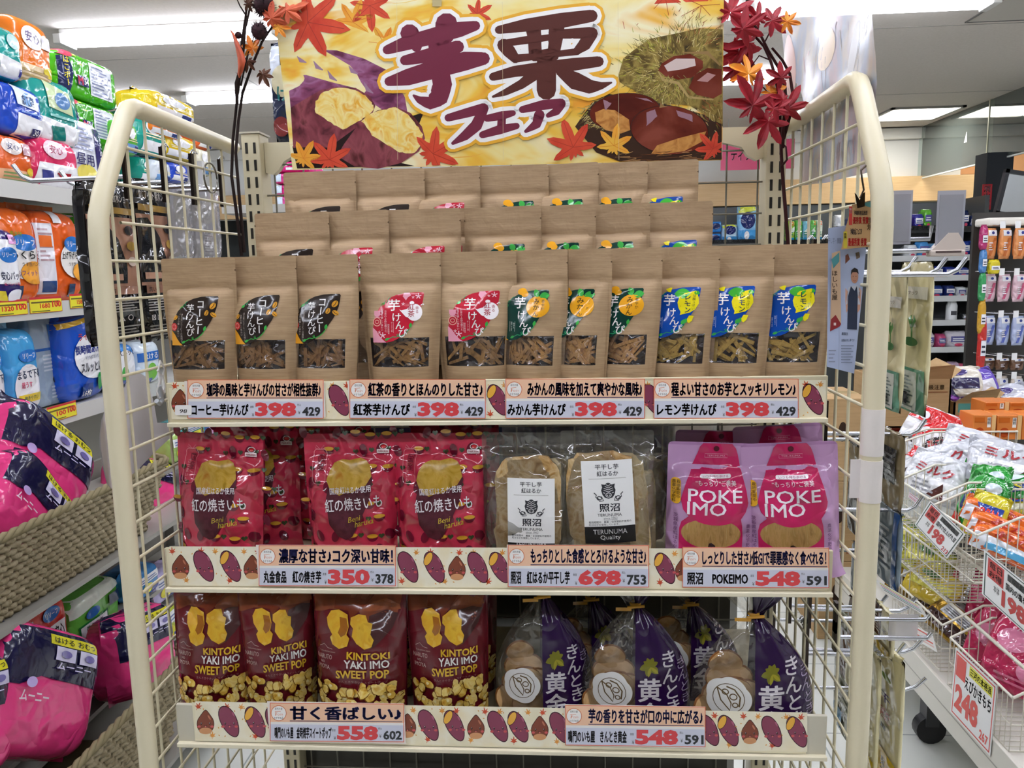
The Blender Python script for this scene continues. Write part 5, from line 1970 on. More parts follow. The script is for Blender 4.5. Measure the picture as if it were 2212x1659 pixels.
left_pack('purple and white pad pack in front at the near end of the middle shelf', -30, 48, 492, 646, '#33246e', [('p', [(0, .3), (1, .28), (1, .85), (0, .86)], WT), ('e', .62, .66, .3, .1, '#2f78c8'), ('t', 'リリーフ', .42, .63, .84, .69, WT, .02), ('t', '安心パッド', .34, .34, .98, .45, '#2a2e50', .02), ('t', '紙パンツ用', .4, .27, .85, .31, '#d84a7a'), ('r', .66, .8, 1, .92, '#e29ad0'), ('t', '4回', .74, .82, .94, .9, '#3a2a70'), ('e', .75, .12, .28, .1, '#efeff4'), ('p', [(0, .1), (.5, .05), (.4, .2), (0, .22)], '#e9d23a')], X=XG + .03, d=.12, z=zB)
# lower shelf
zC = ZC - .002
UN = [('e', .56, .34, .42, .26, WT), ('e', .6, .69, .3, .07, '#2f78c8'), ('t', 'リリーフ', .42, .66, .8, .72, WT, .02), ('t', 'まるで下着', .22, .44, .94, .54, '#2a3a5a', .015), ('t', '超うす', .3, .34, .6, .41, '#d8406a', .02), ('r', .2, .18, .85, .27, '#f0d23a'), ('t', '動きやすい', .35, .2, .75, .25, '#3a6a4a'), ('r', .2, .03, .42, .12, '#1e4a8a')]
left_pack('pale blue underwear type diaper pack on the lower shelf', 18, 94, 708, 905, '#48a8e2', UN, z=zC, seal='#8cc8ea')
left_pack('sliver of a blue diaper pack at the picture edge of the lower shelf', -40, 16, 712, 908, '#3a9ad8', UN, z=zC)
left_pack('blue carton with grey printed side panel behind the pale blue pack', 66, 145, 680, 872, '#8ea4bc', [('r', .05, .02, .95, .98, '#98a8b8'), ('r', .05, .62, .95, .65, '#2a5aa0'), ('l', .3, .4, .9, .6, 5, '#c4ccd4'), ('r', .5, .72, .75, .9, '#3a6ab0'), ('l', .45, .1, .9, .25, 4, '#c4ccd4'), ('e', .62, .3, .12, .05, '#30343a')], X=XG - .06, z=zC, n=9)
left_pack('bright blue long-wear pants diaper pack on the lower shelf beside the post', 140, 238, 672, 868, '#1f56c8', [('p', [(0, .9), (.7, .97), (.7, 1), (0, 1)], '#2a2a80'), ('p', [(0, .82), (1, .93), (1, .97), (0, .88)], '#e8b83a'), ('e', .6, .5, .42, .26, WT), ('t', 'ライフリー', .3, .68, .8, .76, '#c83a4a', .02), ('t', '長時間あんしん', .2, .53, .98, .63, '#2a3a8a', .03), ('t', 'リハビリパンツ', .4, .47, .8, .51, '#4a5a8a'), ('t', 'スルッとはける', .28, .32, .95, .43, '#2a2a3a', .02), ('e', .8, .2, .08, .1, '#e89a3a'), ('e', .68, .2, .06, .1, '#2a9a4a'), ('r', .28, .03, .5, .2, '#183a8a'), ('t', '16枚', .3, .06, .48, .13, WT)], X=XG - .01, z=zC)
left_pack('blue and white easy-pull diaper pack seen through the wire panel', 246, 300, 742, 838, '#3f8ad8', [('e', .5, .5, .4, .35, WT), ('t', 'スルッと', .2, .72, .9, .86, '#2a2a4a', .02), ('e', .4, .3, .14, .18, '#4aa84a'), ('r', .1, .05, .9, .16, '#1f4aa0')], X=XG - .01, z=PX(270, 838, XG).z)
left_pack('white and blue diaper pack at the far end through the wire panel', 300, 352, 735, 832, '#dce8f2', [('r', .05, .55, .95, .75, '#2f70c8'), ('t', 'はける', .2, .58, .8, .72, WT, .02), ('e', .5, .3, .2, .2, '#7ac04a'), ('r', .1, .05, .5, .16, '#1f4aa0')], X=XG - .01)
# yellow price labels
for i, (a0, a1, b0, b1, tx, wh) in enumerate(((-20, 62, 648, 682, '1320', 'at the picture edge'), (66, 136, 641, 675, '1680', 'under the orange packs'), (153, 201, 634, 665, '1580', 'beside the rack post'), (104, 168, 872, 906, '100', 'on the lower shelf rail'), (262, 288, 846, 868, '980', 'on the lower rail behind the wires'))):
    y0, y1, z0, h = side(a0, a1, b0, b1, XG + .032)
    w_ = y1 - y0
    b = draw([('r', 0, 0, 1, 1, '#c8343c'), ('r', .01, .03, .99, .86, '#e9e03a'), ('l', .05, .62, .9, .84, 1, '#6a5a2a'), ('t', tx, .3, .28, .62, .6, '#d8322e', .03), ('t', '100', .68, .3, .97, .72, '#d8322e', .04), ('l', .05, .08, .6, .2, 1, '#5a5a2a')], w_, h, 'card')
    mb = MB('card').art(b, lambda u, v, o: (u, -o, v)).box(-w_ / 2, w_ / 2, 0, .001, 0, h, '#e9e03a')
    tag(mb.build('price_label', None, (XG + .0285, (y0 + y1) / 2, z0), PI / 2), 'yellow and red shelf price label ' + wh, 'price label', 'yellow price labels of the diaper shelves')


# wicker baskets
WICK = Mnoise('wicker', ['#6e6248', '#9a8c6c', '#b0a284', '#857857'], 60, rough=.6, bump=.2)


def basket(label, X, ya, yb, zr, hgt, dep, sag):
    t = thing('wicker_basket', label, 'basket', (X, (ya + yb) / 2, zr - hgt), 0, 'wicker baskets of diaper packs')
    L = yb - ya
    mb = MB()

    def front(u, v):                 # u along y -1..1, v 0..1 up
        k = .80 + .20 * v
        e = max(0, abs(u) - .9) / .1
        return Vector((-(1 - v) * .05 - .05 * e * e, u * L / 2 * k, v * hgt - sag * 0))
    rows, n = 13, 46
    for r in range(rows):
        z = (r + .5) / rows
        pts = []
        for i in range(n + 1):
            u = -1 + 2 * i / n
            q = front(u, z)
            q.x += .0055 * math.cos(PI * (i + r)) 
            pts.append(q)
        mb.tube(pts, hgt / rows * .50, WICK, 5, caps=True)
    for r in range(rows):            # near end
        z = (r + .5) / rows
        pts = []
        for i in range(15):
            q = front(-1, z)
            pts.append(Vector((q.x - (dep - .1) * i / 14, q.y + .0055 * math.cos(PI * (i + r)), q.z)))
        mb.tube(pts, hgt / rows * .50, WICK, 5, caps=True)
    mb.build('woven_wall', t)
    s = MB()
    for i in range(0, 23):
        u = -1 + 2 * (i + .5) / 23
        s.tube([front(u, 0) + Vector((-.002, 0, 0)), front(u, .5) + Vector((-.002, 0, 0)), front(u, 1) + Vector((-.002, 0, 0))], .004, WICK, 5)
    s.build('stakes', t)
    rm = MB()
    for j in range(3):
        pts = []
        for i in range(61):
            u = -1 + 2 * i / 60
            q = front(u, 1)
            an = i * .9 + j * 2.1
            pts.append(q + Vector((.006 * math.cos(an), 0, .006 + .006 * math.sin(an))))
        e = front(-1, 1)
        pts = [Vector((e.x - dep + .1, e.y, e.z + .006))] + pts
        rm.tube(pts, .0065, M('#8f8364', 'matte'), 6)
    rm.build('rim', t)
    MB('matte').box(-dep, -.05, -L * .4, L * .4, 0, .012, '#5e543e').box(-dep, -dep + .012, -L * .45, L * .45, 0, hgt * .9, '#6e6248').build('base', t)
    return t


XB = -1.13
q0, q1 = PX(-60, 1190, XB), PX(372, 1003, XB)
basket('large grey wicker basket holding pink packs beside the rack', XB, q0.y, q1.y, PX(150, 1098, XB).z, .20, .34, 0)
XB2 = -1.02
q2, q3 = PX(-60, 1705, XB2), PX(420, 1432, XB2)
zb2 = PX(290, 1532, XB2).z
basket('low grey wicker basket holding pink packs by the floor', XB2, q2.y, q3.y, zb2, .26, .4, 0)
PK, NV = '#ee3f86', '#15123c'
DP = [('p', [(.0, .5), (.12, .5), (.3, .58), (1, .55), (1, 1), (0, 1)], NV), ('r', .34, .84, .9, .92, '#e6dc2e'), ('t', 'はける おむつ', .38, .855, .86, .905, '#2a2a2a'), ('r', .4, .72, .62, .83, '#d9d3ee'), ('r', .66, .72, .88, .83, '#d9d3ee'), ('e', .51, .775, .06, .03, '#7a70b0'), ('e', .77, .775, .06, .03, '#7a70b0'), ('t', 'ムーニー', .42, .65, .8, .705, '#d9d3ee', .03), ('t', 'ムーニー', .12, .38, .4, .46, '#f8dcea', .03), ('e', .2, .52, .05, .04, '#c8b0e8')]


def pink(label, px0, px1, pt, pb, X, rx, rz, seed, z=None, d=.2, ry=0):
    o = left_pack(label, px0, px1, pt, pb, PK, DP, X=X, d=d, rx=rx, rz=rz, seed=seed, name='pink_diaper_pack', grp='pink and navy diaper packs', seal=(NV, .06), z=z, ry=ry)
    return o


zin = PX(150, 1098, XB).z - .12
pink('pink and navy diaper pack standing highest at the back of the upper basket', -45, 165, 868, 1140, XB - .12, -.2, -.15, 3, None, .16, .72)
pink('pink and navy diaper pack leaning in front in the upper basket', -70, 130, 975, 1215, XB - .07, -.2, -.1, 5, None, .14, .95)
pink('pink diaper pack at the picture edge of the upper basket', -150, 10, 960, 1200, XB - .14, -.2, -.1, 7, None, .14, .5)
pink('dark navy diaper pack seen through the wires in the upper basket', 290, 385, 985, 1110, XB - .14, -.2, -.1, 9, None, .14, .4)
zi2 = zb2 - .16
pink('pink and navy diaper pack on top in the low basket', -50, 190, 1375, 1660, XB2 - .06, -.15, -.1, 11, None, .15, .62)
pink('pink diaper pack at the picture edge in the low basket', -190, 30, 1440, 1720, XB2 - .08, -.15, -.1, 13, None, .15, .3)
pink('black and pink diaper pack seen through the wires in the low basket', 280, 385, 1318, 1500, XB2 - .10, -.15, -.1, 15, None, .14, .15)
# tape-type packs on a low shelf behind the baskets
XL = -1.32
lo = [('pink and white pad pack under the upper basket at the picture edge', -40, 72, 1245, 1420, '#ea6a94', [('p', [(0, .1), (1, .25), (1, .6), (0, .5)], WT), ('t', 'ORION', .5, .34, .9, .44, '#8a8aa0'), ('e', .55, .8, .3, .14, '#f0c8da')]),
      ('red tape diaper pack with white panel under the upper basket', 52, 156, 1305, 1470, '#e0493c', [('r', .18, .28, .94, .76, '#c8322e'), ('r', .22, .31, .9, .73, WT), ('t', '股モレ安心', .26, .52, .86, .7, '#2a2a2a', .02), ('t', 'テープ式', .38, .36, .76, .47, '#3a3a3a'), ('e', .6, .87, .2, .08, '#2f78c8'), ('t', 'リリーフ', .46, .84, .74, .9, WT, .02), ('t', '5回', .04, .8, .2, .92, WT, .02), ('r', 0, 0, 1, .2, '#3a2a6a')]),
      ('green tape diaper pack with white panel under the upper basket', 156, 268, 1268, 1440, '#6cc24a', [('r', .1, .1, .7, .58, '#1f7a3a'), ('r', .13, .12, .67, .55, WT), ('t', '強力吸収', .24, .42, .56, .52, '#2a2a2a', .02), ('t', 'モレ安心', .18, .2, .64, .38, '#2a2a2a', .02), ('e', .38, .68, .14, .08, '#2f78c8'), ('p', [(0, 1), (1, 1), (1, .85), (0, .75)], '#e6f0e0'), ('r', .72, .6, .98, .78, '#2a3a5e')]),
      ('red tape diaper pack lower under the upper basket', -60, 54, 1425, 1560, '#dd5a46', [('r', .3, .1, .95, .6, WT), ('t', 'モレ安心', .34, .32, .9, .54, '#2a2a2a', .02), ('e', .5, .8, .3, .12, '#2f78c8')])]
for i, (lb, a0, a1, b0, b1, c, sp) in enumerate(lo):
    left_pack(lb, a0, a1, b0, b1, c, sp, X=XL, d=.16, grp='tape diaper packs under the upper basket', seed=70 + i, z=PX(100, 1500, XL).z if i < 3 else PX(0, 1640, XL).z, n=8)
for i, (lb, a0, a1, b0, b1, c) in enumerate((('yellow green wipe pack seen through the low wires', 340, 400, 1300, 1400, '#b8c43a'), ('blue carton seen through the wires under the upper basket', 296, 350, 1225, 1290, '#3a86c8'), ('lavender wipe pack seen through the low wires', 330, 396, 1225, 1300, '#b8b0d8'), ('pale green wipe pack seen through the wires above the basket', 372, 410, 930, 1000, '#a8c86a'), ('teal and yellow wipe pack under the upper rail', 388, 470, 905, 950, '#4aa0a8'))):
    left_pack(lb, a0, a1, b0, b1, c, [('r', .1, .55, .9, .8, WT), ('e', .4, .35, .2, .16, '#e8e03a'), ('r', .55, .1, .9, .3, '#3a4a9a'), ('l', .15, .6, .8, .76, 2, '#6a7ab0')], X=-1.28, d=.14, grp='wipe packs behind the wire panel', seed=90 + i)
# low shelving behind the baskets
ls = thing('basket_stand', 'low white stand carrying the wicker baskets and tape diaper packs', 'stand', (-1.3, (q0.y + q1.y) / 2, 0))
for z in (PX(100, 1500, XL).z - .004, PX(0, 1640, XL).z - .004, PX(350, 1400, -1.28).z - .002, PX(320, 1290, -1.28).z - .002, PX(390, 1000, -1.28).z - .002, PX(150, 1098, XB).z - .202, zb2 - .262):
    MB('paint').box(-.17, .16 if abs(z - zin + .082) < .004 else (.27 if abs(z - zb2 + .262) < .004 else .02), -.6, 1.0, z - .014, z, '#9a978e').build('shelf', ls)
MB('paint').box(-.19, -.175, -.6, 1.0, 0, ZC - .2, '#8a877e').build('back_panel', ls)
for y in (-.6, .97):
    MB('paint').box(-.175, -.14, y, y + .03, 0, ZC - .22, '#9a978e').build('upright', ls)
# ---------------------------------------------------------------- right: candy bins, hanging bags, far shelves
BINW = M('#ded9c8', 'paint')
XF = 1.17


def wire_bin(label, pf, pn, hgt, depth, rise, ox=0.0):
    """bin with a low front along the aisle; pf, pn: photo points of the far and near front corners of its rim"""
    A, B = PX(pf[0], pf[1], XF + ox), PX(pn[0], pn[1], XF + ox)
    y0, y1 = B.y + .004, A.y - .004
    zf = (A.z + B.z) / 2
    t = thing('wire_bin', label, 'wire basket', (XF + ox, (y0 + y1) / 2, zf - hgt), 0, 'cream wire bins of the sweets stand')
    L = (y1 - y0) / 2
    mb = MB()
    r = .0035
    d1 = depth * .3
    for sy in (-L, L):
        mb.tube([(0, sy, hgt), (d1, sy, hgt + rise), (depth, sy, hgt + rise)], r, BINW, 6)
    mb.tube([(0, -L, hgt), (0, L, hgt)], r, BINW, 6)
    mb.tube([(depth, -L, hgt + rise), (depth, L, hgt + rise)], r, BINW, 6)
    mb.build('rim', t)
    g = MB()
    n = max(6, int(2 * L / .022))
    for i in range(n + 1):
        y = -L + 2 * L * i / n
        g.tube([(0, y, hgt), (0, y, 0), (depth, y, 0), (depth, y, hgt + rise)], .0016, BINW, 4, caps=False)
    for k in range(1, 14):
        x = depth * k / 14
        zt = hgt + rise * min(1, x / d1)
        for sy in (-L, L):
            g.tube([(x, sy, 0), (x, sy, zt)], .0016, BINW, 4, caps=False)
    for zz in (hgt * .5, .002):
        g.tube([(0, -L, zz), (0, L, zz), (depth, L, zz), (depth, -L, zz), (0, -L, zz)], .002, BINW, 4, caps=False)
    g.build('wire_mesh', t)
    return t, y0, y1, zf


bC = wire_bin('cream wire bin of red, white and silver sweets bags on the upper tier', (1942, 1033), (2009, 1083), .13, .36, .05)
bD = wire_bin('cream wire bin of green, yellow and orange bags on the upper tier', (2012, 1085), (2112, 1166), .13, .36, .05)
bG = wire_bin('cream wire bin farther back on the upper tier, beside the cardboard carton', (1925, 925), (1937, 985), .13, .4, .04, .08)
bE = wire_bin('cream wire bin of gold wrapped sweets on the low tier', (1930, 1241), (2037, 1362), .14, .36, .06)
bF = wire_bin('cream wire bin of magenta cracker bags on the low tier', (2052, 1373), (2190, 1514), .14, .36, .06)
bH = wire_bin('cream wire bin of yellow green bags between the tiers', (1945, 1105), (2050, 1250), .12, .3, .03, .04)

# base of the stand
zt_ = bF[3] - .14 - .006
t = thing('sweets_stand', 'long white sweets stand on black casters carrying the wire bins', 'display stand', (XF, 1.3, 0))
MB('paint').box(.0, .6, -.75, .75, zt_ - .012, zt_, '#e2dfd4', .002).build('deck', t)
MB('paint').box(-.012, 0, -.76, .76, zt_ - .11, zt_ + .006, '#dedacd', .002).box(-.013, -.011, -.76, .76, zt_ - .055, zt_ - .052, '#a8a498').build('front_board', t)
MB('paint').box(-.012, .6, .75, .765, .05, zt_ + .006, '#d5d1c4').build('end_board', t)
for y in (-.66, .02, .66):
    c = MB('plastic').tube([(.06, y - .018, .045), (.06, y + .018, .045)], .045, M('#1b1b1d', 'plastic'), 18)
    c.box(.04, .08, y - .024, y + .024, .06, zt_ - .012, '#3a3a3c')
    c.build('caster', t)
for z in (bC[3] - .135, bH[3] - .126):
    MB('paint').tube([(.06, -.75, z - .006), (.06, .75, z - .006)], .005, BINW, 6).tube([(.3, -.75, z - .006), (.3, .75, z - .006)], .005, BINW, 6).tube([(.06, .7, z - .006), (.6, .7, z - .006)], .005, BINW, 6).build('tier_rail', t)
for y in (-.735, .72):
    MB('paint').box(.57, .6, y - .015, y + .015, 0, bC[3], '#d8d3c4').build('post', t)

# ----- sweets in the bins
W_, S_ = '#eeeef0', '#c9ccd2'
RW = [('p', [(0, .7), (1, .62), (1, 1), (0, 1)], '#d8262c'), ('p', [(.1, .15), (.9, .1), (.8, .55), (.2, .6)], W_), ('e', .5, .35, .3, .16, '#3a3034'), ('e', .3, .8, .1, .08, W_), ('t', '黒ごま', .3, .26, .7, .44, '#d8262c', .03)]
SV = [('r', .08, .1, .9, .45, '#f4f4f6'), ('t', 'ミルク', .15, .5, .8, .72, '#b0303a', .03), ('p', [(.5, .1), (.8, .05), (.7, .4)], '#5a2a24'), ('l', .2, .14, .6, .4, 3, '#a8a8b0')]
GR = [('r', .1, .3, .9, .62, '#28407e'), ('t', 'NUTS', .18, .35, .82, .57, '#e8d83a', .03), ('p', [(0, 0), (.4, 0), (0, .3)], '#d83a2e'), ('e', .7, .8, .2, .1, '#d8e8f0')]
YB_ = [('r', .05, .35, .95, .75, '#2c50b0'), ('t', 'CORN', .15, .42, .85, .68, '#e8322e', .04), ('e', .5, .18, .3, .1, '#f4f0d0')]
OR = [('p', [(0, 0), (1, 0), (1, .4), (0, .55)], '#e9eef4'), ('r', .15, .08, .8, .3, '#5ab0dc'), ('t', 'おかき', .2, .55, .85, .85, '#c83a28', .03)]
GD = [('r', .05, .1, .95, .5, '#3a1d1a'), ('p', [(.2, .55), (.9, .6), (.9, .95), (.2, .9)], '#c9ccd0'), ('l', .25, .62, .85, .9, 4, '#5a5a60')]
MG = [('e', .3, .6, .2, .14, '#e88aac'), ('e', .65, .3, .2, .14, '#e88aac'), ('t', 'えびかき', .3, .72, .8, .84, '#f2b8cc', .02), ('l', .2, .1, .7, .22, 2, '#e06a90')]


def bag_at(name, label, px, py, X, w, h, d, col, spec, rx, rz, ry=0, grp=None, fin='foil', seed=0):
    q = PX(px, py, X)
    w, h = w * 1.3, h * 1.3
    return soft_pack(name, label, 'sweets bag', (q.x, q.y, q.z), rz, w, h, d, col, spec, fin, (col if isinstance(col, str) else '#888888', .05), grp, rx, ry, seed, 3.2, 'bag_body', .9)


G1 = 'red and silver bags in the upper wire bin'
HP = -PI / 2
items = [('red_white_bag', 'red topped white sweets bag standing at the back of the upper bin', 1975, 985, 1.36, .14, .15, .05, W_, RW, -.5, -.7, .3), ('red_white_bag', 'red topped white sweets bag lying beside the silver bags', 2030, 985, 1.40, .13, .12, .05, W_, RW, -.8, -.5, -.3),
         ('red_white_bag', 'red topped white sweets bag low at the aisle side of the upper bin', 1958, 1055, 1.25, .12, .12, .05, W_, RW, -.6, -1.0, .2), ('silver_bag', 'silver white sweets bag nearest the aisle rim of the upper bin', 1995, 1075, 1.24, .14, .12, .05, '#dcdee2', SV, -.5, -.8, .2),
         ('silver_bag', 'silver white sweets bag crossing over the bin divider', 2050, 1050, 1.34, .17, .13, .06, '#d4d6dc', SV, -.7, -.5, -.35), ('silver_bag', 'silver white sweets bag on top at the back, shining', 2110, 1015, 1.45, .18, .13, .06, '#d8dade', SV, -.8, -.4, .3), ('silver_bag', 'silver white sweets bag at the picture edge above the green bags', 2185, 1045, 1.45, .18, .13, .06, '#c8cad0', SV, -.8, -.3, .2)]
for i, q in enumerate(items):
    bag_at(*q[:12], q[12] if False else q[11], q[12] if len(q) > 12 else 0, grp=G1, seed=i) if False else bag_at(q[0], q[1], q[2], q[3], q[4], q[5], q[6], q[7], q[8], q[9], q[10], q[11], q[12], G1, 'foil', i)
G2 = 'green, yellow and orange bags in the upper wire bin'
items = [('green_bag', 'green foil snack bag standing nearest the bin divider', 2085, 1140, 1.26, .09, .13, .04, '#2c9a3a', GR, -.45, -1.0, .15), ('green_bag', 'green foil snack bag second from the bin divider', 2112, 1130, 1.30, .09, .14, .04, '#34a540', GR, -.5, -.9, -.1), ('green_bag', 'green foil snack bag lying on top toward the silver bags', 2150, 1060, 1.42, .16, .08, .05, '#36a83e', GR, -.9, -.5, .3),
         ('green_bag', 'green foil snack bag half under the yellow ones', 2170, 1085, 1.40, .14, .08, .05, '#2a9038', GR, -.9, -.4, -.3), ('yellow_bag', 'yellow and blue corn snack bag in the middle of the bin', 2140, 1110, 1.36, .13, .07, .04, '#e6d22e', YB_, -.8, -.5, .25), ('yellow_bag', 'yellow and blue corn snack bag by the picture edge', 2195, 1105, 1.42, .13, .07, .04, '#e6d22e', YB_, -.8, -.4, -.2),
         ('yellow_bag', 'yellow and blue corn snack bag standing at the aisle rim', 2105, 1160, 1.24, .08, .1, .03, '#e4d838', YB_, -.4, -1.0, .1), ('orange_bag', 'orange rice cracker bag, uppermost of the orange stack', 2165, 1150, 1.30, .17, .06, .05, '#ee7426', OR, -.6, -.5, .35), ('orange_bag', 'orange rice cracker bag, middle of the orange stack', 2180, 1185, 1.28, .17, .06, .05, '#ee7426', OR, -.6, -.5, .35), ('orange_bag', 'orange rice cracker bag, lowest of the orange stack', 2190, 1215, 1.26, .17, .06, .05, '#e86c22', OR, -.6, -.5, .35)]
for i, q in enumerate(items):
    bag_at(*q, G2, 'foil', 20 + i)
G3 = 'gold wrapped sweets in the low wire bin'
GOLD = Mnoise('gold wrap', ['#5a3a12', '#b8902e', '#8a6a20', '#2e1a10'], 40, rough=.15, metal=.6, bump=.5)
for i, (px, py, X, rz, wh) in enumerate(((1975, 1290, 1.30, -.4, 'at the far end of the low bin'), (2010, 1325, 1.28, -.9, 'in the middle of the low bin'), (2040, 1330, 1.34, -.5, 'with a silver back panel near the magenta bags'), (2060, 1310, 1.42, -.3, 'at the back of the low bin'), (2030, 1370, 1.24, -1.2, 'pressed against the aisle wires of the low bin'))):
    bag_at('gold_bag', 'gold and brown wrapped sweets bag ' + wh, px, py, X, .15, .08, .05, GOLD, GD, -.8, rz, .3, G3, 'foil', 40 + i)
G4 = 'magenta cracker bags in the low wire bin'
for i, (px, py, X, rx, rz, w_, wh) in enumerate(((2130, 1480, 1.27, -.4, -.9, .15, 'nearest the low bin divider'), (2185, 1500, 1.26, -.5, -.8, .15, 'by the picture edge in front'), (2160, 1400, 1.42, -.5, -.6, .18, 'standing at the back of the low bin'), (2205, 1440, 1.40, -.6, -.5, .16, 'at the picture edge at the back'))):
    bag_at('magenta_bag', 'magenta shrimp cracker bag ' + wh, px, py, X, w_, .17, .06, '#c62458', MG, rx, rz, .12, G4, 'foil', 50 + i)
G5 = 'yellow green bags between the tiers'
for i, (px, py, X, rz, c, wh) in enumerate(((1960, 1180, 1.30, -.8, '#b8b82e', 'at the far end between the tiers'), (1975, 1235, 1.26, -1.0, '#a8a428', 'behind the tilted price card'), (2000, 1240, 1.36, -.4, '#8a9a2a', 'deep between the tiers'), (1990, 1290, 1.24, -.9, '#d0b42e', 'above the gold wrapped sweets'), (2010, 1270, 1.42, -.4, '#b0303a', 'dark red at the back between the tiers'))):
    bag_at('snack_bag', ('yellow green' if i < 4 else 'red') + ' snack bag ' + wh, px, py, X, .13, .09, .05, c, [('r', .1, .3, .9, .6, '#e8e060'), ('e', .4, .75, .2, .1, '#3a6a2a')], -.8, rz, .2, G5, 'foil', 60 + i)
G6 = 'bags in the farther bin'
for i, (px, py, X, c, wh) in enumerate(((1955, 985, 1.42, '#d02a30', 'red at the far bin corner'), (1985, 970, 1.5, '#e6e6ea', 'white at the back of the farther bin'), (2040, 955, 1.5, '#c8302e', 'red beneath the cardboard cartons'))):
    bag_at('sweets_bag', 'small sweets bag, ' + wh, px, py, X, .14, .10, .05, c, RW if i == 1 else [('r', .2, .3, .8, .6, W_)], -.7, -.5, .1, G6, 'foil', 80 + i)


# ----- price cards on the bins
def hang_card(label, pts, X, frame, head, price, small, hl=None):
    """pts: photo corners, top-left, top-right, bottom-right, bottom-left"""
    q = [PX(x, y, X) for x, y in pts]
    o = (q[0] + q[1] + q[2] + q[3]) / 4
    ex, ey = ((q[1] - q[0]) + (q[2] - q[3])) / 2, ((q[0] - q[3]) + (q[1] - q[2])) / 2
    a = Art('card')
    a.rect(0, 0, 1, 1, '#f4f4f2')
    a.up()
    for x0, y0, x1, y1 in ((.03, .03, .97, .05), (.03, .95, .97, .97), (.03, .03, .05, .97), (.95, .03, .97, .97)):
        a.rect(x0, y0, x1, y1, frame)
    if hl:
        a.rect(.38, .78, .92, .93, '#e8e23a'); a.up(); a.tb(hl, .4, .8, .9, .91, '#2a2a2a', .02)
        a.rect(.06, .62, .3, .93, '#e2483e')
        a.tb(head, .3, .55, .92, .74, '#2a2a2a', .02)
        a.tb(price, .08, .14, .66, .52, '#e2483e', .05)
        a.tb(small, .72, .08, .92, .22, '#e2483e', .03)
    else:
        a.rect(.08, .5, .36, .92, '#c8302e')
        a.up()
        a.tb('毎日', .11, .73, .33, .88, '#f4d8d4', .02); a.tb('お得', .11, .54, .33, .69, '#f4d8d4', .02)
        a.rect(.42, .76, .9, .9, '#2a2a2a'); a.up(); a.tb('国産品', .5, .78, .82, .88, '#f0f0f0', .02)
        a.tb(head, .4, .55, .93, .70, '#2a2a2a', .02)
        a.tb(price, .34, .12, .74, .48, '#c8302e', .05)
        a.tb(small, .78, .08, .94, .22, '#c8302e', .03)
        a.tb('本体', .2, .28, .3, .44, '#3a3a3a')
    nrm = ex.cross(ey).normalized()
    if nrm.dot(CAM - o) < 0:
        nrm = -nrm
    f = lambda u, v, off: (ex * (u - .5) + ey * (v - .5)) + nrm * off
    mb = MB('card').art(a, f, 0, .0002, .0006)
    mb.add([f(u, v, -.0004) for u, v in ((0, 0), (1, 0), (1, 1), (0, 1))], [(0, 1, 2, 3)], '#e4e4e0')
    return tag(mb.build('bin_price_card', None, o), label, 'price card', 'price cards hung on the wire bins')


hang_card('tilted white price card reading 198 hung between the upper wire bins', ((2018, 1086), (2076, 1148), (2055, 1214), (1969, 1128)), XF - .012, '#2a4a3a', '国内で仕上げた豆', '198', '213')
hang_card('white price card reading 198 hung on the bin of orange bags', ((2127, 1184), (2260, 1300), (2255, 1400), (2121, 1287)), XF - .012, '#2a4a3a', '国内の塩を使った', '198', '213')
hang_card('red framed price card reading 248 hung below the magenta cracker bags', ((2062, 1396), (2158, 1484), (2136, 1632), (2056, 1540)), XF - .014, '#e2483e', 'えびかきもち', '248', '267', '三河の本格派')
for i, (pts, wh) in enumerate(((((1964, 1062), (1990, 1082), (1980, 1094), (1962, 1074)), 'on the upper bin wires'), (((1890, 1250), (1990, 1310), (2008, 1340), (1905, 1275)), 'pale and printed with coloured lines, jutting over the low bin'), (((1966, 1345), (2015, 1372), (2012, 1405), (1975, 1380)), 'red framed on the low bin wires'))):
    q = [PX(x, y, XF - .02) if i != 1 else P(x, y, .04) for x, y in pts]
    a = Art('card')
    ex, ey = q[1] - q[0], q[3] - q[0]
    a.rect(0, 0, 1, 1, '#eceae4' if i else '#e8d8dc')
    a.up()
    for k in range(4):
        a.rect(.08, .12 + .2 * k, .9, .22 + .2 * k, (('#b04a6a', '#e8e4e6', '#c8708a', '#b04a6a'), ('#d8d060', '#d890b8', '#70b0a8', '#8a8a90'), ('#d8483e', '#f0e0dc', '#d8483e', '#e8c0b8'))[i][k])
    o = q[0]
    mb = MB('card').art(a, lambda u, v, off: ex * u + ey * v + Vector((-.7, -.7, .1)) * off, 0, .0002, .0005)
    mb.add([ex * u + ey * v for u, v in ((0, 0), (1, 0), (1, 1), (0, 1))], [(0, 1, 2, 3)], '#e0ded8')
    tag(mb.build('shelf_tag', None, o), 'small shelf card ' + wh, 'price card')

# ----- cardboard cartons and boxes behind the bins
CB = Mnoise('corrugated board', ['#a98a5e', '#b8986c'], 8, (1, 1, 12), rough=.8)


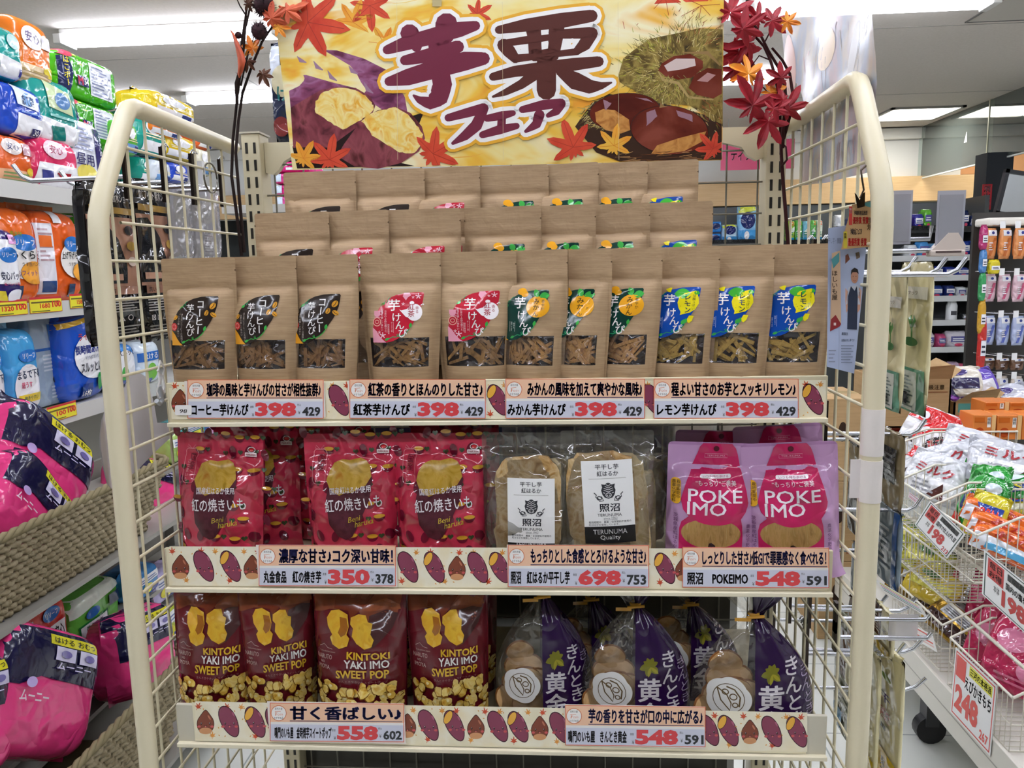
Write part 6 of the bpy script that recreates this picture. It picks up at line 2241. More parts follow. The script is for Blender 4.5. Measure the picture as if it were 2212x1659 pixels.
def carton(label, x0, x1, yt, yb, Y, d, art=None, open_=True, name='cardboard_carton', col=None, z=None):
    A, B = P(x0, yb, Y), P(x1, yt, Y)
    w_, h = (B - A).x, B.z - A.z
    t = thing(name, label, 'carton', ((A.x + B.x) / 2, Y, A.z))
    c = col or CB
    mb = MB('matte')
    if open_:
        e = .006
        mb.box(-w_ / 2, w_ / 2, 0, e, 0, h, c).box(-w_ / 2, w_ / 2, d - e, d, 0, h, c).box(-w_ / 2, -w_ / 2 + e, 0, d, 0, h, c).box(w_ / 2 - e, w_ / 2, 0, d, 0, h, c).box(-w_ / 2, w_ / 2, 0, d, 0, e, c)
    else:
        mb.box(-w_ / 2, w_ / 2, 0, d, 0, h, c, .003)
    if art:
        mb.art(draw(art, w_, h, 'matte'), lambda u, v, o: (u, -o, v), 0, .0003, .0008)
    mb.build('box', t)
    if open_:
        f = MB('matte')
        f.add([(-w_ / 2, 0, h), (w_ / 2, 0, h), (w_ * .45, -.05, h + .06), (-w_ * .3, -.07, h + .05)], [(0, 1, 2, 3)], c)
        f.build('flap', t)
        f = MB('matte')
        f.add([(w_ / 2, 0, h), (w_ / 2, d, h), (w_ / 2 + .06, d * .9, h + .05), (w_ / 2 + .05, d * .1, h + .03)], [(0, 1, 2, 3)], c)
        f.build('flap', t)
    return t


carton('open cardboard carton with a round stamp behind the hanging cream bags', 1900, 2056, 818, 924, 2.05, .3, [('e', .58, .16, .16, .15, '#6a3a2a'), ('e', .58, .16, .14, .13, '#ab8c60'), ('t', '豆菓子', .48, .1, .68, .22, '#6a3a2a'), ('r', .55, .72, .95, .74, '#8a5a3a'), ('t', '取扱注意', .6, .78, .9, .88, '#8a5a3a')])
carton('second cardboard carton holding grey bags next to the stamped one', 2058, 2150, 868, 924, 2.08, .3, [('r', .1, .6, .5, .95, '#5a9a90'), ('l', .1, .2, .5, .5, 3, '#8a7a5a')])
for i, wh in enumerate(('top', 'middle', 'bottom')):
    A, B = P(1780, 1000, 2.0), P(1880, 860, 2.0)
    hh = B.z / 3
    k = thing('cardboard_carton', wh + ' one of three stacked plain cartons seen through the wire side panel', 'carton', ((A.x + B.x) / 2, 2.0, B.z - hh * (i + 1)), 0, 'stacked plain cartons')
    MB('matte').box((A - B).x / 2, (B - A).x / 2, 0, .3, 0, hh - .001, CB, .003).art(draw([('e', .4, .6, .1, .12, '#3a2a20'), ('r', .6, .1, .9, .12, '#8a5a3a')], (B - A).x, hh, 'matte'), lambda u, v, o: (u, -o, v), 0, .0003, .0008).build('box', k)
    MB('gloss').box((A - B).x / 2, (B - A).x / 2, .12, .18, hh - .001, hh - .0005, '#c8b080').build('tape', k)
for i, (x0, x1, y0, y1, Y) in enumerate(((2100, 2152, 896, 950, 1.72), (2152, 2208, 897, 950, 1.72), (2206, 2262, 897, 950, 1.72), (2126, 2180, 868, 897, 1.85), (2180, 2240, 868, 897, 1.85))):
    carton('orange cracker box ' + ('in front, next to the wire bin', 'in front, second from the wire bin', 'in front at the picture edge', 'behind, peeking over the front row', 'behind at the picture edge')[i], x0, x1, y0, y1, Y, .1, [('r', .62, .5, .78, .9, '#efe8dc'), ('v', '揚煎', .7, .82, .14, '#7a3a1a', .01), ('r', .82, 0, 1, 1, '#e8b878'), ('e', .3, .3, .2, .2, '#b84a1a'), ('r', .05, .7, .5, .9, '#c8641e')], False, 'cracker_box', M('#dd7f34', 'card'))
for i, (px, py, c, wh) in enumerate(((2075, 868, '#8a8a90', 'grey, in the second cardboard carton'), (2110, 862, '#b8bac2', 'silver, leaning in the second cardboard carton'), (2150, 858, '#5a48a0', 'purple, above the orange cracker boxes'), (2195, 855, '#c8cad4', 'silver with violet edge at the picture border'), (2040, 822, '#8a3aa8', 'violet and white, piled on the stamped carton'), (2000, 815, '#e0a8a0', 'pink, piled on the stamped carton'), (2085, 815, '#e8e0d0', 'white and yellow, piled above the grey bags'), (2130, 822, '#6a52b8', 'violet and white, piled above the purple bag'))):
    q = P(px, py, 2.2)
    soft_pack('sweets_bag', 'glossy sweets bag, ' + wh, 'sweets bag', (q.x, q.y, q.z - .07), .2 * (i % 3 - 1), .16, .13, .06, c, [('r', .1, .2, .9, .55, '#e6e4ea' if i % 2 else '#3a3660'), ('e', .4, .75, .25, .12, '#4a3a80')], 'foil', (c, .06), 'bags piled in the cartons', -.5, .35 - .2 * (i % 4), i, 3.2, 'bag_body', .9)

# ----- far shelf unit
FY = 5.0
F0, F1 = P(1900, 660, FY), P(2118, 660, FY)
t = thing('far_shelf_unit', 'tall white shelf unit of household goods at the far end of the aisle', 'shelving', ((F0.x + F1.x) / 2, FY, 0))
hw = (F1.x - F0.x) / 2 
MB('paint').box(-hw, hw, .42, .44, 0, P(2000, 430, FY).z, '#6a6e70').build('back_panel', t)
for sx in (-1, 1):
    MB('paint').box(sx * hw - .015, sx * hw + .015, .0, .44, 0, P(2000, 425, FY).z, '#4a4c4c').build('side_board', t)
rows = [(490, 498), (550, 560), (593, 604), (638, 648), (690, 700), (748, 758), (812, 822), (880, 890)]
FZ = []
for y0, y1 in rows:
    z = P(2000, (y0 + y1) / 2, FY).z
    FZ.append(z)
    MB('paint').box(-hw + .015, hw - .015, 0, .42, z - .02, z, '#d8d8d4').build('shelf', t)
    MB('paint').box(-hw + .015, hw - .015, -.012, 0, z - .03, z + .012, '#c8cac8' if y0 > 500 else '#1c1e1e').build('price_rail', t)
zt = FZ[0]
b = draw([('t', 'これより上は在庫置き場です', .2, .15, .95, .85, WT)], .36, .034, 'paper')
tag(MB().box(-.18, .18, 0, .002, 0, .034, '#1c1e1e').art(b, lambda u, v, o: (u, -o, v), 0, .0003, .0006).build('shelf_notice', None, (P(1990, 487, FY).x, FY - .016, zt - .012)), 'dark notice strip with white lettering on the far shelf unit', 'notice')
gds = []
NB, SKY_, TL = '#1f2f86', '#5a9ad8', '#3aa8a0'
for r, its in enumerate((((1950, 1972, 28, '#e0607a'), (1975, 1998, 34, '#3a3aa0'), (1996, 2016, 44, '#6ac03a'), (2078, 2096, 40, '#1c2a5a'), (2096, 2112, 28, '#20305e')),
                         ((1960, 1984, 28, '#eef2f4'), (1984, 2010, 34, '#4a9ade'), (2012, 2036, 30, '#8ac0e8'), (2076, 2098, 34, '#24409a'), (2098, 2114, 34, '#24409a')),
                         ((1968, 1990, 20, '#d8e8e0'), (1992, 2014, 24, '#5ab0a8'), (2016, 2040, 24, '#2a3a92'), (2042, 2066, 22, '#2a3a92'), (2068, 2096, 20, '#38489e')),
                         ((1975, 2006, 26, '#203070'), (2008, 2040, 26, '#2a4690'), (2042, 2066, 26, '#1c2c6c'), (2068, 2090, 22, '#e8eef0'), (2092, 2112, 20, '#e4e4da')),
                         ((1985, 2008, 14, '#2a2a2e'), (2048, 2074, 44, '#eef0f0'), (2080, 2092, 16, '#26282a'), (2096, 2114, 38, '#eceeee')),
                         ((1990, 2022, 34, '#ded4da'), (2026, 2046, 30, '#c84a7a'), (2048, 2094, 36, '#e0dce4'), (2094, 2112, 24, '#c8c4d0')),
                         ((1975, 2000, 26, '#e8d23a'), (2002, 2026, 30, '#f0ece0'), (2028, 2050, 32, '#d8c888'), (2052, 2076, 32, '#cdb0c8'), (2078, 2104, 28, '#e86a8a')),
                         ((1990, 2030, 30, '#d8d8e0'), (2040, 2080, 30, '#e0c0c8')))):
    for j, (x0, x1, hp, c) in enumerate(its):
        y = rows[r][0]
        A, B = P(x0, y, FY + .03), P(x1, y - hp, FY + .03)
        w_, h = B.x - A.x, B.z - A.z
        rn_ = ('topmost', 'second', 'third', 'fourth', 'fifth', 'sixth', 'seventh', 'lowest')[r]
        jar = r == 4 and hp > 30
        cn = {'#e0607a': 'pink', '#3a3aa0': 'violet', '#6ac03a': 'green', '#1c2a5a': 'navy', '#20305e': 'dark navy', '#eef2f4': 'white', '#4a9ade': 'bright blue', '#8ac0e8': 'pale blue', '#24409a': 'royal blue', '#d8e8e0': 'mint white', '#5ab0a8': 'teal', '#2a3a92': 'navy blue', '#38489e': 'blue violet', '#203070': 'deep navy', '#2a4690': 'mid blue', '#1c2c6c': 'ink blue', '#e8eef0': 'white', '#e4e4da': 'cream', '#2a2a2e': 'black', '#eef0f0': 'white', '#26282a': 'black', '#eceeee': 'white', '#ded4da': 'pinkish white', '#c84a7a': 'rose', '#e0dce4': 'white and rose', '#c8c4d0': 'grey lilac', '#e8d23a': 'yellow', '#f0ece0': 'ivory', '#d8c888': 'straw yellow', '#cdb0c8': 'mauve', '#e86a8a': 'bright pink', '#d8d8e0': 'pale grey', '#e0c0c8': 'pale pink'}[c]
        lab = '%s %s on the %s shelf of the far unit, %s from the post' % (cn, 'jar' if jar else 'pack', rn_, ('first', 'second', 'third', 'fourth', 'fifth')[j])
        k = thing('storage_jar' if jar else 'household_pack', lab, 'jar' if jar else 'household pack', ((A.x + B.x) / 2, FY + .03, FZ[r]), 0, 'goods on the far shelf unit')
        if jar:
            mb = MB('plastic')
            mb.tube([(0, w_ / 2, 0), (0, w_ / 2, h * .75), (0, w_ / 2, h * .9)], [w_ / 2, w_ / 2, w_ / 2.5], c, 18)
            mb.build('jar_body', k)
            MB('plastic').tube([(0, w_ / 2, h * .9), (0, w_ / 2, h)], w_ / 2.6, M('#d8dadc', 'plastic'), 18).build('lid', k)
            MB('card').box(-.02, .02, -.001, .002, h * .3, h * .5, '#4a4a50').build('label', k)
        else:
            p = Soft(w_, h, .14, 6, j + r * 7)
            mb = MB('film')
            p.body(mb, M(c, 'film'), 8)
            mb.art(draw([('r', .12, .35, .88, .7, WT if c[1] in '123' else '#5a5a9a'), ('l', .2, .42, .8, .64, 2, '#3a4a9a' if c[1] in '123' else WT), ('e', .5, .18, .2, .1, '#d84a6a')], w_, h, 'film'), lambda u, v, o: p.fn(u, v, o), .02, .0006, .004)
            mb.build('wrapper', k)

# ----- recessed back shelf with tissue packs
RY = 6.45
A0, A1 = P(1470, 525, RY), P(1905, 525, RY)
t = thing('back_wall_shelving', 'dark recessed shelving under the pale wood fascia along the far wall', 'shelving', ((A0.x + A1.x) / 2, RY, 0))
hw = 3.4
for y, c in ((522, '#c8cac8'), (560, '#c8cac8'), (620, '#c8cac8')):
    z = P(1700, y, RY).z
    MB('paint').box(-hw, 1.3, 0, .45, z - .02, z, '#b8bab8').build('shelf', t)
    MB('paint').box(-hw, 1.3, -.012, 0, z - .045, z + .01, '#1c1e1e' if y == 522 else '#c4c6c4').build('price_rail', t)
MB('paint').box(-hw, 1.3, .45, .47, 0, 2.04, '#4e5254').build('back_panel', t)
zs_ = P(1700, 522, RY).z
its = [(1533, 1559, 40, '#2f86d8', 0, 'blue tissue box pair, lower of two stacked'), (1533, 1559, 20, '#2f86d8', 20, 'blue tissue box pair, upper of two stacked'), (1560, 1594, 38, '#bcdcf0', 0, 'white and blue tissue pack beside the blue boxes'), (1594, 1637, 78, '#8cc4ee', 0, 'tall lime topped tissue pack beside the slotted upright'),
       (1700, 1718, 46, '#a8d24a', 0, 'green kitchen roll pack nearest the slotted upright'), (1718, 1734, 48, '#58b84a', 0, 'green kitchen roll pack second from the upright'), (1734, 1750, 46, '#7ac0d8', 0, 'green and blue kitchen roll pack in the middle'), (1750, 1764, 48, '#62bc4e', 0, 'green kitchen roll pack fourth from the upright'), (1764, 1778, 48, '#eaf0e0', 0, 'white and green kitchen roll pack last in its row'),
       (1806, 1826, 60, '#e4e8f0', 0, 'white canister with blue print near the price poster'), (1832, 1850, 52, '#2a3a7a', 0, 'navy canister partly behind the kraft price poster'), (1470, 1500, 40, '#d8e0ea', 0, 'pale tissue pack hidden behind the kraft pouches')]
for i, (x0, x1, hp, c, off, lb) in enumerate(its):
    A, B = P(x0, 522, RY + .03), P(x1, 522 - (hp - off if off else hp), RY + .03)
    w_, h = B.x - A.x, (P(x0, 522 - hp, RY).z - zs_)
    z0 = zs_ + .002
    if i == 1: h, z0 = h, zs_ + .002 + h
    if i == 0: h = h / 2
    k = thing('tissue_pack', lb, 'tissue pack', ((A.x + B.x) / 2, RY + .03, z0), 0, 'goods on the recessed back shelf')
    p = Soft(w_ * .98, h * .98, .14, 8, i)
    mb = MB('film')
    p.body(mb, M(c, 'film'), 8)
    sp = [('e', .5, .55, .38, .3, '#1a2a5e')] if i < 2 else ([('p', [(0, .8), (1, .9), (1, 1), (0, 1)], '#d8e24a'), ('e', .5, .62 if i == 3 else .7, .4, .24, '#1c2a6a'), ('r', 0, 0, 1, .35, '#4aa0e0'), ('e', .45, .2, .14, .12, WT)] if i in (2, 3) else [('p', [(0, .2), (1, .5), (1, .75), (0, .45)], '#e6f2e8'), ('t', '2', .55, .78, .85, .96, '#e0603a', .04), ('r', .1, .05, .9, .18, '#2a9ad0'), ('l', .1, .3, .8, .5, 2, '#2a8a6a')])
    mb.art(draw(sp, w_ * .95, h * .96, 'film'), lambda u, v, o: p.fn(u, v, o), .03, .0008, .005)
    mb.build('wrapper', k)
for i, (x0, x1, tx) in enumerate(((1470, 1640, 'これより上は在庫置き場です'), (1706, 1792, 'これより上は在庫置き場です'))):
    A, B = P(x0, 527, RY - .02), P(x1, 516, RY - .02)
    w_, h = B.x - A.x, B.z - A.z
    tag(MB().box(-w_ / 2, w_ / 2, 0, .002, 0, h, '#17191a').art(draw([('t', tx, .06, .15, .94, .85, WT)], w_, h, 'paper'), lambda u, v, o: (u, -o, v), 0, .0003, .0006).build('shelf_notice', None, ((A.x + B.x) / 2, RY - .02, A.z)), 'dark notice strip with white lettering ' + ('behind the wire mesh on the back shelf', 'seen through the wire side panel'), 'notice') if False else tag(MB().box(-w_ / 2, w_ / 2, 0, .002, 0, h, '#17191a').art(draw([('t', tx, .06, .15, .94, .85, WT)], w_, h, 'paper'), lambda u, v, o: (u, -o, v), 0, .0003, .0006).build('shelf_notice', None, ((A.x + B.x) / 2, RY - .02, A.z)), ('dark notice strip with white lettering behind the back mesh', 'dark notice strip with white lettering seen through the wire side panel')[i], 'notice')
for i, (x0, x1, hp, c, lb) in enumerate(((1533, 1556, 22, '#3a8ad8', 'blue pack on the second recessed shelf behind the pouches'), (1584, 1634, 16, '#d8ecf4', 'low white and green pack on the second recessed shelf'), (1735, 1790, 18, '#e8f0f0', 'low white pack on the second shelf through the side panel'))):
    A, B = P(x0, 560, RY + .03), P(x1, 560, RY + .03)
    z = P(1700, 560, RY).z
    k = thing('tissue_pack', lb, 'tissue pack', ((A.x + B.x) / 2, RY + .03, z + .002), 0, 'goods on the recessed back shelf')
    p = Soft(B.x - A.x, hp * .0047, .14, 6, i)
    mb = MB('film')
    p.body(mb, M(c, 'film'), 8)
    mb.build('wrapper', k)

# ----- signs
def flat_sign(name, label, cat, x0, x1, y0, y1, Y, col, spec, d=.004, hang=None):
    A, B = P(x0, (y0 + y1) / 2, Y), P(x1, (y0 + y1) / 2, Y)
    xm = (x0 + x1) / 2
    zt, z0 = P(xm, y0, Y).z, P(xm, y1, Y).z
    w_, h = B.x - A.x, zt - z0
    t = thing(name, label, cat, ((A.x + B.x) / 2, Y, z0))
    mb = MB('card').box(-w_ / 2, w_ / 2, 0, d, 0, h, col)
    mb.art(draw(spec, w_, h, 'card'), lambda u, v, o: (u, -o, v), 0, .0004, .0008)
    mb.build('board', t)
    if hang:
        g = MB('paint')
        for sx in (-.4, .4):
            g.tube([(sx * w_, d / 2, h), (sx * w_, d / 2, hang - z0)], .003, M('#b8b8b4', 'paint'), 5)
        g.build('hanger', t)
    return t


flat_sign('category_sign', 'pink hanging sign with white katakana behind the slotted upright', 'sign', 1557, 1716, 302, 366, 6.2, '#d23a68', [('t', 'ティッシュ・', .14, .32, .66, .68, '#f2e4ea', .02)], hang=CEIL)
struct('trim_3', MB('matte').box(P(2116, 600, 5.42).x, P(2172, 600, 5.42).x, 5.42, 5.6, 0, 2.3, '#33363a'))
flat_sign('extinguisher_sign', 'narrow red fire extinguisher sign with white characters', 'sign', 2121, 2142, 398, 453, 5.412, '#b0202c', [('v', '消火器', .5, .82, .28, '#f4eeee', .02)])
tm = thing('display_mirror', 'black framed tilted mirror above the hanging snack rack', 'mirror', P(2195, 470, 3.4), 0, None, 0, .18)
MB('plastic').box(-.11, -.09, 0, .03, 0, .24, '#1e1f22').box(.11, .13, 0, .03, 0, .24, '#1e1f22').box(-.11, .13, 0, .03, .22, .24, '#1e1f22').box(-.11, .13, 0, .03, 0, .02, '#1e1f22').build('frame', tm)
MB('metal').box(-.09, .11, .01, .014, .02, .22, '#dfe4e6').build('glass', tm)

# ----- rack of hanging snack packs
HY = 2.6
H0 = P(2105, 900, HY)
t = thing('peg_rack', 'peg rack carrying hanging sachets at the edge of the picture', 'display rack', (P(2170, 700, HY).x, HY + .12, 0))
MB('paint').box(-.10, .4, 0, .02, 0, P(2160, 455, HY).z, '#3a3834').build('back_board', t)
MB('paint').box(-.1, .12, -.12, .0, P(2150, 488, HY).z, P(2150, 470, HY).z, '#e2ddd0', .01).build('header_bracket', t)
hr = [(470, 492, 560, '#e89a5c', 'orange', 4), (578, 592, 652, '#e6c4cc', 'clear pink', 4), (662, 682, 746, '#b8c4e2', 'pale blue', 3), (752, 772, 800, '#7a5a44', 'brown', 3), (800, 812, 880, '#e0d4c6', 'cream', 3)]
for r, (yh, y0, y1, c, cn, n) in enumerate(hr):
    for j in range(n):
        x0 = 2128 + j * 29 - r * 2
        A, B = P(x0, y1, HY), P(x0 + 32, y0, HY)
        w_, h = B.x - A.x, B.z - A.z
        k = thing('hanging_sachet', '%s hanging sachet, %s in the %s row of the peg rack' % (cn, ('nearest the post', 'second from the post', 'third from the post', 'at the picture edge')[j], ('top', 'second', 'third', 'fourth', 'bottom')[r]), 'snack sachet', ((A.x + B.x) / 2, HY - .01 * j, A.z), .25, 'sachets on the peg rack')
        p = Soft(w_, h, .03, 4, r * 5 + j)
        mb = MB('film')
        p.body(mb, M(c, 'film'), 10)
        sp = [('r', .1, .78, .9, .97, WT), ('e', .5, .88, .14, .05, '#3a4a9a'), ('p', [(.15, .1), (.4, .1), (.85, .7), (.6, .72)], ('#c8703a', '#c85a7a', '#5a6ab8', '#4a2a1a', '#8a4a2a')[r]), ('l', .15, .3, .5, .6, 4, '#f4eef0')]
        mb.art(draw(sp, w_ * .96, h * .96, 'film'), lambda u, v, o: p.fn(u, v, o), .012, .0004, .002)
        mb.build('wrapper', k)
        g = MB('metal').tube([(0, .1, h + .012), (0, -.05, h + .012)], .0025, M('#c8c8c8', 'metal'), 6)
        g.box(-.012, .012, -.054, -.05, h - .004, h + .026, M('#efefec', 'card'))
        g.build('peg_hook', k)
for i, (x0, x1, y0, y1, c, wh) in enumerate(((2112, 2130, 488, 540, '#b0306a', 'magenta, at the rack corner'), (2112, 2128, 540, 590, '#4a80b8', 'blue, at the rack corner below the magenta'), (2110, 2126, 590, 650, '#3a9a5a', 'green, at the rack corner'), (2108, 2126, 650, 720, '#d0a030', 'ochre, at the rack corner'), (2106, 2128, 690, 800, '#c8342e', 'red and yellow, low at the rack corner'), (2130, 2156, 562, 592, '#e2cf2a', 'yellow, between the top and second rows'))):
    A, B = P(x0, y1, HY - .03), P(x1, y0, HY - .03)
    left_ = soft_pack('snack_packet', 'narrow snack packet, ' + wh, 'snack packet', ((A.x + B.x) / 2, HY - .06, A.z), .1, B.x - A.x, B.z - A.z, .03, c, [('r', .1, .3, .9, .6, WT), ('l', .2, .36, .8, .55, 2, '#3a3a4a')], 'film', (c, .08), 'packets at the corner of the peg rack', 0, 0, i, 4, 'wrapper')
# ---------------------------------------------------------------- things hung on the rack
MET = M('#c4c6ca', 'metal')
DMET = M('#3c3430', 'metal')


def hook(label, X, y, z, L, sx, plate=True):
    t = thing('peg_hook', label, 'hook', (X, y, z), 0, 'metal hooks on the wire side panels')
    MB('metal').tube([(0, 0, 0), (sx * L * .85, 0, -.002), (sx * L * .93, 0, .004), (sx * L, 0, .02)], .0032, MET, 8).build('prong', t)
    MB('metal').box(-.002 if sx > 0 else -.003, .003 if sx > 0 else .002, -.006, .006, -.03, .05, DMET).build('back_plate', t)
    MB('metal').tube([(0, -.004, .05), (-.004 * sx, -.004, .056), (-.008 * sx, -.004, .05)], .0014, MET, 5).tube([(0, .004, .05), (-.004 * sx, .004, .056), (-.008 * sx, .004, .05)], .0014, MET, 5).build('claw', t)
    return t


HL = []
for i, (px, py) in enumerate(((273, 365), (355, 378), (418, 388), (479, 396))):
    q = PX(px, py, -.486)
    HL.append(q)
    hook('metal hook on the panel beside the diaper shelves, %s the cream front post' % ('nearest', 'second from', 'third from', 'farthest from')[i], -.486, q.y, q.z - .01, .16, -1)
BK = '#17161a'
SH = [('r', 0, .36, 1, .80, '#b98a72'), ('p', [(0, .38), (.72, .38), (.74, .5), (.6, .66), (.3, .78), (0, .77)], '#1d1c22'), ('r', .05, .82, .95, .86, '#b8924a'), ('t', '体にフィット', .08, .89, .5, .95, '#e6e2dc', .01), ('t', '吸水ショーツ', .52, .89, .96, .95, '#e6e2dc', .01),
      ('e', .82, .72, .1, .03, '#2a2830'), ('e', .84, .62, .1, .03, '#c8a04a'), ('e', .84, .52, .1, .03, '#e0c8b8'), ('r', .05, .40, .6, .44, '#c89a82'), ('r', .05, .31, .95, .36, '#a87a64'), ('t', '洗い方', .1, .32, .4, .35, '#4a2a20'), ('l', .05, .20, .9, .30, 6, '#b8b4b0'), ('l', .05, .04, .9, .12, 4, '#8a8884'), ('t', '⊠ ◫ △ ○', .1, .14, .7, .18, '#d8d4d0')]
for i, (a0, a1, b0, b1) in enumerate(((192, 297, 400, 744), (300, 377, 398, 738))):
    y0, y1, z0, h = side(a0, a1, b0, b1, -.575)
    q = soft_pack('underwear_pack', ('black and tan underwear pack hanging nearest the cream front post', 'black and tan underwear pack hanging second from the cream post')[i], 'underwear pack', (-.575, (y0 + y1) / 2, z0), PI / 2, y1 - y0, h, .018, BK, SH, 'film', (BK, .05), 'underwear packs on the panel hooks', 0, 0, i, 9)
for i, (a0, a1, b0, b1) in enumerate(((376, 418, 400, 556), (420, 478, 400, 560))):
    y0, y1, z0, h = side(a0, a1, b0, b1, -.56)
    cm_ = Mclear('hazy pack film', (.9, .9, .92), .35, '#dcdade', .1, .4, 40, gl=.2)
    w_ = y1 - y0
    t = thing('clear_pack', ('clear pack with grey printed text hanging third on the panel', 'clear pack with a round lace tray hanging farthest on the panel')[i], 'clear pack', (-.56, (y0 + y1) / 2, z0), PI / 2, 'clear packs on the panel hooks')
    p = Soft(w_, h, .016, 9, i)
    p.body(MB(), cm_)
    mb = MB('film')
    p.body(mb, cm_, 12)
    mb.build('film_sleeve', t)
    c = MB('card').box(-w_ * .46, w_ * .46, .009, .010, h * .04, h * .96, '#cfcdd2')
    c.art(draw([('l', .1, .1, .8, .42, 9, '#8a7f92'), ('r', .1, .75, .6, .95, '#c4cbe0'), ('e', .6, .68, .38, .2, '#dcd8cc'), ('e', .6, .68, .3, .15, '#c8c6b8'), ('v', 'レース', .85, .5, .06, '#7a7084')], w_ * .9, h, 'card'), lambda u, v, o: (u, .009 - o, v), 0, .0003, .0006)
    c.build('insert_card', t)
# ring on the panel
q = PX(455, 384, -.47)
mb = MB('metal').tube([(0, .024 * math.cos(2 * PI * i / 28), .024 * math.sin(2 * PI * i / 28)) for i in range(29)], .0016, M('#8e8c86', 'metal'), 6, caps=False)
tag(mb.build('metal_ring', None, q), 'thin metal ring looped on the wire side panel near the upright', 'ring')
# white rounded board outside the panel
XW = -.5
pl = [(229, 906), (240, 885), (268, 866), (290, 840), (310, 806), (330, 806), (345, 815), (360, 870), (367, 913), (418, 914), (395, 945), (322, 1015), (275, 1046), (252, 1056), (240, 1046), (230, 1012), (222, 965), (222, 942)]
a = Art('card')
a.poly([(PX(x, y, XW).y, PX(x, y, XW).z) for x, y in pl], '#dcd8dc')
mb = MB('card').art(a, lambda u, v, o: (XW - .02 * math.sin(max(0, min(1, (u + .1) / .4)) * PI) - o, u, v), .02, .0001, 0)
mb.art(a, lambda u, v, o: (XW - .0012 - .02 * math.sin(max(0, min(1, (u + .1) / .4)) * PI) - o, u, v), .02, .0001, 0)
tag(mb.build('plastic_board'), 'white rounded plastic sheet tied outside the wire panel above the basket', 'plastic sheet')
XS = -.472
t = thing('string_hook', 'clear plastic hook with a white string loop on the wire panel', 'hook', PX(347, 780, XS))
o = Vector(t.location)
MB('matte').tube([PX(x, y, XS) - o for x, y in ((346, 778), (342, 800), (345, 825), (338, 845), (343, 862), (352, 856), (356, 835), (352, 815), (355, 795), (346, 780))], .0015, '#e6e4e0', 6).tube([PX(x, y, XS) - o for x, y in ((340, 800), (350, 812), (346, 830), (354, 850))], .0015, '#e6e4e0', 6).build('string', t)
MB('gloss').tube([PX(x, y, XS) - o for x, y in ((343, 833), (348, 850), (350, 866), (345, 872), (338, 866))], .0035, M('#b8bcc0', 'gloss'), 8).build('plastic_hook', t)

# ----- outside the other panel
for i, (px, py, Y, wh) in enumerate(((2088, 560, .06, 'longest, above the hanging cream bags'), (2045, 560, .13, 'middle of the three above the cream bags'), (1980, 558, .2, 'shortest, behind the other two'))):
    q = P(px, py, Y)
    hook('metal hook on the panel toward the aisle, ' + wh, .486, Y, q.z - .018, q.x - .486, 1)
for i, (px, py, Y) in enumerate(((2008, 516, .10), (2012, 541, .03))):
    q = P(px, py, Y)
    t = thing('tag_bar', ('upper chrome bar for a price tag beside the cream post', 'lower chrome bar for a price tag with a beige clamp')[i], 'tag bar', (.486, Y, q.z))
    L = q.x - .486
    MB('metal').tube([(0, 0, 0), (L, 0, 0), (L + .002, 0, .018 if i == 0 else .002)], .003, MET, 8).build('bar', t)
    MB('metal').box(-.002, .003, -.006, .006, -.02, .02, DMET).build('back_plate', t)
    if i:
        k = MB('plastic').box(L - .004, L + .04, -.008, .008, -.008, .0, '#cdbfb4', .002)
        k.add([(L + x, y, z) for y in (-.006, .006) for x, z in ((-.002, 0), (.04, 0), (.04, .006), (.03, .022), (.018, .022))], [(0, 1, 2, 3, 4), (5, 6, 7, 8, 9), (0, 1, 6, 5), (1, 2, 7, 6), (2, 3, 8, 7), (3, 4, 9, 8), (4, 0, 5, 9)], M('#d2c4b8', 'plastic'))
        k.box(L + .002, L + .034, -.0085, .0085, -.0035, -.001, '#5a4a46').build('clamp', t)
q_ = Mclear('cloudy sheet', (.8, .8, .83), .72, '#bcbcc6', .3, 0, gl=.1)
for i, (x0, x1, y0, y1, Y) in enumerate(((1912, 1967, 412, 528, .10), (2020, 2080, 412, 541, .03))):
    A, B = P(x0, (y0 + y1) / 2, Y), P(x1, (y0 + y1) / 2, Y)
    zt, z0 = P((x0 + x1) / 2, y0, Y).z, P((x0 + x1) / 2, y1, Y).z
    t = thing('tag_sheet', ('cloudy blank tag sheet standing on the upper chrome bar by the post', 'cloudy blank tag sheet standing in the beige clamp')[i], 'tag sheet', ((A.x + B.x) / 2, Y - .004, z0))
    w_ = B.x - A.x
    MB('card').box(-w_ / 2, w_ / 2, 0, .0012, 0, zt - z0, q_).build('sheet', t)
    MB('card').box(-w_ * .42, w_ * .42, -.0006, 0, (zt - z0) * .05, (zt - z0) * .93, Mclear('cloudy inner', (.85, .85, .86), .5, '#c6c6cc', .4, 0, gl=.05)).build('insert', t)
CR = '#e6dcae'
CBG = [('r', 0, 0, 1, .30, '#6aa58a'), ('r', .08, .02, .8, .28, '#dfe6dc'), ('l', .14, .04, .7, .26, 9, '#7a8a84'), ('r', 0, .76, 1, .84, '#e9e6da'), ('t', 'ピーナッツ', .25, .785, .7, .815, '#8a8070'), ('r', .0, .46, .3, .66, '#8a3a1c'), ('l', .04, .52, .26, .62, 2, '#c89a6a'),
       ('r', .6, .5, .66, .63, '#5a8a4a'), ('p', [(.5, .63), (.6, .56), (.64, .66)], '#5a9a4e'), ('p', [(.66, .56), (.78, .62), (.7, .66)], '#5a9a4e'), ('e', .62, .48, .22, .03, '#4a7a4a'), ('r', .3, .06, .6, .14, '#2a2a2a')]
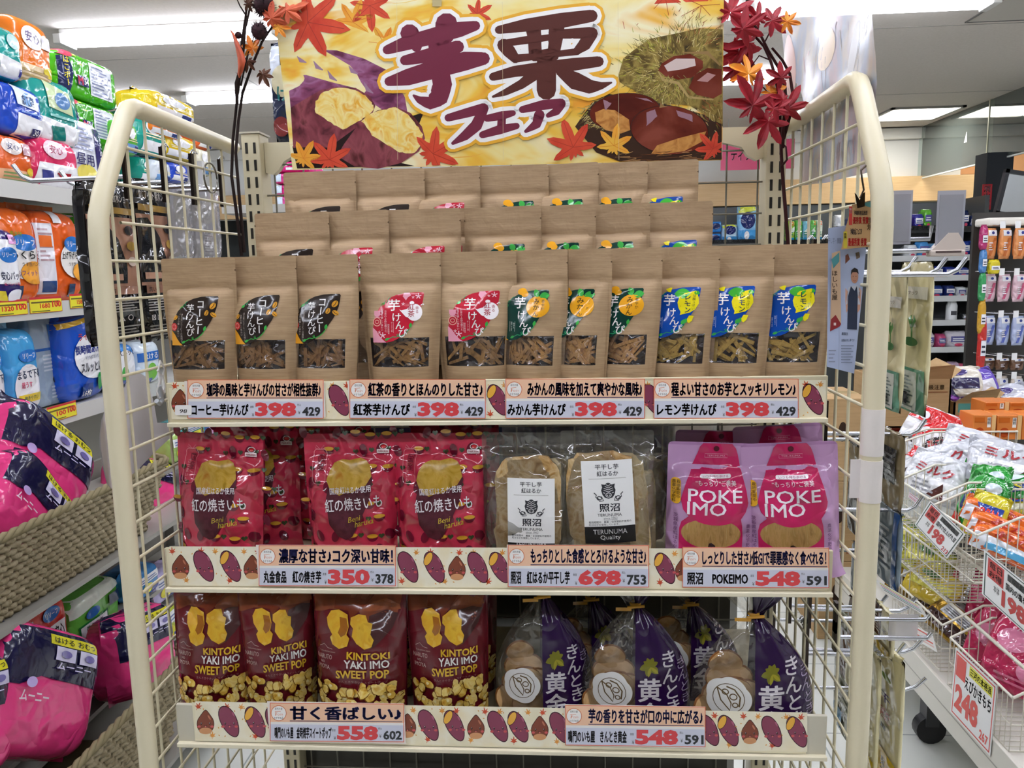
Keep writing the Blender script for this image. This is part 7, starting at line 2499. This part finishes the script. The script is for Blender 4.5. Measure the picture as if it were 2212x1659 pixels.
BR = [('r', 0, .3, 1, 1, '#6a4226'), ('r', .55, .3, 1, 1, CR), ('l', .1, .4, .45, .8, 6, '#b89a7a'), ('r', 0, 0, 1, .2, '#d8b83a'), ('t', '千', .65, .5, .9, .6, '#5a4a7a', .01), ('t', '産', .65, .38, .9, .47, '#5a4a7a', .01)]
YL = [('r', 0, 0, 1, .28, '#e2c02a'), ('v', '落花生', .5, .2, .07, '#6a5a2a', .01), ('t', '千', .3, .62, .7, .69, '#5a4a7a', .02), ('t', '産', .3, .5, .7, .58, '#b0443a', .02), ('e', .5, .8, .2, .02, '#8aa85a'), ('r', .4, .44, .6, .47, '#3a3a2a')]
for i, (a0, a1, b0, b1, X, c, sp, wh) in enumerate(((1934, 2004, 566, 892, .63, CR, CBG, 'cream and green peanut bag hanging nearest the aisle'), (1902, 1948, 592, 888, .59, CR, CBG, 'cream and green peanut bag hanging close against the cream post'), (1892, 1946, 928, 1096, .58, '#8f8060', [('r', .3, .35, .85, .8, '#2c2c30'), ('l', .35, .4, .8, .75, 5, '#6a6a6a')], 'brown grey bag with a dark printed panel behind the taped post'),
        (1888, 1940, 1092, 1262, .58, '#7a8a94', [('r', .82, 0, 1, 1, '#2c5a9a'), ('l', .1, .2, .7, .8, 7, '#a8b0b4')], 'grey and blue bag hanging below the taped post'), (1884, 1926, 1310, 1408, .60, CR, BR, 'cream bag with a brown window below the chrome rail'), (1886, 1944, 1392, 1720, .62, CR, YL, 'cream and yellow nut bag lowest by the aisle'),
        (1862, 1892, 1400, 1720, .59, CR, YL, 'cream and yellow nut bag lowest against the cream post'), (1918, 1942, 1478, 1622, .66, '#7aa2c8', [('r', .1, .2, .9, .5, '#d8c0a8')], 'pale blue bag peeking beside the lowest nut bag'), (1800, 1850, 1330, 1600, .62, '#8a8a72', [('r', .3, .5, .6, .9, '#5a3a24'), ('r', .1, .05, .5, .2, '#5a90b8'), ('l', .1, .25, .9, .45, 4, '#a8a890')], 'olive grey bag seen through the lower wires'),
        (1826, 1868, 1300, 1520, .60, '#6a4a30', [('r', .1, .1, .6, .4, '#d8d0a8'), ('l', .15, .5, .8, .9, 5, '#a8845a')], 'brown bag seen through the lower wires'), (1830, 1868, 940, 1160, .60, '#4a4238', [('r', .1, .5, .9, .9, '#8a7a5a')], 'dark brown bag seen through the wires beside the lilac pouch'), (1836, 1872, 1180, 1300, .59, '#3c4a5c', [('r', .2, .2, .8, .7, '#8a949c')], 'slate blue bag seen through the wires'))):
    xm, ym = (a0 + a1) / 2, (b0 + b1) / 2
    y0, y1 = PX(a1, ym, X).y, PX(a0, ym, X).y
    z1, z0 = PX(xm, b0, X).z, PX(xm, b1, X).z
    soft_pack('hanging_bag', wh, 'hanging bag', (X, (y0 + y1) / 2, z0), -PI / 2, abs(y1 - y0), z1 - z0, .007, c, sp, 'film', (c, .03), 'bags hung on the outside of the panel', 0, 0, i + 3, 7, 'bag_body')
    if b0 > 900:
        hook('metal hook on the panel carrying the ' + ' '.join(wh.split()[:5]), .486, (y0 + y1) / 2, z1 - .004, X + .05 - .486, 1)
for i, (px, py, wh) in enumerate(((1998, 1338, 'upper'), (2002, 1378, 'lower'))):
    q = P(px, py, .04)
    t = thing('hook_rail', wh + ' chrome rail of the low double hook beyond the cream post', 'hook rail', (.486, .04, q.z), 0)
    MB('metal').tube([(0, 0, 0), (q.x - .486, 0, 0), (q.x - .48, 0, .008)], .0032, MET, 8).build('bar', t)
    MB('metal').box(-.002, .003, -.006, .006, -.02, .025, DMET).build('back_plate', t)
    if i:
        a = Art('card')
        MB('card').box(q.x - .54, q.x - .50, -.002, -.001, -.004, .036, Mclear('tag film', (.9, .9, .9), .4, '#e0d8d8', .15, 0, gl=.2)).build('tag_holder', t)
# clear cloudy printed sheet over the top rail
VIN = Mnoise('faded print', ['#b4aeba', '#bfa8aa', '#a4adbe', '#c0b4a6', '#aaa2b0'], 14, (1, 1, .7), rough=.25)
if True:
    nt = VIN.node_tree
    b_ = nt.nodes['Principled BSDF']
    b_.inputs['Alpha'].default_value = .93
    b_.inputs['Transmission Weight'].default_value = 0
t = thing('printed_sheet', 'cloudy faded printed plastic sheet draped over the top rail by the red maple twig', 'plastic sheet', (.497, .2, 1.72))
o = Vector(t.location)
up = [(1690, 74), (1730, 38), (1776, 2), (1800, -24), (1878, -28), (1884, 10), (1893, 60), (1896, 120), (1894, 180), (1886, 232), (1862, 196), (1846, 184), (1800, 208), (1737, 244), (1726, 200), (1712, 150)]
dn = [(1737, 262), (1800, 226), (1850, 200), (1862, 300), (1872, 372), (1800, 392), (1726, 402), (1731, 330)]
for nm, pg, bend in (('upper_sheet', up, 1), ('lower_sheet', dn, 0)):
    a = Art('card')
    a.poly([(PX(x, y, .497).y, PX(x, y, .497).z) for x, y in pg], VIN)
    a.up()
    rn = random.Random(8 + bend)
    ys, zs = [PX(x, y, .497).y for x, y in pg], [PX(x, y, .497).z for x, y in pg]
    m0, m1, n0, n1 = min(ys), max(ys), min(zs), max(zs)
    for k in range(60 if bend else 40):
        yy, zz = rn.uniform(m0 + .03, m1 - .06), rn.uniform(n0 + .03, n1 - .05)
        if bend and (yy - m0) / (m1 - m0) * .5 > 1 - (zz - n0) / (n1 - n0) and zz > 1.83: continue
        if bend and zz < 1.76 and yy < .12: continue
        a.line([(yy, zz), (yy + rn.uniform(-.006, .006), zz - rn.uniform(.004, .03))], rn.uniform(.001, .003), rn.choice(('#98909f', '#b38f8e', '#8893a8', '#a09586', '#a08a94')), False)
    if bend:
        a.ell(m0 + .10, n0 + .08, .02, .05, '#b2b0ae', 10, 16); a.ell(m0 + .38, n1 - .07, .03, .05, '#dcb4a8', 0, 16); a.ell(m0 + .2, n0 + .12, .035, .03, '#e2c8a4', 0, 16)
    fn = (lambda u, v, o_: (.497 + .05 * max(0, v - 1.76) * math.sin(u * 12) + .004 * math.sin(u * 30 + v * 20) - o_ - o.x, u - o.y, v - o.z)) if bend else (lambda u, v, o_: (.4975 + .003 * math.sin(u * 40) - o_ - o.x, u - o.y, v - o.z))
    MB('card').art(a, fn, .02, .0003, 0).build(nm, t)
# leaflets in front of the panel
def sheet(name, label, pts, Y, col, shapes, fin='paper', dy=0.0):
    q = [P(x, y, Y + dy * i) for i, (x, y) in enumerate(pts)]
    o = q[0]
    a = Art(fin, True)
    a.poly(pts, col)
    a.up()
    shapes(a)
    mb = MB(fin)
    bend = lambda u, v: .006 * math.sin((v - pts[0][1]) / 70)
    mb.art(a, lambda u, v, of: P(u, v, Y + bend(u, v) - of) - o, 14, .0002, 0)
    b = Art(fin, True)
    b.poly(pts, col)
    mb.art(b, lambda u, v, of: P(u, v, Y + bend(u, v) + .0008) - o, 14, .0002, 0)
    return mb, o


def s_blue(a):
    G = '#5a6478'
    a.tb('干し芋・農園', 1789, 514, 1817, 526, '#7a8096')
    a.poly([(1826, 552), (1832, 548), (1836, 560), (1826, 570)], '#7a4a3a'); a.poly([(1848, 546), (1856, 544), (1858, 556), (1850, 560)], '#6a5a4a')
    # a person in a dark apron, printed
    a.poly([(1832, 622), (1838, 618), (1852, 616), (1858, 622), (1858, 660), (1852, 675), (1834, 675), (1827, 660)], '#b8bcc8')
    a.poly([(1826, 622), (1832, 630), (1833, 668), (1828, 676), (1826, 650)], '#c89a84'); a.poly([(1856, 620), (1861, 628), (1858, 668), (1852, 676), (1853, 650)], '#c89a84')
    a.up()
    a.poly([(1832, 640), (1838, 618), (1846, 628), (1851, 618), (1853, 640), (1851, 712), (1830, 711)], '#2c3448')
    a.ell(1846, 598, 8, 14, '#b98870', n=18)
    a.up()
    a.poly([(1838, 594), (1839, 584), (1846, 578), (1853, 582), (1855, 592), (1850, 588), (1842, 588)], '#2a2420')
    for dx in (-3, 3): a.ell(1846 + dx, 597, 1, .8, '#3a2a24', n=6)
    a.line([(1843, 606), (1846, 607), (1849, 606)], .8, '#8a4a44', False)
    a.tb('農園主', 1818, 718, 1832, 724, G, .01); a.tb('自慢の干し芋です', 1818, 732, 1846, 738, G, .01)
    for k in range(7): a.rect(1817, 746 + 6 * k, 1844 - (k * 5) % 9, 748 + 6 * k, '#7c8498')
    for k in range(4): a.rect(1790, 756 + 8 * k, 1806 - (k * 3) % 7, 758.5 + 8 * k, '#8a90a4')
    a.line([(1814, 540), (1812, 800)], .8, '#8f98b0', False)


mb, o = sheet('leaflet', '', [(1789, 493), (1827, 487), (1871, 536), (1862, 640), (1845, 807), (1786, 792), (1788, 640)], -.035, '#a9b4cf', s_blue)
t = thing('blue_leaflet', 'pale blue folded leaflet showing a person in a dark apron, hung at the panel', 'leaflet', o)
mb.build('folded_sheet', t)
m2, o2 = sheet('x', '', [(1797, 547), (1815, 541), (1816, 640), (1817, 700), (1793, 716), (1795, 640)], -.040, '#c9a98a', lambda a: (a.vt('ほしいも屋', 1803, 590, 13, '#4a3a30', .01), a.poly([(1796, 560), (1813, 545), (1813, 565), (1800, 580)], '#4f8f92'), a.poly([(1793, 716), (1795, 690), (1805, 680), (1817, 700), (1814, 705)], '#8a2a2c'), a.up(), a.rect(1801, 697, 1806, 703, '#e0c8c0')))
m2.build('kraft_strip', t, o2 - o)


def s_kraft(a):
    a.rect(1834, 446, 1841, 486, '#c8443c'); a.rect(1822, 500, 1830, 536, '#c8b43a'); a.up()
    a.vt('祝日', 1837.5, 452, 6, '#f4e8dc', .01); a.vt('金賞', 1826, 506, 6, '#4a3a20', .01)
    a.tb('沖縄県産品推奨', 1845, 455, 1874, 465, '#2a2a3a', .02); a.tb('優秀賞 受賞', 1842, 468, 1876, 484, '#c8342e', .04)
    a.tb('沖縄食品フェスタ', 1837, 493, 1862, 507, '#2a2a3a', .02); a.tb('最優秀賞 受賞', 1832, 514, 1872, 532, '#c8342e', .04)
    a.vt('手焼', 1880, 476, 14, '#4a3626', .01)
    a.poly([(1862, 440), (1890, 432), (1890, 450), (1872, 446)], '#5f9a98')


mb, o = sheet('k', '', [(1841, 442), (1890, 432), (1889, 532), (1817, 539), (1827, 490)], -.050, '#c09a6c', s_kraft)
t = thing('kraft_leaflet', 'kraft card leaflet with red award lettering, clipped at the cream post', 'leaflet', o)
mb.build('card_sheet', t)
ca = MB('metal')
f = lambda x, y, d=0: P(x, y, -.052 - d) - o
for d in (0, .006):
    ca.add([f(1846, 416, d), f(1850, 420, d), f(1857, 432, d), f(1864, 418, d), f(1869, 414, d), f(1868, 446, d), f(1852, 450, d)], [(0, 1, 2, 5, 6), (2, 3, 4, 5)], M('#3a3228', 'metal'))
ca.build('binder_clip', t)
MB('metal').tube([f(1858, 428), f(1866, 410), f(1862, 385), f(1860, 368), f(1874, 355)], .0012, M('#5a5048', 'metal'), 6).build('wire_loop', t)

# ----- maple twigs
def maple3(mb, c, r, rot, tilt, m, cup=.25, seed=0):
    rn = random.Random(seed)
    ax = Vector((rn.uniform(-.4, .4) + tilt, -1, rn.uniform(-.35, .35))).normalized()
    e1 = ax.cross(Vector((0, 0, 1))).normalized()
    e2 = e1.cross(ax).normalized()
    ring = []
    for d, l in ((-152, .55), (-104, .85), (-52, 1.0), (0, 1.12), (52, 1.0), (104, .85), (152, .55)):
        for dd, k in ((-25, .38), (-17, l * .6), (-8, l * .84), (0, l), (8, l * .84), (17, l * .6)):
            t = math.radians(d + dd + rot + 90)
            ring.append((k * math.cos(t), k * math.sin(t), k))
    V = [c + ax * 0] + [c + e1 * (x * r) + e2 * (y * r) - ax * (cup * r * k * k - .1 * r * math.sin(5 * x)) for x, y, k in ring]
    n = len(ring)
    mb.add(V, [(0, 1 + i, 1 + (i + 1) % n) for i in range(n - 1)], m)


CRIM = Mnoise('crimson leaf', ['#7a1420', '#a81e2c', '#8e1824'], 40, rough=.45)
ORL = Mnoise('orange leaf', ['#d85a1e', '#f0902c', '#e8a83a'], 40, rough=.45)
DRK = Mnoise('dark burr', ['#1a0c10', '#3a141c'], 200, rough=.8)
YT = .232


def twig(name, label, stems, leaves, burrs, Y=YT, rb=.0028):
    t = thing(name, label, 'decoration', P(stems[0][0][0], stems[0][0][1], Y))
    o = Vector(t.location)
    mb = MB('matte')
    for st, r in [(s[:-1], s[-1]) if not isinstance(s[-1], tuple) else (s, rb) for s in stems]:
        pts = [P(x, y, Y - .012 * math.sin(i * 1.3)) - o for i, (x, y) in enumerate(st)]
        mb.tube(pts, [r * (1 - .5 * i / len(pts)) for i in range(len(pts))], M('#3a1c1c' if 'red' in label else '#2a1f1c', 'matte'), 7)
    mb.build('stem', t)
    for i, (x, y, r, rot, m, dy) in enumerate(leaves):
        b = MB('matte')
        maple3(b, P(x, y, Y + dy) - o, r / 1220, rot, 0, m, .3, i * 3 + 1)
        b.build('leaf', t)
    for i, (x, y, r) in enumerate(burrs):
        b = MB('matte')
        c = P(x, y, Y - .02) - o
        rr = r / 1350
        rn = random.Random(i)
        b.add([c + Vector((math.sin(a) * math.cos(q), math.sin(a) * math.sin(q), math.cos(a))) * rr * .8 for a in frange(.1, PI - .1, 8) for q in [2 * PI * k / 12 for k in range(12)]], [(j * 12 + k, j * 12 + (k + 1) % 12, (j + 1) * 12 + (k + 1) % 12, (j + 1) * 12 + k) for j in range(7) for k in range(12)], DRK, True)
        for k in range(160):
            d = Vector((rn.gauss(0, 1), rn.gauss(0, 1), rn.gauss(0, 1))).normalized()
            s = d.cross(Vector((.3, .5, .8))).normalized() * rr * .05
            b.add([c + d * rr * .7 + s, c + d * rr * .7 - s, c + d * rr * 1.1], [(0, 1, 2)], DRK)
        b.build('burr', t)
    return t


OAK = Mnoise('brown leaf', ['#4a2a1c', '#6e4228'], 40, rough=.6)
RUST = Mnoise('rust leaf', ['#b8482a', '#d8643a'], 40, rough=.5)
twig('autumn_twig', 'dark autumn twig with spiky burrs and rust leaves leaning by the slotted upright', [[(522, 552), (512, 470), (500, 380), (503, 300), (511, 225), (516, 180), (524, 130), (530, 60), (546, -10)], [(528, 545), (517, 430), (509, 330), (515, 260), (524, 200), (545, 140), (566, 90), (600, 40), (622, -20)], [(512, 225), (510, 180), (521, 140), (522, 90), (530, 40), (538, -20)], [(533, 36), (518, 12), (508, -12), .0012], [(520, 185), (532, 130), (540, 105), (548, 80), .0015]],
     [(618, 22, 46, 20, RUST, -.02), (650, 10, 40, -30, RUST, -.01), (585, 40, 32, 60, RUST, -.03), (545, 105, 26, -20, ORL, -.01), (568, 160, 22, 160, OAK, -.015), (535, 132, 20, 200, OAK, -.01), (600, 58, 22, 90, ORL, -.025), (535, 8, 16, 100, OAK, -.02)], [(570, 12, 26), (560, 68, 21), (515, 76, 9)])
b = MB('matte')
t = thing('dried_leaf', 'curled rust coloured dried leaf standing beside the autumn twig', 'leaf', P(516, 155, YT - .03))
o = Vector(t.location)
pts = [((494, 58), (495, 62)), ((502, 78), (506, 72)), ((508, 100), (516, 92)), ((513, 125), (528, 118)), ((514, 145), (531, 132)), ((513, 160), (525, 155)), ((516, 168), (518, 168))]
V = []
for (x0, y0), (x1, y1) in pts:
    V += [P(x0, y0, YT - .02) - o, P((x0 + x1) / 2, (y0 + y1) / 2, YT - .045) - o, P(x1, y1, YT - .02) - o]
b.add(V, [(3 * i + j, 3 * i + j + 1, 3 * i + j + 4, 3 * i + j + 3) for i in range(6) for j in range(2)], RUST, True)
b.build('blade', t)
twig('maple_twig', 'red artificial maple twig with crimson and orange leaves by the slotted upright and clear sheet', [[(1703, 540), (1698, 470), (1692, 400), (1688, 340), (1686, 280), (1684, 220), (1676, 170), (1664, 130), (1650, 100), (1632, 80), (1600, 50), (1566, 22)], [(1690, 320), (1692, 270), (1697, 230), (1696, 190), (1684, 150), (1660, 110), (1640, 70), (1616, 34)], [(1692, 300), (1706, 250), (1712, 200), (1706, 160), (1690, 130), (1668, 104)], [(1688, 360), (1700, 345), (1698, 318), (1690, 310), .0018], [(1664, 130), (1640, 120), (1618, 150), .0012], [(1684, 230), (1650, 190), (1622, 170), .0012], [(1650, 95), (1668, 60), (1690, 48), .0012], [(1686, 260), (1660, 250), (1630, 235), .0012]],
     [(1578, 26, 46, 10, CRIM, -.02), (1605, 62, 40, 60, CRIM, -.03), (1596, 112, 50, 190, CRIM, .0), (1636, 40, 34, -40, CRIM, -.01), (1668, 44, 34, 80, CRIM, -.02), (1700, 46, 24, 100, ORL, -.03), (1617, 160, 40, 0, ORL, -.03), (1626, 228, 60, 20, CRIM, -.045), (1660, 262, 46, 200, CRIM, -.03), (1688, 168, 30, -60, CRIM, -.02), (1700, 235, 40, 30, CRIM, -.02), (1665, 200, 34, 120, ORL, -.01), (1586, 150, 26, 220, CRIM, -.01), (1692, 215, 26, 250, CRIM, -.05), (1672, 235, 30, 60, CRIM, -.05), (1618, 92, 40, 260, CRIM, -.01)], [], YT, .003)

# ----- behind the mesh
t = thing('rear_shelving', 'shelving standing back to back behind the display rack', 'shelving', (0, .36, 0))
zq = S2 - .004
MB('paint').box(-.46, .47, .0, .3, zq - .02, zq, '#8a8880').build('shelf', t)
z9 = P(610, 447, 1.0).z
MB('paint').box(-.75, -.40, .55, .9, z9 - .02, z9, '#b8b6ae').build('shelf', t)
for x, y, zz in ((-.455, .295, zq), (.465, .295, zq), (-.745, .895, z9), (-.415, .895, z9)):
    MB('paint').box(x - .015, x + .015, y - .015, y + .015, 0, zz, '#8a8880').build('upright', t)
q0_, q1_ = P(596, 940, .40), P(1446, 940, .40)
soft_pack('navy_carton', 'dark navy carton behind the mesh over the red pouches', 'carton', ((q0_.x + q1_.x) / 2, .385, zq + .001), 0, q1_.x - q0_.x, .222, .1, '#161c34', [('l', .05, .8, .9, .95, 2, '#26304e')], 'plastic', None, None, 0, 0, 3, 20)
for i, (x0, x1, wh) in enumerate(((1450, 1552, 'beside the clear bags'), (1552, 1652, 'beside the slotted upright'))):
    A, B = P(x0, 930, .40), P(x1, 930, .40)
    soft_pack('crumpled_pack', 'whitish crumpled pack behind the mesh ' + wh, 'pack', ((A.x + B.x) / 2, .39, zq + .001), 0, B.x - A.x, .21, .1, Mnoise('crumpled pack', ['#c9c2b4', '#dcd6ca', '#b8c0c0'], 20, rough=.25, bump=.6), [], 'film', None, 'crumpled packs behind the mesh', 0, 0, i, 6)
for i, (x0, x1, c, wh) in enumerate(((440, 490, '#4a6ab0', 'blue one nearest the wire panel'), (490, 530, '#b04a8a', 'magenta one'), (530, 572, '#3a9ab8', 'teal one by the upright'))):
    A, B = P(x0, 930, .42), P(x1, 930, .42)
    soft_pack('small_box', 'small printed box behind the mesh under the top shelf, ' + wh, 'box', ((A.x + B.x) / 2, .42, zq + .001 if A.x > -.46 else zq + .001), 0, B.x - A.x, .19, .08, c, [('e', .4, .6, .3, .14, '#d8a0d0'), ('r', .1, .1, .9, .3, '#e0e4f0'), ('l', .2, .75, .8, .92, 2, '#f0e0f0')], 'card', None, 'small boxes behind the mesh', 0, 0, i, 14)
pk = ['#e8288a', '#ee4a9c', '#e02a84', '#ea5aa4', '#f0f0f2']
for i in range(5):
    zz0, zz1 = P(612, 447 - 25 * i, 1.0).z, P(612, 447 - 25 * (i + 1), 1.0).z
    A, B = P(588, 400, 1.0), P(668, 400, 1.0)
    soft_pack('pink_napkin_pack', 'pink and white napkin pack behind the mesh, %s of five stacked' % ('lowest', 'second', 'third', 'fourth', 'topmost')[i], 'napkin pack', ((A.x + B.x) / 2, 1.0, zz0), 0, B.x - A.x, (zz1 - zz0) * .97, .15, pk[3 - i % 4], [('r', 0, .2, .25, .9, '#cfe0f0'), ('r', .4, .2, 1, .4, WT), ('r', .45, .6, 1, .75, WT), ('e', .75, .5, .1, .2, '#f0d83a')], 'film', None, 'pink packs behind the mesh', 0, 0, i, 6)
# dark navy packs standing on top behind the header
q = P(622, 160, .36)
soft_pack('seaweed_pack', 'dark blue printed pack standing on the header behind the banner edge', 'pack', (q.x + .02, .318, 1.7225), 0, .075, .165, .03, '#27304a', [('r', 0, .55, .25, .95, '#d8e0ec'), ('e', .3, .6, .28, .16, '#dcd4b0'), ('t', 'け', .15, .4, .4, .55, '#2a7a7a', .02), ('e', .2, .15, .2, .1, '#8a3a3a')], 'film', None, None, 0, 0, 2, 7)
# white tape round the aisle-side post
for z0, z1, r in ((PX(1880, 980, .48).z, PX(1880, 880, .48).z, .0136), (PX(1872, 1080, .48).z, PX(1872, 990, .48).z, .0134)):
    pass
for ya, yb in ((882, 982), (992, 1082)):
    za, zb_ = P(1880, yb, -.078).z, P(1880, ya, -.078).z
    mb = MB('plastic').tube([(.48, -.078, za), (.48, -.078, zb_)], .0135, M('#e4dcd4', 'plastic'), 14)
    if ya > 900:
        mb.box(.455, .468, -.0795, -.0785, za + .004, zb_, M('#e4dcd8', 'plastic'))
    mb.build('tape_wrap', rack)
